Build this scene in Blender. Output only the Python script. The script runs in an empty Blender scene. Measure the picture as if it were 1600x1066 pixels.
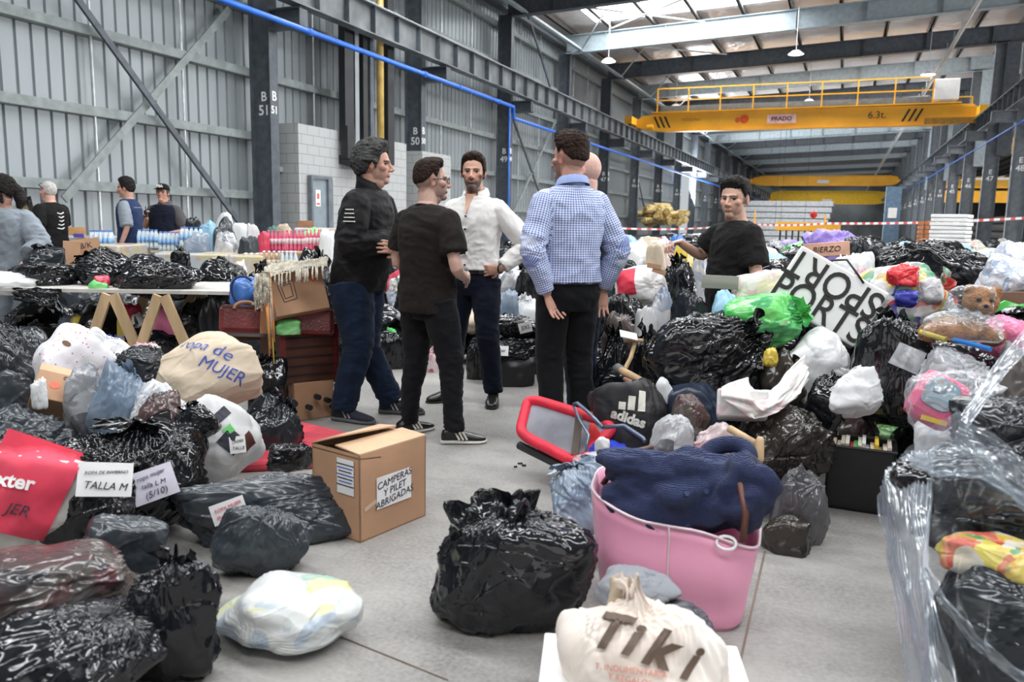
import bpy, bmesh, math, random
import numpy as np
from mathutils import Vector, Matrix, Euler

# ------------------------------------------------------------------ camera
SC = bpy.context.scene
COL = SC.collection
FPX = 1244.0
PITCH = math.atan(186 / 1244.0)
YAW = math.atan(515 / 1258.0)
ROLL = 0.0195
CAMZ = 1.3

def _basis():
    f = np.array([-math.sin(YAW) * math.cos(PITCH), math.cos(YAW) * math.cos(PITCH), -math.sin(PITCH)])
    r = np.array([math.cos(YAW), math.sin(YAW), 0.0])
    u = np.cross(r, f)
    c, s = math.cos(ROLL), math.sin(ROLL)
    return r * c + u * s, u * c - r * s, f

RV, UV_, FV = _basis()
CAMP = np.array([0, 0, CAMZ])
cam_data = bpy.data.cameras.new('camera')
cam = bpy.data.objects.new('camera', cam_data)
COL.objects.link(cam)
m = Matrix.Identity(4)
for i in range(3):
    m[i][0] = RV[i]; m[i][1] = UV_[i]; m[i][2] = -FV[i]; m[i][3] = CAMP[i]
cam.matrix_world = m
cam_data.sensor_width = 36
cam_data.lens = FPX / 1600 * 36
cam_data.clip_start = 0.05
cam_data.clip_end = 600
cam_data.dof.use_dof = True
cam_data.dof.focus_distance = 5.0
cam_data.dof.aperture_fstop = 3.2
SC.camera = cam

def ray(x, y):
    return FV + RV * (x - 800) / FPX - UV_ * (y - 533) / FPX
def D(x, y, d):
    return Vector(CAMP + ray(x, y) * d)
def P(x, y, z=0.0):
    v = ray(x, y)
    return Vector(CAMP + v * ((z - CAMZ) / v[2]))
def depth(p):
    return float((np.array(p) - CAMP) @ FV)

# ------------------------------------------------------------------ world and light
w = bpy.data.worlds.new('world'); SC.world = w
w.use_nodes = True
w.node_tree.nodes['Background'].inputs[0].default_value = (0.90, 0.96, 1.0, 1)
w.node_tree.nodes['Background'].inputs[1].default_value = 0.38
SC.view_settings.view_transform = 'Standard'
SC.view_settings.look = 'None'
SC.view_settings.gamma = 1
SC.view_settings.use_curve_mapping = False
SC.view_settings.exposure = 0.65

def area(name, loc, sx, sy, power, col, rot=(0, 0, 0)):
    l = bpy.data.lights.new(name, 'AREA')
    l.shape = 'RECTANGLE'; l.size = sx; l.size_y = sy; l.energy = power; l.color = col
    o = bpy.data.objects.new(name, l); COL.objects.link(o)
    o.location = loc; o.rotation_euler = rot
    return o
# daylight falling through the translucent roof strips over the near bays
for k, (x, y, pw) in enumerate([(-6, -2, 170), (2.5, -2, 210), (-6, 4, 170), (2.5, 4, 210), (-6, 10, 190), (2.0, 10, 200),
                                (-6, 16, 200), (2.0, 16, 200), (-3, 22.5, 300)]):
    area('skylight_daylight', (x, y, 7.75), 7.0, 0.9, pw * 1.45, (0.96, 0.985, 1.0))
for (x, y, z, sx, sy, pw) in ((-5.95, 29.4, 8.93, 6.5, 2.0, 420), (-2.2, 39.1, 9.1, 12.4, 1.1, 520), (-2.2, 45.1, 9.1, 12.4, 1.1, 420), (-2.2, 57.1, 9.1, 12.4, 1.1, 420)):
    area('skylight_daylight', (x, y, z), sx, sy, pw, (0.96, 0.985, 1.0), (0, -0.04, 0))
# added fill from behind the camera, not a real gate
area('back_fill', (2.0, -9.0, 3.2), 9, 5, 115, (1.0, 0.97, 0.94), (math.radians(108), 0, 0))
# daylight through the open left gate, lighting the roof from below
area('side_gate_daylight', (-10.6, 59.3, 3.2), 5.4, 5.4, 2400, (0.95, 0.98, 1.0), (0, math.radians(-112), 0))
for yy in (14, 34, 56):
    area('aisle_roof_fill', (28.6, yy, 3.6), 5.5, 12, 2900, (0.98, 0.985, 1.0), (0, math.radians(117), 0))  # added uplights that brighten the roof; the right wall has no gates

# ------------------------------------------------------------------ helpers
rng = random.Random(7)

def setp(o, label=None, cat=None, group=None, kind=None):
    if label: o['label'] = label
    if cat: o['category'] = cat
    if group: o['group'] = group
    if kind: o['kind'] = kind
    return o

def empty(name, loc, label=None, cat=None, group=None, rz=0.0, kind=None):
    o = bpy.data.objects.new(name, None); COL.objects.link(o)
    o.empty_display_size = 0.1
    o.location = loc; o.rotation_euler = (0, 0, rz)
    return setp(o, label, cat, group, kind)

def frame_from(d, up=(0, 0, 1)):
    d = np.array(d, float); d = d / (np.linalg.norm(d) + 1e-9)
    up = np.array(up, float)
    if abs(d @ up) > 0.95: up = np.array([1.0, 0, 0])
    a = np.cross(up, d); a = a / np.linalg.norm(a)
    b = np.cross(d, a)
    return a, b, d

class MB:
    def __init__(s):
        s.v = []; s.f = []; s.m = []; s.n = 0
    def add(s, V, Fc, mi=0):
        V = np.asarray(V, float)
        s.v.append(V); s.f += [[i + s.n for i in f] for f in Fc]; s.m += [mi] * len(Fc)
        s.n += len(V)
        return s
    def box(s, c, size, rot=None, mi=0, taper=1.0):
        hx, hy, hz = size[0] / 2, size[1] / 2, size[2] / 2
        V = np.array([(x * hx * (taper if z > 0 else 1), y * hy * (taper if z > 0 else 1), z * hz) for z in (-1, 1) for y in (-1, 1) for x in (-1, 1)], float)
        if rot is not None:
            R = np.array(rot if not isinstance(rot, tuple) else Euler(rot).to_matrix())
            V = V @ R.T
        V = V + np.array(c, float)
        return s.add(V, [(0, 2, 3, 1), (4, 5, 7, 6), (0, 1, 5, 4), (2, 6, 7, 3), (0, 4, 6, 2), (1, 3, 7, 5)], mi)
    def bar(s, p, q, w, h, up=(0, 0, 1), mi=0):
        p = np.array(p, float); q = np.array(q, float)
        a, b, d = frame_from(q - p, up)
        R = np.column_stack([a, b, d])
        return s.box((p + q) / 2, (w, h, np.linalg.norm(q - p)), R, mi)
    def tube(s, pts, r, n=10, caps=True, mi=0, closed=False):
        pts = [np.array(p, float) for p in pts]
        k = len(pts); rr = [r] * k if not hasattr(r, '__len__') else r
        rings = []; a0 = None
        for i in range(k):
            if closed: d = pts[(i + 1) % k] - pts[i - 1]
            else: d = pts[min(i + 1, k - 1)] - pts[max(i - 1, 0)]
            a, b, d = frame_from(d, a0 if a0 is not None else (0, 0, 1))
            if a0 is None: a0 = b
            t = np.linspace(0, 2 * math.pi, n, endpoint=False)
            rings.append(pts[i] + rr[i] * (np.outer(np.cos(t), a) + np.outer(np.sin(t), b)))
            a0 = b
        return s.loft(rings, caps and not closed, mi, closed)
    def loft(s, rings, caps=True, mi=0, closed=False):
        n = len(rings[0]); k = len(rings)
        V = np.vstack(rings); Fc = []
        for i in range(k if closed else k - 1):
            j = (i + 1) % k
            for t in range(n):
                u = (t + 1) % n
                Fc.append((i * n + t, i * n + u, j * n + u, j * n + t))
        if caps:
            Fc.append(tuple(range(n))[::-1]); Fc.append(tuple((k - 1) * n + t for t in range(n)))
        return s.add(V, Fc, mi)
    def grid(s, G, mi=0, wrap=False):
        G = np.asarray(G, float); a, b, _ = G.shape
        Fc = []
        for i in range(a - 1):
            for j in range(b if wrap else b - 1):
                k = (j + 1) % b
                Fc.append((i * b + j, i * b + k, (i + 1) * b + k, (i + 1) * b + j))
        return s.add(G.reshape(-1, 3), Fc, mi)
    def cyl(s, p, q, r0, r1=None, n=16, mi=0):
        return s.tube([p, q], [r0, r1 if r1 is not None else r0], n, True, mi)
    def build(s, name, mat, parent=None, smooth=False, bevel=0.0, loc=None, **kw):
        me = bpy.data.meshes.new(name)
        V = np.vstack(s.v)
        if loc is not None: V = V - np.array(loc)
        me.from_pydata([tuple(v) for v in V], [], s.f)
        mats = mat if isinstance(mat, (list, tuple)) else [mat]
        for mm in mats: me.materials.append(mm)
        if len(mats) > 1: me.polygons.foreach_set('material_index', s.m)
        if smooth: me.polygons.foreach_set('use_smooth', [True] * len(me.polygons))
        me.update()
        o = bpy.data.objects.new(name, me); COL.objects.link(o)
        if loc is not None: o.location = loc
        if bevel:
            bm = o.modifiers.new('bevel', 'BEVEL'); bm.width = bevel; bm.segments = 2; bm.limit_method = 'ANGLE'
        if parent is not None:
            o.parent = parent
        if kw: setp(o, **kw)
        return o

# numpy gradient noise ------------------------------------------------
_P = np.random.RandomState(3).permutation(256); _P = np.concatenate([_P, _P, _P])
_G = np.random.RandomState(4).normal(size=(256, 3)); _G /= np.linalg.norm(_G, axis=1)[:, None]
def noise3(p):
    p = np.asarray(p, float); i = np.floor(p).astype(int); f = p - i; i = i & 255
    u = f * f * f * (f * (f * 6 - 15) + 10)
    out = 0
    for dx in (0, 1):
        for dy in (0, 1):
            for dz in (0, 1):
                h = _P[_P[_P[i[..., 0] + dx] + i[..., 1] + dy] + i[..., 2] + dz]
                g = _G[h]
                d = g[..., 0] * (f[..., 0] - dx) + g[..., 1] * (f[..., 1] - dy) + g[..., 2] * (f[..., 2] - dz)
                wgt = (u[..., 0] if dx else 1 - u[..., 0]) * (u[..., 1] if dy else 1 - u[..., 1]) * (u[..., 2] if dz else 1 - u[..., 2])
                out = out + d * wgt
    return out * 1.6
def ridge(p, oc=3):
    t = 0; a = 1.0; f = 1.0
    for k in range(oc):
        t = t + a * (1 - 2.4 * np.abs(noise3(p * f + 17.3 * k))); a *= 0.5; f *= 2.1
    return t / 1.7

# materials ------------------------------------------------------------
MATS = {}
def mat(name, col, rough=0.6, metal=0.0, spec=0.5, vary=0.08, vscale=6.0, bump=0.0, bscale=40.0, col2=None, coat=0.0,
        emit=0.0, trans=0.0, alpha=1.0, sheen=0.0, stretch=None):
    if name in MATS: return MATS[name]
    m = bpy.data.materials.new(name); m.use_nodes = True; MATS[name] = m
    nt = m.node_tree; N = nt.nodes; L = nt.links
    b = N['Principled BSDF']
    tc = N.new('ShaderNodeTexCoord')
    src = tc.outputs['Object']
    if stretch:
        mp = N.new('ShaderNodeMapping'); mp.inputs['Scale'].default_value = stretch
        L.new(src, mp.inputs['Vector']); src = mp.outputs['Vector']
    nz = N.new('ShaderNodeTexNoise'); nz.inputs['Scale'].default_value = vscale; nz.inputs['Detail'].default_value = 6
    L.new(src, nz.inputs['Vector'])
    mx = N.new('ShaderNodeMix'); mx.data_type = 'RGBA'
    c2 = col2 if col2 else tuple(max(0, c * (1 - vary * 3)) for c in col)
    c1 = col if col2 else tuple(min(1, c * (1 + vary)) for c in col)
    mx.inputs[6].default_value = (*c1, 1); mx.inputs[7].default_value = (*c2, 1)
    cr = N.new('ShaderNodeMapRange'); cr.inputs[1].default_value = 0.35; cr.inputs[2].default_value = 0.65
    L.new(nz.outputs['Fac'], cr.inputs[0]); L.new(cr.outputs[0], mx.inputs[0])
    L.new(mx.outputs[2], b.inputs['Base Color'])
    b.inputs['Roughness'].default_value = rough
    b.inputs['Metallic'].default_value = metal
    b.inputs['Specular IOR Level'].default_value = spec
    b.inputs['Coat Weight'].default_value = coat
    b.inputs['Coat Roughness'].default_value = 0.12
    b.inputs['Sheen Weight'].default_value = sheen
    b.inputs['Transmission Weight'].default_value = trans
    b.inputs['Alpha'].default_value = alpha
    if emit:
        b.inputs['Emission Color'].default_value = (*col, 1); b.inputs['Emission Strength'].default_value = emit
    if bump:
        n2 = N.new('ShaderNodeTexNoise'); n2.inputs['Scale'].default_value = bscale; n2.inputs['Detail'].default_value = 4
        L.new(src, n2.inputs['Vector'])
        bp = N.new('ShaderNodeBump'); bp.inputs['Strength'].default_value = bump; bp.inputs['Distance'].default_value = 0.02
        L.new(n2.outputs['Fac'], bp.inputs['Height']); L.new(bp.outputs[0], b.inputs['Normal'])
    return m

def text_mesh(name, s, size, mat_, M, parent=None, extrude=0.0015, align='CENTER', shear=0.0, offset=0.0, spacing=1.0, **kw):
    c = bpy.data.curves.new(name, 'FONT'); c.body = s; c.size = size; c.extrude = extrude
    c.align_x = align; c.align_y = 'CENTER'; c.shear = shear; c.offset = offset; c.space_character = spacing
    c.resolution_u = 4
    t = bpy.data.objects.new(name, c); COL.objects.link(t)
    bpy.context.view_layer.update()
    me = bpy.data.meshes.new_from_object(t.evaluated_get(bpy.context.evaluated_depsgraph_get()))
    bpy.data.objects.remove(t); me.name = name
    me.materials.clear(); me.materials.append(mat_)
    o = bpy.data.objects.new(name, me); COL.objects.link(o)
    if parent is not None: o.parent = parent
    o.matrix_local = M
    if kw: setp(o, **kw)
    return o

def face_matrix(origin, right, up):
    """matrix whose local x runs along right and y along up (z towards the reader)"""
    r = Vector(right).normalized(); u = Vector(up); u = (u - r * u.dot(r)).normalized(); n = r.cross(u)
    M = Matrix.Identity(4)
    for i in range(3):
        M[i][0] = r[i]; M[i][1] = u[i]; M[i][2] = n[i]; M[i][3] = origin[i]
    return M
# ================================================================== the hall
M_clad = mat('galvanised_cladding', (0.30, 0.33, 0.345), rough=0.42, metal=0.25, vary=0.07, vscale=0.7, col2=(0.255, 0.285, 0.30), stretch=(1, 1, 0.15))
M_girt = mat('girt_steel', (0.235, 0.265, 0.265), rough=0.5, vary=0.08)
M_dark = mat('dark_blue_grey_steel', (0.080, 0.094, 0.112), rough=0.5, vary=0.1)
M_mid = mat('column_grey_steel', (0.14, 0.162, 0.185), rough=0.5, vary=0.08)
M_light = mat('light_blue_grey_steel', (0.36, 0.43, 0.47), rough=0.45, vary=0.06)
M_rail = mat('rail_steel', (0.15, 0.165, 0.175), rough=0.5, vary=0.15, vscale=2)
M_galv = mat('bright_galvanised', (0.62, 0.64, 0.65), rough=0.35, metal=0.5)
M_white = mat('white_paint', (0.85, 0.85, 0.84), rough=0.6, vary=0.02)
M_blue = mat('blue_pipe_paint', (0.02, 0.14, 0.62), rough=0.35, vary=0.05)
M_yel = mat('yellow_pipe_paint', (0.62, 0.42, 0.12), rough=0.4)
M_blackm = mat('black_metal', (0.012, 0.014, 0.016), rough=0.5)
M_orange = mat('crane_orange', (1.0, 0.49, 0.03), rough=0.4, vary=0.04, vscale=1.2)
M_yellow = mat('crane_yellow', (0.86, 0.52, 0.02), rough=0.4, vary=0.05)

# floor --------------------------------------------------------------
def floor_material():
    m = bpy.data.materials.new('concrete_floor'); m.use_nodes = True
    nt = m.node_tree; N = nt.nodes; L = nt.links; b = N['Principled BSDF']
    tc = N.new('ShaderNodeTexCoord')
    def noise(sc, det, stretch=None, rough=0.6):
        n = N.new('ShaderNodeTexNoise'); n.inputs['Scale'].default_value = sc; n.inputs['Detail'].default_value = det
        n.inputs['Roughness'].default_value = rough
        if stretch:
            mp = N.new('ShaderNodeMapping'); mp.inputs['Scale'].default_value = stretch; mp.inputs['Rotation'].default_value = (0, 0, 0.35)
            L.new(tc.outputs['Object'], mp.inputs['Vector']); L.new(mp.outputs[0], n.inputs['Vector'])
        else: L.new(tc.outputs['Object'], n.inputs['Vector'])
        return n
    def mix(f, a, c, mode='MIX'):
        x = N.new('ShaderNodeMix'); x.data_type = 'RGBA'; x.blend_type = mode
        if isinstance(f, float): x.inputs[0].default_value = f
        else: L.new(f, x.inputs[0])
        for i, q in ((6, a), (7, c)):
            if isinstance(q, tuple): x.inputs[i].default_value = q
            else: L.new(q, x.inputs[i])
        return x.outputs[2]
    def rng_(src, a, c):
        r = N.new('ShaderNodeMapRange'); r.inputs[1].default_value = a; r.inputs[2].default_value = c; L.new(src, r.inputs[0]); return r.outputs[0]
    n1 = noise(1.3, 9, rough=.68); n2 = noise(2.2, 9, (1, 2.2, 1), .7); n3 = noise(60, 3)
    base = mix(rng_(n1.outputs['Fac'], .38, .64), (0.335, 0.322, 0.302, 1), (0.165, 0.159, 0.150, 1))
    base = mix(rng_(n2.outputs['Fac'], .5, .85), base, (0.14, 0.135, 0.13, 1))
    base = mix(rng_(n3.outputs['Fac'], .35, .9), base, (0.36, 0.35, 0.34, 1))
    L.new(base, b.inputs['Base Color'])
    b.inputs['Roughness'].default_value = 0.62
    bp = N.new('ShaderNodeBump'); bp.inputs['Strength'].default_value = 0.15; bp.inputs['Distance'].default_value = 0.01
    L.new(n3.outputs['Fac'], bp.inputs['Height']); L.new(bp.outputs[0], b.inputs['Normal'])
    return m
mb = MB(); mb.box((5, 70, -0.1), (60, 170, 0.2)); mb.build('floor', floor_material(), kind='structure')
M_joint = mat('floor_joint_filler', (0.20, 0.15, 0.12), rough=0.8)
mb = MB()
a, b_ = P(1195, 862), P(1150, 1064)
mb.bar((a.x, a.y, 0.0), (b_.x, b_.y, 0.0), 0.008, 0.004, (0, 0, 1))
a, b_ = P(505, 985), P(700, 1064)
mb.bar((a.x, a.y, 0.0), (b_.x, b_.y, 0.0), 0.003, 0.008, (0, 0, 1))
mb.build('trim_1', M_joint, kind='structure')
mb = MB()
for (px, py, s) in [(812, 726, .012), (818, 729, .01), (805, 731, .008)]:
    c = P(px, py); mb.bar((c.x - s, c.y, .004), (c.x + s, c.y + s, .006), .012, .006)
setp(mb.build('dirt_crumb', mat('dirt', (0.03, 0.028, 0.025), rough=0.9)), 'small dark crumbs of dirt lying on the bare concrete floor', 'dirt', kind='stuff')

# left wall ------------------------------------------------------------
XW = -11.1
def clad(y0, y1, z0, z1, X=XW, sgn=1, pitch=0.25):
    mb = MB(); prof = []
    y = y0
    while y < y1 - 1e-6:
        e = min(y + pitch, y1)
        for fr, dx in ((0, 0), (0.78, 0), (0.84, -0.035), (0.94, -0.035)):
            yy = y + (e - y) * fr
            prof.append((X - dx * sgn * -1, yy))
        y = e
    prof.append((X, y1))
    G = np.array([[(x, yy, z) for (x, yy) in prof] for z in (z0, z1)])
    mb.grid(G)
    return mb
def joinmb(lst):
    o = MB()
    for q in lst:
        off = o.n
        for v in q.v: o.v.append(v)
        o.f += [[i + off for i in f] for f in q.f]; o.m += q.m; o.n += q.n
    return o
joinmb([clad(-16, 56.5, 0, 9.5), clad(56.5, 62.2, 6.3, 9.5), clad(62.2, 93, 0, 9.5), clad(93, 98, 6.0, 9.5), clad(98, 150, 0, 9.5)]).build('wall_left', M_clad, kind='structure')
# girts run the length of the wall
for k, z in enumerate((1.8, 2.95, 4.15, 5.35, 6.55, 7.75)):
    mb = MB()
    y = -6.0; bay = 0
    segs = [(-6, 56.5), (62.2, 93), (98, 150)] if z < 6 else [(-6, 150)]
    for (s0, s1) in segs:
        mb.box((XW + 0.12, (s0 + s1) / 2, z), (0.17, s1 - s0, 0.012))
        mb.box((XW + 0.20, (s0 + s1) / 2, z - 0.07), (0.012, s1 - s0, 0.14))
        mb.box((XW + 0.12, (s0 + s1) / 2, z - 0.14), (0.15, s1 - s0, 0.012))
    mb.build('trim_%d' % (k + 2), M_girt, kind='structure')
# sag rods between girts
for k, y in enumerate((9.35, 11.2, 15, 17, 21, 23, 27, 29, 33, 35)):
    mb = MB(); mb.cyl((XW + 0.16, y, 0.1), (XW + 0.16, y, 9.3), 0.02, n=6)
    setp(mb.build('sag_rod', M_galv), 'thin pale vertical rod tying the horizontal rails of the grey left wall', 'rod', 'thin vertical wall rods')

# columns ---------------------------------------------------------------
def column(X, Y, lab, side, zt, m, wdt=0.46, letter_mat=M_white, sgn=1, nm=None):
    t = empty('steel_column', (X, Y, 0), nm, 'column')
    mb = MB()
    w2 = wdt / 2
    mb.box((0, 0, zt / 2), (wdt, 0.02, zt))
    for s in (-1, 1): mb.box((s * w2, 0, zt / 2), (0.02, 0.24, zt))
    mb.build('shaft', m, t)
    mb = MB()
    mb.box((0, 0, 0.015), (wdt + 0.14, 0.4, 0.03)); mb.build('base_plate', m, t)
    if sgn:
        mb = MB(); bx = sgn * (w2 + 0.36)
        mb.box((sgn * (w2 + 0.02 + 0.35), 0, 5.20), (0.74, 0.24, 0.03))
        mb.box((sgn * (w2 + 0.37), 0, 5.03), (0.72, 0.02, 0.34)); mb.box((sgn * (w2 + 0.37), 0, 4.86), (0.74, 0.24, 0.03))
        mb.box((sgn * (w2 + 0.73), 0, 5.03), (0.02, 0.24, 0.36))
        mb.build('rail_bracket', m, t)
    if lab:
        for (s, z, sz) in ((lab[0], 3.62, .25), (lab[1], 3.36, .27)):
            text_mesh('painted_letter' if s in 'BE' else 'painted_number', s, sz, letter_mat,
                      face_matrix((0, -0.012, z), (1, 0, 0), (0, 0, 1)), t, offset=0.004)
        for (s, z, sz) in ((lab[0], 3.62, .25), (lab[1], 3.36, .2)):
            if sgn: text_mesh('flange_letter' if s in 'BE' else 'flange_number', s, sz, letter_mat,
                      face_matrix((sgn * (w2 + 0.012), 0.0, z), (0, sgn, 0), (0, 0, 1)), t, offset=0.004)
    return t
XB, XE = -10.65, 5.2
def rafter_z(x): return 7.9 + 0.04 * (x + 9.7)
for k in range(16):
    Y = 13 + 6 * k; n = 51 - k
    column(XB, Y, ('B', str(n)), 'B', rafter_z(XB) + .1, M_dark if k % 2 == 0 or k < 4 else M_mid, sgn=1,
           nm='dark steel column on the left wall, painted B %d' % n)
for k in range(3, 20):
    Y = 13 + 6 * k; n = 51 - k
    tm = M_mid if k % 2 == 0 else M_mid
    column(XE, Y, ('E', str(n)), 'E', rafter_z(XE) + .1, tm, wdt=0.5, sgn=-1,
           nm='grey steel column in the row on the right, painted E %d' % n)
    # upper leg standing back behind the crane rail
    mb = MB(); mb.box((XE + .35, Y, 4.3 + (rafter_z(XE) - 4.3) / 2), (0.5, 0.34, rafter_z(XE) - 4.3 + .1))
    setp(mb.build('upper_column', M_light if k % 2 == 1 else M_dark, bevel=.01),
         'pale blue grey upper leg carrying a roof beam above the right crane rail' if k % 2 else 'dark upper leg carrying a roof beam above the right crane rail',
         'column', 'pale upper legs on the right' if k % 2 else 'dark upper legs on the right')
# crane rails ----------------------------------------------------------
def rail(X, z, y0, y1, nm, zb):
    t = empty('crane_rail', (X, y0, z), nm, 'rail'); L_ = y1 - y0
    mb = MB()
    mb.box((0, L_ / 2, -0.02), (0.30, L_, 0.03)); mb.box((0, L_ / 2, -0.32), (0.02, L_, 0.6)); mb.box((0, L_ / 2, -0.62), (0.26, L_, 0.03))
    mb.build('girder', M_rail, t)
    mb = MB(); mb.box((0, L_ / 2, 0.03), (0.06, L_, 0.06)); mb.build('rail_head', M_galv, t)
    mb = MB(); y = 0.5
    while y < L_:
        mb.box((0, y, -0.32), (0.26, 0.014, 0.58)); y += 1.0 if y < 70 else 3
    mb.build('stiffener', M_dark, t, kind='stuff')
    return t
rail(-9.8, 5.88, -6, 150, 'grey stiffened crane girder running along the left wall', 0)
rail(4.85, 5.95, -6, 150, 'grey crane girder running along the row of E columns', 0)
# the light eave member above the left rail
mb = MB(); mb.box((-10.0, 60, 8.0), (0.12, 150, 0.10)); mb.box((-9.85, 60, 7.93), (0.03, 150, 0.05)); mb.build('eave_bar', M_light)
setp(bpy.data.objects['eave_bar'], 'pale long bar running under the roof along the left eave', 'bar')
mb = MB(); mb.box((-10.86, 60, 8.25), (0.3, 150, 0.12)); setp(mb.build('eave_gutter', M_dark), 'dark gutter box between left wall top and the roof', 'gutter')
mb = MB()
mb.tube([(3.0, 20, 7.5), (3.0, 60, 7.5), (3.0, 150, 7.5)], 0.03, 6); mb.box((3.0, 80, 7.62), (0.14, 130, 0.03))
for k in range(60): mb.box((3.0, 22 + 2 * k, 7.8), (0.02, 0.02, 0.5))
setp(mb.build('cable_tray', M_galv), 'bright cable tray hung under the roof on the right of the hall', 'cable tray')

# roof ------------------------------------------------------------------
def roof_mat():
    m = bpy.data.materials.new('roof_foil'); m.use_nodes = True
    nt = m.node_tree; N = nt.nodes; L = nt.links; b = N['Principled BSDF']
    tc = N.new('ShaderNodeTexCoord'); n = N.new('ShaderNodeTexNoise'); n.inputs['Scale'].default_value = 0.8; n.inputs['Detail'].default_value = 5
    L.new(tc.outputs['Object'], n.inputs['Vector'])
    r = N.new('ShaderNodeValToRGB'); r.color_ramp.elements[0].position = .35; r.color_ramp.elements[1].position = .65
    r.color_ramp.elements[0].color = (0.80, 0.68, 0.64, 1); r.color_ramp.elements[1].color = (0.90, 0.88, 0.87, 1)
    L.new(n.outputs['Fac'], r.inputs[0]); L.new(r.outputs[0], b.inputs['Base Color'])
    b.inputs['Metallic'].default_value = .3; b.inputs['Roughness'].default_value = .38
    w2 = N.new('ShaderNodeTexNoise'); w2.inputs['Scale'].default_value = 3
    L.new(tc.outputs['Object'], w2.inputs['Vector'])
    bp = N.new('ShaderNodeBump'); bp.inputs['Strength'].default_value = .5; bp.inputs['Distance'].default_value = .15
    L.new(w2.outputs['Fac'], bp.inputs['Height']); L.new(bp.outputs[0], b.inputs['Normal'])
    return m
M_roof = roof_mat()
RZ = lambda x: rafter_z(x) + 0.95
mb = MB()
y_back = -16.0
bands = [(28.3, 30.5, -9.3, -2.6)] + [(13 + 6 * k + 1.5, 13 + 6 * k + 2.7, -8.6, 4.2) for k in range(4, 23)]
y = y_back
# the sheet is laid as slabs that leave the translucent bands open
def slab(x0, x1, y0, y1, th=0.05):
    V = [(x0, y0, RZ(x0)), (x1, y0, RZ(x1)), (x1, y1, RZ(x1)), (x0, y1, RZ(x0))]
    V += [(a, b2, c + th) for (a, b2, c) in V]
    mb.add(V, [(0, 3, 2, 1), (4, 5, 6, 7), (0, 1, 5, 4), (1, 2, 6, 5), (2, 3, 7, 6), (3, 0, 4, 7)])
for (b0, b1, x0, x1) in bands:
    slab(-11.3, 30, y, b0); slab(-11.3, x0, b0, b1); slab(x1, 30, b0, b1); y = b1
slab(-11.3, 30, y, 155)
mb.build('ceiling', M_roof, kind='structure')
M_sky = mat('translucent_sheet_daylit', (0.95, 0.98, 1.0), rough=0.5, vary=0.01, emit=5.0)
for i, (b0, b1, x0, x1) in enumerate(bands):
    mb = MB(); V = [(x0, b0, RZ(x0) + .04), (x1, b0, RZ(x1) + .04), (x1, b1, RZ(x1) + .04), (x0, b1, RZ(x0) + .04)]
    V += [(a, b2, c + .02) for (a, b2, c) in V]
    mb.add(V, [(0, 3, 2, 1), (4, 5, 6, 7), (0, 1, 5, 4), (1, 2, 6, 5), (2, 3, 7, 6), (3, 0, 4, 7)])
    mb.build('window_%d' % (i + 1), M_sky, kind='structure')
# purlins
M_purlin = mat('purlin_steel', (0.13, 0.115, 0.105), rough=0.6)
x = -10.4; k = 0
while x < 29:
    mb = MB(); mb.box((x, 73, RZ(x) - 0.12), (0.07, 160, 0.22)); mb.box((x + .04, 73, RZ(x) - 0.22), (0.12, 160, 0.02))
    setp(mb.build('roof_purlin', M_purlin), 'brown grey purlin running the length of the roof under the foil', 'purlin', 'roof purlins')
    x += 1.62; k += 1
# rafters
def rafter(Y, m, nm, dep=0.66):
    mb = MB()
    x0, x1 = -10.6, 12
    for (o0, o1, wd) in ((0.02, dep, 0.02), (0, 0.03, 0.3), (dep, dep + 0.03, 0.3)):
        V = []
        for xx in (x0, x1):
            z = rafter_z(xx)
            for yy in (-wd / 2, wd / 2):
                for o in (o0, o1): V.append((xx, Y + yy, z + o))
        mb.add(V, [(0, 1, 3, 2), (4, 6, 7, 5), (0, 4, 5, 1), (2, 3, 7, 6), (0, 2, 6, 4), (1, 5, 7, 3)])
    for q in range(9):
        xx = -9 + q * 2.3; mb.box((xx, Y, rafter_z(xx) + .35), (0.012, 0.26, 0.62))
    g = setp(mb.build('roof_beam', m), nm[0], 'beam', nm[1]); return g
for k in range(-3, 23):
    Y = 13 + 6 * k
    if k % 2 == 1: rafter(Y, M_light, ('pale blue grey roof beam spanning the hall', 'pale roof beams'))
    else: rafter(Y, M_dark, ('dark roof beam spanning the hall', 'dark roof beams'))
# brackets reaching to rafters from the left
for k in range(3, 16):
    Y = 13 + 6 * k; mb = MB(); mb.bar((-9.9, Y - .3, 7.95), (-8.3, Y - 2.6, 8.72), .05, .05)
    setp(mb.build('roof_brace', M_galv), 'thin pale diagonal brace between roof beam and left eave', 'brace', 'roof braces')
# hanging lamps
M_lampglass = mat('lamp_white', (1, 1, 1), emit=3.0)
for (lx, ly) in ((-8.6, 30), (-8.4, 42), (-2.0, 30.6), (-2, 42), (2.6, 36)):
    t = empty('high_bay_lamp', (lx, ly, 7.3), 'round white lamp hanging on a rod beneath the roof beams', 'lamp', 'high bay lamps')
    mb = MB(); mb.cyl((0, 0, 0.12), (0, 0, RZ(lx) - 7.3), 0.012, n=6); mb.build('rod', M_galv, t)
    mb = MB(); mb.cyl((0, 0, 0.0), (0, 0, 0.12), 0.28, 0.12, n=20); mb.build('lamp_shade', M_white, t)
    mb = MB(); mb.cyl((0, 0, -0.02), (0, 0, 0.0), 0.2, 0.26, n=20); mb.build('diffuser', M_lampglass, t)
for (x0, y0, x1, y1) in ((-8.8, 27, -5.2, 30.6), (-5.2, 27, -8.8, 30.6), (-8.8, 33.2, -5.2, 36.4)):
    mb = MB(); mb.cyl((x0, y0, 8.55), (x1, y1, 8.6), 0.03, n=6)
    setp(mb.build('roof_tie', M_galv), 'thin bright cross tie rod just beneath the roof foil', 'rod', 'roof tie rods')

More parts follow.
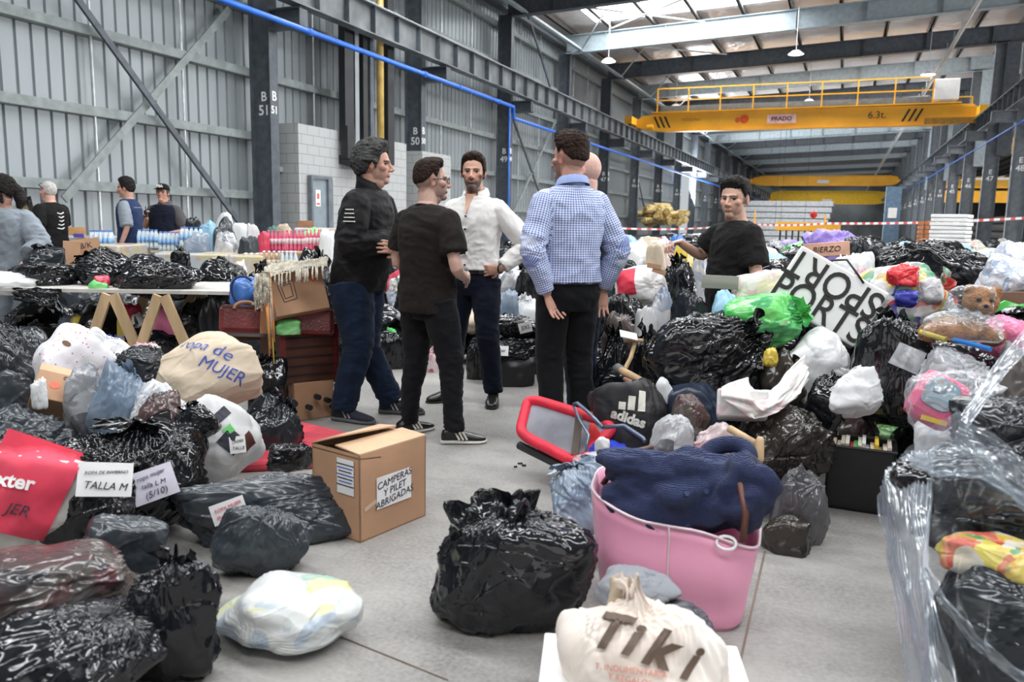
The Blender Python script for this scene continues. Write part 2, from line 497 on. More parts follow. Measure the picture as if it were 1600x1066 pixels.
# wall braces (the big X in the nearest bay) ------------------------------
def XX(px, py, X):
    v = ray(px, py); t_ = X / v[0]; return Vector(CAMP + v * t_)
mb = MB(); mb.bar(XX(112, -14, -10.75), XX(372, 345, -10.75), 0.10, 0.05, (1, 0, 0)); setp(mb.build('wall_brace', M_dark), 'long dark diagonal brace crossing the left wall in front of the rails', 'brace')
mb = MB(); mb.bar(XX(358, 15, -10.88), XX(100, 312, -10.88), 0.13, 0.03, (1, 0, 0)); setp(mb.build('wall_brace', M_girt), 'pale diagonal brace crossing behind the dark one on the left wall', 'brace')
for (a, b2, mm, nm) in (((797, 172), (868, 372), M_dark, 'dark diagonal brace on the wall right of column B 49'),
                        ((868, 190), (780, 380), M_girt, 'pale diagonal brace on the wall between columns B 49 and B 48'),
                        ((992, 255), (1010, 340), M_dark, 'short dark diagonal brace beside column B 46'),
                        ((815, -10), (861, 140), M_dark, 'dark diagonal brace high on the wall above the blue pipe')):
    mb = MB(); mb.bar(XX(*a, -10.75), XX(*b2, -10.75), 0.10, 0.05, (1, 0, 0)); setp(mb.build('wall_brace', mm), nm, 'brace')

# blue pipe on the columns
mb = MB(); mb.tube([(-9.6, -6, 4.78), (-9.6, 23.2, 4.78), (-9.6, 23.25, 4.44), (-9.6, 23.35, 4.44), (-9.6, 60, 4.5), (-9.6, 120, 4.5)], 0.052, 10)
mb.tube([(-9.62, 22.95, 4.75), (-9.62, 23.0, 0.3)], 0.03, 8)
for yy in (9, 13, 17.5, 19.4, 22, 28, 31): mb.cyl((-9.6, yy, 4.78 if yy < 23 else 4.46), (-9.6, yy + .12, 4.78 if yy < 23 else 4.46), 0.07, n=10)
setp(mb.build('blue_pipe', M_blue, smooth=True), 'bright blue pipe running under the left crane girder', 'pipe')
mb = MB(); mb.tube([(4.95, -6, 4.75), (4.95, 55, 4.75), (4.95, 120, 4.75)], 0.03, 8); setp(mb.build('blue_pipe', M_blue, smooth=True), 'thin blue pipe running past the E columns on the right', 'pipe')
# vertical trays, pipes near the block room
for (px, w_, c, nm, z0) in ((543, .30, M_blackm, 'black vertical cable duct beside the block room', 3.0), (553, .16, M_clad, 'pale vertical ladder tray among the black ducts', 2.6),
                        (567, .14, M_blackm, 'narrow black vertical duct left of the yellow pipe', 2.6), (577, .10, M_dark, 'slim dark conduit next to the yellow pipe', 2.6), (607, .22, M_blackm, 'black vertical duct right of the yellow pipe', 2.6)):
    q = XX(px, 200, -10.25); mb = MB(); mb.box((-10.25, q.y, (z0 + 8.2) / 2), (0.16, w_ * 1.3, 8.2 - z0)); setp(mb.build('cable_duct', c), nm, 'duct')
q = XX(594.5, 200, -10.25); mb = MB(); mb.cyl((-10.25, q.y, 2.6), (-10.25, q.y, 8.2), 0.085, n=12); setp(mb.build('yellow_pipe', M_yel, smooth=True), 'ochre yellow vertical pipe between black ducts', 'pipe')
q = XX(543, 262, -10.4); t = empty('switch_box', (-10.2, q.y, 2.55), 'black box with bent duct at the block wall edge', 'box')
mb = MB(); mb.box((0, 0, 0), (0.5, 0.75, 0.18), (0, 0.25, 0)); mb.build('cover', M_blackm, t)
mb = MB(); mb.box((0, -.25, 0.4), (0.16, .3, 0.7)); mb.build('elbow', M_blackm, t)

# concrete block room ------------------------------------------------------
def brick_mat(name, c1, c2, sc=1.0):
    m = bpy.data.materials.new(name); m.use_nodes = True
    nt = m.node_tree; N = nt.nodes; L = nt.links; b = N['Principled BSDF']
    tc = N.new('ShaderNodeTexCoord'); mp = N.new('ShaderNodeMapping'); mp.inputs['Rotation'].default_value = (math.radians(90), 0, math.radians(90))
    cb = N.new('ShaderNodeSeparateXYZ'); cc = N.new('ShaderNodeCombineXYZ'); ad = N.new('ShaderNodeMath'); ad.operation = 'ADD'
    L.new(tc.outputs['Object'], cb.inputs[0]); L.new(cb.outputs[0], ad.inputs[0]); L.new(cb.outputs[1], ad.inputs[1])
    L.new(ad.outputs[0], cc.inputs[0]); L.new(cb.outputs[2], cc.inputs[1])
    br = N.new('ShaderNodeTexBrick'); br.inputs['Scale'].default_value = sc
    br.inputs['Brick Width'].default_value = .4; br.inputs['Row Height'].default_value = .2; br.inputs['Mortar Size'].default_value = .008
    br.inputs['Color1'].default_value = (*c1, 1); br.inputs['Color2'].default_value = (*c1, 1); br.inputs['Mortar'].default_value = (*c2, 1)
    L.new(cc.outputs[0], br.inputs['Vector']); L.new(br.outputs['Color'], b.inputs['Base Color']); b.inputs['Roughness'].default_value = .8
    return m
M_block = brick_mat('grey_block_wall', (0.40, 0.41, 0.41), (0.25, 0.255, 0.26))
bw0 = XX(469, 300, -10.35); bw1 = XX(636, 300, -10.35)
mb = MB(); mb.box((-10.72, (bw0.y + bw1.y) / 2, 1.6), (0.7, bw1.y - bw0.y, 3.2))
mb.build('wall_block', M_block, kind='structure', label='grey concrete block room wall')
bw2 = XX(655, 300, -10.35); bw3 = XX(700, 300, -10.35)
mb = MB(); mb.box((-10.72, (bw2.y + bw3.y) / 2 + .2, 1.55), (0.7, bw3.y - bw2.y, 3.1)); mb.build('wall_block_far', M_block, kind='structure')
M_door = mat('grey_metal_door', (0.23, 0.275, 0.31), rough=0.45, vary=0.04)
def door(idx, pxa, pxb, X, zt, sign):
    a = XX(pxa, 330, X).y; b2 = XX(pxb, 330, X).y
    t = empty('door_%d' % idx, (X, (a + b2) / 2, 0), None, None, kind='structure'); W_ = b2 - a
    mb = MB(); mb.box((0.0, 0, zt / 2), (0.05, W_, zt)); mb.build('door_leaf', M_door, t)
    mb = MB(); mb.box((0.03, -W_ / 2, zt / 2), (0.1, 0.06, zt)); mb.box((0.03, W_ / 2 - .03, zt / 2), (0.1, 0.16, zt)); mb.box((0.03, 0, zt + .03), (0.1, W_ + .06, 0.06)); mb.build('door_frame', M_mid, t)
    mb = MB(); mb.box((0.05, W_ * .3, 1.05), (0.05, .12, .03)); mb.build('door_handle', M_blackm, t)
    if sign:
        mb = MB(); mb.box((0.035, -W_ * .14, 1.72), (0.008, W_ * .24, .34)); s = mb.build('door_sign', M_white, t)
        mb = MB(); mb.box((0.042, -W_ * .14, 1.76), (0.006, W_ * .11, .12)); mb.box((0.042, -W_ * .14, 1.60), (0.006, W_ * .17, .04)); mb.build('sign_print', mat('sign_red', (0.6, .12, .08)), t)
door(1, 484, 514, -10.34, 2.12, True)
door(2, 438, 467, -10.9, 2.12, False)
mb = MB(); mb.box((-10.86, (XX(436, 300, -10.9).y + XX(468, 300, -10.9).y) / 2, 2.28), (0.2, 1.15, .1)); mb.build('trim_8', M_light, kind='structure')

# far end, right aisle ---------------------------------------------------
M_farwall = mat('far_wall', (0.26, 0.28, 0.29), rough=0.7, vary=0.2, vscale=0.15)
mb = MB(); mb.box((9, 152, 4.8), (41, 0.2, 9.6)); mb.build('wall_far', M_farwall, kind='structure')
mb = MB(); mb.box((9, -16, 4.8), (41, 0.2, 9.6)); mb.build('wall_back_light_block', M_farwall, kind='structure')  # unseen wall behind the camera, added to cut frontal fill
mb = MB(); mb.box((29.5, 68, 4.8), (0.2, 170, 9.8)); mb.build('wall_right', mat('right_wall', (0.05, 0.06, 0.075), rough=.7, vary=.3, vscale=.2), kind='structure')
for k in range(6):   # floor-level dark stacks of pipes in the right aisle
    mb = MB()
    for r_ in range(5):
        for c_ in range(4): mb.cyl((8 + k * .1 + c_ * .55, 32 + k * 13, .25 + r_ * .42), (8 + c_ * .55, 42 + k * 13, .25 + r_ * .42), .21, n=8)
    setp(mb.build('pipe_stack', mat('dark_pipe', (0.02, 0.02, 0.022), rough=.5)), 'dark stack of long steel pipes behind the E columns', 'pipes', 'pipe stacks in the right aisle')
mb = MB(); mb.box((-9.4, 47.5, .55), (1.6, 28, .35)); mb.box((-9.4, 47.5, .15), (1.2, 28, .3)); setp(mb.build('pipe_rack', mat('rack_dark', (0.035, 0.038, 0.042), rough=.55)), 'long low dark rack along the foot of the left wall', 'rack')
mb = MB()
for r_ in range(7): mb.box((-5.3 + r_ * .1, 74 + r_ * .2, .3 + r_ * .5), (7.5, 6, .42))
setp(mb.build('sheet_stack', mat('pale_sheets', (0.38, 0.39, 0.4), rough=.6)), 'pale grey stack of sheets far down the hall', 'stack')

# bridge cranes ------------------------------------------------------------
def hazard(t, xs, z, y, lean, m):
    for i, x in enumerate(xs):
        mb = MB(); mb.add([(x, y, z), (x + .09, y, z), (x + .09 + lean, y, z + .52), (x + lean, y, z + .52), (x, y - .004, z), (x + .09, y - .004, z), (x + .09 + lean, y - .004, z + .52), (x + lean, y - .004, z + .52)],
                          [(0, 1, 2, 3), (7, 6, 5, 4), (0, 4, 5, 1), (2, 6, 7, 3), (1, 5, 6, 2), (3, 7, 4, 0)]); mb.build('hazard_stripe', m, t)
def crane(Y, m, nm, rail_=True, z0=5.82, h=0.78, full=False, yel=None):
    t = empty('bridge_crane', (0, Y, z0), nm, 'crane')
    xa, xb = -9.9, 4.95
    mb = MB()
    prof = [(xa + 1.6, -0.05), (xb - 1.6, -0.05), (xb - 0.7, 0.02), (xb - 0.1, 0.17), (xb - 0.1, h - .15), (xb - .3, h), (xa + 1.6, h + .05), (xa + .4, h - .1), (xa + 0.1, h - .35), (xa + 0.1, 0.17), (xa + .8, 0.02)]
    V = [(x, yy, z) for yy in (-.28, .28) for (x, z) in prof]; n = len(prof)
    mb.add(V, [tuple(range(n)), tuple(range(2 * n - 1, n - 1, -1))] + [(i, i + n, (i + 1) % n + n, (i + 1) % n) for i in range(n)])
    mb.build('girder', m, t)
    mb = MB(); mb.box((-2.4, -.02, h + .06), (13.2, .72, .05)); mb.box((-2.4, -.30, -.05), (11.8, .14, .04)); mb.build('flange', m, t)
    for s, x in ((-1, xa), (1, xb)):
        mb = MB(); mb.box((x, 0, .42), (.34, 2.6, .34)); mb.build('end_truck', m, t)
        for yy in (-1.0, 1.0):
            mb = MB(); mb.cyl((x - .06, yy, .28), (x + .06, yy, .28), .15, n=16); mb.build('wheel', M_blackm, t)
    if full:
        mb = MB()
        xs = np.linspace(-8.75, 3.1, 9)
        for x in xs: mb.box((x, -.3, h + .62), (.055, .055, 1.1))
        for zz in (h + .62, h + 1.16): mb.box((-2.82, -.3, zz), (11.9, .05, .05))
        mb.build('guard_rail', m, t)
        mb = MB(); mb.box((-2.8, .25, h + .3), (11.8, .08, .25)); mb.box((-2.8, .5, h + .12), (11.8, .7, .04)); mb.build('walkway', M_dark, t)
        hazard(t, (-8.65, -8.4, -8.15), .12, -.29, -.26, M_blackm); hazard(t, (1.95, 2.2, 2.45), .12, -.29, .26, M_blackm)
        text_mesh('capacity_mark', '6.3t.', .42, M_blackm, face_matrix((.98, -.29, .42), (1, 0, 0), (0, 0, 1)), t)
        mb = MB(); mb.box((-3.0, -.3, .38), (1.25, .02, .4)); s = mb.build('name_plate', mat('plate_pink', (.9, .62, .6)), t)
        text_mesh('plate_text', 'PRADO', .27, mat('plate_dark', (.15, .03, .08)), face_matrix((-3.0, -.32, .38), (1, 0, 0), (0, 0, 1)), t, offset=.006)
        mb = MB(); mb.cyl((-4.65, -.28, .42), (-4.65, -.292, .42), .2, .2, n=24); mb.cyl((-4.95, -.28, .38), (-4.95, -.29, .38), .12, .12, n=24); mb.build('round_emblem', mat('emblem_red_orange', (.85, .12, .02)), t)
        text_mesh('left_lettering', 'INDUSTRIA', .17, mat('faded_orange', (.55, .2, .02)), face_matrix((-7.1, -.29, .45), (1, 0, 0), (0, 0, 1)), t)
        mb = MB(); mb.box((4.35 - .75, -.15, h + .62), (.95, .45, .86)); cb = mb.build('control_cabinet', M_white, t, bevel=.02)
        mb = MB(); mb.box((3.35, -.15, h + .12), (.06, .06, .3)); mb.box((3.9, -.15, h + .12), (.06, .06, .3)); mb.build('cabinet_leg', m, t)
        mb = MB(); mb.box((4.15, -.2, h + .3), (.9, .05, .05)); mb.box((4.6, -.2, h + .15), (.05, .05, .3)); mb.build('short_rail', m, t)
        mb = MB(); mb.box((3.95, -.31, .1), (2.2, .04, .26)); mb.build('end_plate', mat('crane_brown', (.42, .22, .03)), t)
        mb = MB(); mb.cyl((-9.2, -.32, .14), (-8.9, -.32, .14), .13, n=12); mb.build('buffer', m, t)
        for x in (-3.0, -2.75, -1.7): 
            mb = MB(); mb.cyl((x, -.1, -.05), (x, -.1, -4.3), .008, n=5); mb.build('hoist_cable', M_blackm, t)
    else:
        mb = MB(); mb.box((-2.4, -.3, .4), (1.2, .02, .35)); mb.build('name_plate', M_white, t)
    return t
crane(39.6, M_orange, 'orange bridge crane marked 6.3t. with guard rail spanning the hall', full=True)
crane(93, M_orange, 'second orange bridge crane farther down the hall', h=.95)
crane(118, M_yellow, 'yellow bridge crane farthest down the hall', z0=4.6, h=1.6)
for (yy, zz, L_) in ((44, 5.0, 14), (60, 3.2, 16), (84, 5.2, 16)):
    t = empty('bridge_crane', (14, yy, zz), {44: 'orange crane girder seen between the E columns', 60: 'lower orange girder seen between the E columns', 84: 'farther orange girder seen between the E columns'}[yy], 'crane')
    mb = MB(); mb.box((0, 0, .3), (L_, .5, .75)); mb.build('girder', M_orange, t)
    mb = MB(); mb.box((0, -.2, .9), (L_, .05, .06)); mb.build('guard_rail', M_orange, t)
# barrier tape
M_tape = bpy.data.materials.new('red_white_tape'); M_tape.use_nodes = True
nt = M_tape.node_tree; wv = nt.nodes.new('ShaderNodeTexWave'); wv.inputs['Scale'].default_value = 1.4; wv.bands_direction = 'X'; tc = nt.nodes.new('ShaderNodeTexCoord'); cr = nt.nodes.new('ShaderNodeValToRGB')
cr.color_ramp.interpolation = 'CONSTANT'; cr.color_ramp.elements[0].color = (.9, .88, .88, 1); cr.color_ramp.elements[1].position = .6; cr.color_ramp.elements[1].color = (.75, .12, .12, 1)
nt.links.new(tc.outputs['Object'], wv.inputs['Vector']); nt.links.new(wv.outputs['Fac'], cr.inputs[0]); nt.links.new(cr.outputs[0], nt.nodes['Principled BSDF'].inputs['Base Color'])
def tape(pts, nm, h=.07):
    mb = MB(); rows = [[], []]
    for k in range(len(pts) - 1):
        for s in range(8):
            f = s / 8; p_ = pts[k].lerp(pts[k + 1], f); sag = -.05 * math.sin(math.pi * f)
            rows[0].append((p_.x, p_.y, p_.z + sag)); rows[1].append((p_.x + .004, p_.y, p_.z + sag + h))
    rows[0].append(tuple(pts[-1])); rows[1].append((pts[-1].x, pts[-1].y, pts[-1].z + h))
    G = np.array(rows); mb.grid(G); mb.grid(G[::-1] + np.array([0, .003, 0]))
    setp(mb.build('barrier_tape', M_tape), nm, 'tape')
tape([D(1180, 352, 30), D(1290, 351, 26), D(1600, 343, 21)], 'red and white barrier tape stretched in front of the E columns')
tape([D(960, 358, 26), D(1110, 357, 30), D(1180, 352, 30)], 'white barrier tape stretched behind the far heap of bags', .06)
for (px, py0, py1, d_) in ((1180, 330, 378, 30), (1290, 335, 380, 26)):
    a = D(px, py0, d_); mb = MB(); mb.cyl((a.x, a.y, 0), (a.x, a.y, a.z), .03, n=8)
    setp(mb.build('barrier_post', M_orange), 'orange post holding the tape at x%s' % ('the black heap' if px == 1180 else '') if False else ('orange post where both barrier tapes meet' if px == 1180 else 'orange post in the middle of the red and white tape'), 'post')
# ================================================================== plastic bags
def film(name, col, rough=0.24, alpha=1.0, col2=None, crk=0.55, cs=9.0, spec=0.6, vary=0.15, patch=None, pscale=5.0, stretch=(1, 1, .3), sheen=0, metal=0.0, trl=0.0):
    """thin plastic film: crinkled by ridged noise, optionally see-through or showing patches of what is inside"""
    if name in MATS: return MATS[name]
    m = bpy.data.materials.new(name); m.use_nodes = True; MATS[name] = m
    nt = m.node_tree; N = nt.nodes; L = nt.links; b = N['Principled BSDF']
    tc = N.new('ShaderNodeTexCoord')
    mp = N.new('ShaderNodeMapping'); mp.inputs['Scale'].default_value = stretch; L.new(tc.outputs['Object'], mp.inputs['Vector'])
    wn = N.new('ShaderNodeTexNoise'); wn.inputs['Scale'].default_value = 4; wn.inputs['Detail'].default_value = 2
    L.new(tc.outputs['Object'], wn.inputs['Vector'])
    mixv = N.new('ShaderNodeMix'); mixv.data_type = 'VECTOR'; mixv.inputs[0].default_value = .22
    L.new(mp.outputs[0], mixv.inputs[4]); L.new(wn.outputs['Color'], mixv.inputs[5])
    rn = N.new('ShaderNodeTexNoise'); rn.noise_type = 'RIDGED_MULTIFRACTAL'; rn.inputs['Scale'].default_value = cs; rn.inputs['Detail'].default_value = 3
    rn.inputs['Roughness'].default_value = .55
    # patches of film, each with its own direction of long parallel creases
    cell = N.new('ShaderNodeTexVoronoi'); cell.inputs['Scale'].default_value = 5.5; L.new(mixv.outputs[1], cell.inputs['Vector'])
    sc3 = N.new('ShaderNodeVectorMath'); sc3.operation = 'SCALE'; sc3.inputs['Scale'].default_value = 2.4; L.new(cell.outputs['Color'], sc3.inputs[0])
    vr = N.new('ShaderNodeVectorRotate'); vr.rotation_type = 'EULER_XYZ'; L.new(tc.outputs['Object'], vr.inputs['Vector']); L.new(sc3.outputs[0], vr.inputs['Rotation'])
    m2_ = N.new('ShaderNodeMapping'); m2_.inputs['Scale'].default_value = (1.6, .9, .14); L.new(vr.outputs[0], m2_.inputs['Vector'])
    L.new(m2_.outputs[0], rn.inputs['Vector']); rn.inputs['Scale'].default_value = cs * 1.9
    vo = N.new('ShaderNodeTexVoronoi'); vo.inputs['Scale'].default_value = cs * 1.6; L.new(mixv.outputs[1], vo.inputs['Vector'])
    ad = N.new('ShaderNodeMath'); ad.operation = 'MULTIPLY_ADD'; L.new(vo.outputs['Distance'], ad.inputs[0]); ad.inputs[1].default_value = .25; L.new(rn.outputs['Fac'], ad.inputs[2])
    mk = N.new('ShaderNodeTexNoise'); mk.inputs['Scale'].default_value = 3.2; mk.inputs['Detail'].default_value = 1; L.new(tc.outputs['Object'], mk.inputs['Vector'])
    mkr = N.new('ShaderNodeMapRange'); mkr.inputs[1].default_value = .45; mkr.inputs[2].default_value = .68; mkr.inputs[3].default_value = .22; L.new(mk.outputs['Fac'], mkr.inputs[0])
    a0 = ad; ad = N.new('ShaderNodeMath'); ad.operation = 'MULTIPLY'; L.new(a0.outputs[0], ad.inputs[0]); L.new(mkr.outputs[0], ad.inputs[1])
    bp = N.new('ShaderNodeBump'); bp.inputs['Strength'].default_value = crk; bp.inputs['Distance'].default_value = 0.022
    L.new(ad.outputs[0], bp.inputs['Height']); L.new(bp.outputs[0], b.inputs['Normal'])
    out = None
    if patch:
        pv = N.new('ShaderNodeTexVoronoi'); pv.inputs['Scale'].default_value = pscale * 1.7; pv.distance = 'MINKOWSKI'; pv.inputs['Exponent'].default_value = 1.2
        pn = N.new('ShaderNodeMix'); pn.data_type = 'VECTOR'; pn.inputs[0].default_value = .42
        L.new(tc.outputs['Object'], pn.inputs[4]); L.new(wn.outputs['Color'], pn.inputs[5]); L.new(pn.outputs[1], pv.inputs['Vector'])
        sp = N.new('ShaderNodeSeparateColor'); L.new(pv.outputs['Color'], sp.inputs[0])
        cr = N.new('ShaderNodeValToRGB'); cr.color_ramp.interpolation = 'CONSTANT'
        els = cr.color_ramp.elements
        for i, c in enumerate(patch):
            e = els[i] if i < 2 else els.new(i / len(patch))
            e.position = i / len(patch); e.color = (*c, 1)
        L.new(sp.outputs[0], cr.inputs[0])
        fz = N.new('ShaderNodeTexNoise'); fz.inputs['Scale'].default_value = 11; fz.inputs['Detail'].default_value = 5; L.new(tc.outputs['Object'], fz.inputs['Vector'])
        fr = N.new('ShaderNodeMapRange'); fr.inputs[1].default_value = .4; fr.inputs[2].default_value = .7; fr.inputs[4].default_value = .65; L.new(fz.outputs['Fac'], fr.inputs[0])
        mm = N.new('ShaderNodeMix'); mm.data_type = 'RGBA'; avg = tuple(np.mean(np.array(patch), 0)); mm.inputs[7].default_value = (*avg, 1)
        L.new(fr.outputs[0], mm.inputs[0]); L.new(cr.outputs[0], mm.inputs[6]); L.new(mm.outputs[2], b.inputs['Base Color'])
    else:
        nz = N.new('ShaderNodeTexNoise'); nz.inputs['Scale'].default_value = 3.5; nz.inputs['Detail'].default_value = 3; L.new(tc.outputs['Object'], nz.inputs['Vector'])
        mr = N.new('ShaderNodeMapRange'); mr.inputs[1].default_value = .4; mr.inputs[2].default_value = .6; L.new(nz.outputs['Fac'], mr.inputs[0])
        mx = N.new('ShaderNodeMix'); mx.data_type = 'RGBA'; mx.inputs[6].default_value = (*col, 1)
        mx.inputs[7].default_value = (*(col2 or tuple(c * (1 - vary) for c in col)), 1)
        L.new(mr.outputs[0], mx.inputs[0]); L.new(mx.outputs[2], b.inputs['Base Color'])
    b.inputs['Roughness'].default_value = rough; b.inputs['Specular IOR Level'].default_value = spec
    b.inputs['Metallic'].default_value = metal
    if alpha < 1.0: b.inputs['Alpha'].default_value = alpha
    if trl:
        ob = N['Material Output']; tl = N.new('ShaderNodeBsdfTranslucent'); tl.inputs[0].default_value = (*col, 1)
        ms = N.new('ShaderNodeMixShader'); ms.inputs[0].default_value = trl
        L.new(b.outputs[0], ms.inputs[1]); L.new(tl.outputs[0], ms.inputs[2]); L.new(ms.outputs[0], ob.inputs['Surface'])
    return m

def bag_shape(seed, size, style='tied', tilt=0.0, tdir=0.0, res=(110, 150), facets=16, p=11, crumple=1.0, neck=0.12, tuft=0.36, flat=0.08, pleats=22, lump=1.0):
    """returns grid of vertices fitted to the box size, standing on z = 0"""
    R = np.random.RandomState(seed)
    m, n = res
    th = np.linspace(0, 2 * math.pi, n, endpoint=False)
    vb = int(m * (0.84 if style == 'tied' else 1.0))
    end = 0.20 if style == 'tied' else 0.0
    ph = np.linspace(math.pi, end, vb)
    PH, TH = np.meshgrid(ph, th, indexing='ij')
    d = np.stack([np.sin(PH) * np.cos(TH), np.sin(PH) * np.sin(TH), np.cos(PH)], -1)
    # stuffed polyhedral body
    nr = R.normal(size=(facets, 3)); nr /= np.linalg.norm(nr, axis=1)[:, None]; h = 0.82 + 0.26 * R.rand(facets)
    nr = np.vstack([nr, [[0, 0, -1], [0, 0, 1], [1, 0, 0], [-1, 0, 0], [0, 1, 0], [0, -1, 0]]]); h = np.concatenate([h, [.85, .95, .95, .95, .95, .95]])
    dots = np.clip(d @ nr.T, 0, None) / h
    r = (np.sum(dots ** p, -1)) ** (-1 / p)
    r = np.minimum(r, 1.35)
    off = R.rand(3) * 50
    r = r * (1 + 0.10 * lump * noise3(d * 2.0 + off))
    # pleats run to the knot
    if style == 'tied':
        close = np.exp(-((PH - end) / 0.55))
    else:
        close = 0.35 * np.exp(-(PH / 0.6)) + 0.35 * np.exp(-((math.pi - PH) / .6))
    wob = noise3(np.stack([TH * 0 + d[..., 0] * 1.5, d[..., 1] * 1.5, d[..., 2] * 1.5], -1) + off) * 1.8
    tri = lambda x: 1 - 2 * np.abs((x % 1) - .5) * 2
    pl = 0.6 * tri(TH / (2 * math.pi) * pleats + wob) + 0.4 * tri(TH / (2 * math.pi) * (pleats * 2 + 3) - wob * 2)
    r = r * (1 + 0.095 * crumple * close * pl)
    # long crisp creases, most of them heading for the knot
    nf = int((80 if style == 'tied' else 120) * max(.6, crumple))
    cdir = R.normal(size=(nf, 3)); cdir[:, 2] += 0.25; cdir /= np.linalg.norm(cdir, axis=1)[:, None]
    up = np.array([0, 0, 1.0]); tg = up - cdir * (cdir @ up)[:, None] + 0.55 * R.normal(size=(nf, 3))
    tg -= cdir * np.sum(tg * cdir, 1)[:, None]; tg /= np.linalg.norm(tg, axis=1)[:, None]
    sd = np.cross(cdir, tg); wl = R.uniform(.25, .75, nf); ww = R.uniform(.008, .05, nf); am = R.uniform(.014, .056 if style == 'tied' else .07, nf) * np.where(R.rand(nf) < .35, -1, 1)
    cr_ = 0
    bend = 0.10 * noise3(d * 2.6 + off + 7)
    for i in range(nf):
        s_ = d @ sd[i] + bend * (1 if i % 2 else -1); a_ = d @ tg[i]; f_ = d @ cdir[i]
        cr_ = cr_ + am[i] * np.exp(-np.abs(s_) / ww[i]) * np.exp(-(a_ / wl[i]) ** 4) * (f_ > 0) * np.clip(f_ * 3, 0, 1)
    r = r * (1 + crumple * cr_)
    # broad crumple over the rest
    q = d * np.array([3.6, 3.6, 2.4]) + off
    q = q + 0.5 * np.stack([noise3(d * 2 + 9), noise3(d * 2 + 21), noise3(d * 2 + 33)], -1)
    r = r * (1 + crumple * (0.018 * ridge(q * .8, 2)))
    V = d * r[..., None]
    if style == 'tied':
        # neck and ruffled tuft above the knot
        k = m - vb; base = V[-1]; cen = base.mean(0)
        rows = []
        rr0 = np.linalg.norm(base[:, :2] - cen[:2], axis=1)
        leanx, leany = R.uniform(-.25, .25, 2)
        for i in range(1, k + 1):
            f = i / k
            rad = neck * (0.42 + 0.58 * abs(1 - f * 3.2)) if f < .3125 else neck * .42 + (tuft - neck * .42) * ((f - .3125) / .6875) ** .7
            if f < .3125: rad = rr0.mean() * (1 - f / .3125) + neck * .42 * (f / .3125)
            ruf = 1 + (0.2 + .35 * f) * 0.5 * tri(th / (2 * math.pi) * 13 + 0.9 * f) + .9 * f * noise3(np.stack([np.cos(th) * 1.4, np.sin(th) * 1.4, th * 0 + f * 3], -1) + off)
            zz = cen[2] + (0.04 + 0.22 * f) - (0.30 * max(0, f - .6))
            zrow = zz + .34 * f * noise3(np.stack([np.cos(th) * 2.2, np.sin(th) * 2.2, th * 0 + f], -1) + off + 5)
            rows.append(np.stack([cen[0] + leanx * f * .5 + rad * ruf * np.cos(th), cen[1] + leany * f * .5 + rad * ruf * np.sin(th), zrow], -1))
        V = np.concatenate([V, np.array(rows)], 0)
    # tilt the bag over and let it settle
    a = tilt
    ax = np.array([math.sin(tdir), -math.cos(tdir), 0.0])
    Rm = np.array(Matrix.Rotation(-a, 3, Vector(ax)))
    V = V @ Rm.T
    z0 = V[..., 2].min(); z1 = V[..., 2].max(); cut = z0 + flat * (z1 - z0)
    V[..., 2] = np.where(V[..., 2] < cut, cut + (V[..., 2] - cut) * 0.05, V[..., 2])
    V[..., 2] -= V[..., 2].min()
    for i in range(2):
        lo, hi = V[..., i].min(), V[..., i].max()
        V[..., i] = (V[..., i] - (lo + hi) / 2) / (hi - lo) * size[i]
    V[..., 2] = V[..., 2] / V[..., 2].max() * size[2]
    return V

def box_place(x0, y0, x1, y1, d=None, lr=0.8, zb=None):
    """a box whose silhouette fills the given part of the view, resting at depth d (or on the floor)"""
    cx = (x0 + x1) / 2
    if d is None:
        f0 = P(cx, y1, zb or 0.0); d0 = depth(f0)
    else:
        f0 = D(cx, y1, d); d0 = d
    wd = (x1 - x0) / FPX * d0
    L_ = wd * lr
    a = math.atan2(-FV[2], 1) + math.atan(((y0 + y1) / 2 - 533) / FPX)
    hh = (y1 - y0) / FPX * d0
    sc = (d0 + L_ * .5) / d0
    H = max(0.10, (hh * sc - L_ * 0.75 * math.sin(a)) / math.cos(a))
    v = ray(cx, y1); v = np.array([v[0], v[1], 0]); v /= np.linalg.norm(v)
    ang = math.atan2(v[0], v[1])  # heading away from the camera
    c = np.array(f0) + v * L_ * 0.42
    return Vector(c), (wd * sc, L_, H), -ang

BAGN = [0]
def bag(label, x0, y0, x1, y1, m, d=None, style='tied', name='plastic_bag', cat='bag', lr=0.8, tilt=0.0, tdir=0.0, seed=None, rot=0.0,
        group=None, res=None, parent=None, down=0.0, **kw):
    BAGN[0] += 1
    seed = seed if seed is not None else 100 + BAGN[0] * 7
    c, size, rz = box_place(x0, y0, x1, y1, d, lr)
    if down:   # part of the bag is hidden below the seen edge
        c.z -= down; size = (size[0], size[1], size[2] + down)
    px = max(x1 - x0, y1 - y0)
    if res is None:
        res = (160, 220) if px > 150 else (100, 130) if px > 80 else (52, 70) if px > 40 else (34, 44)
    V = bag_shape(seed, size, style, tilt, tdir, res, **kw)
    mb = MB(); mb.grid(V, wrap=True)
    k = V.shape[0]
    if style != 'tied':
        pass
    o = mb.build(name, m, parent, smooth=True)
    o.location = c; o.rotation_euler = (0, 0, rz + rot)
    if label: setp(o, label, cat, group)
    o['_s'] = 1; del o['_s']
    return o

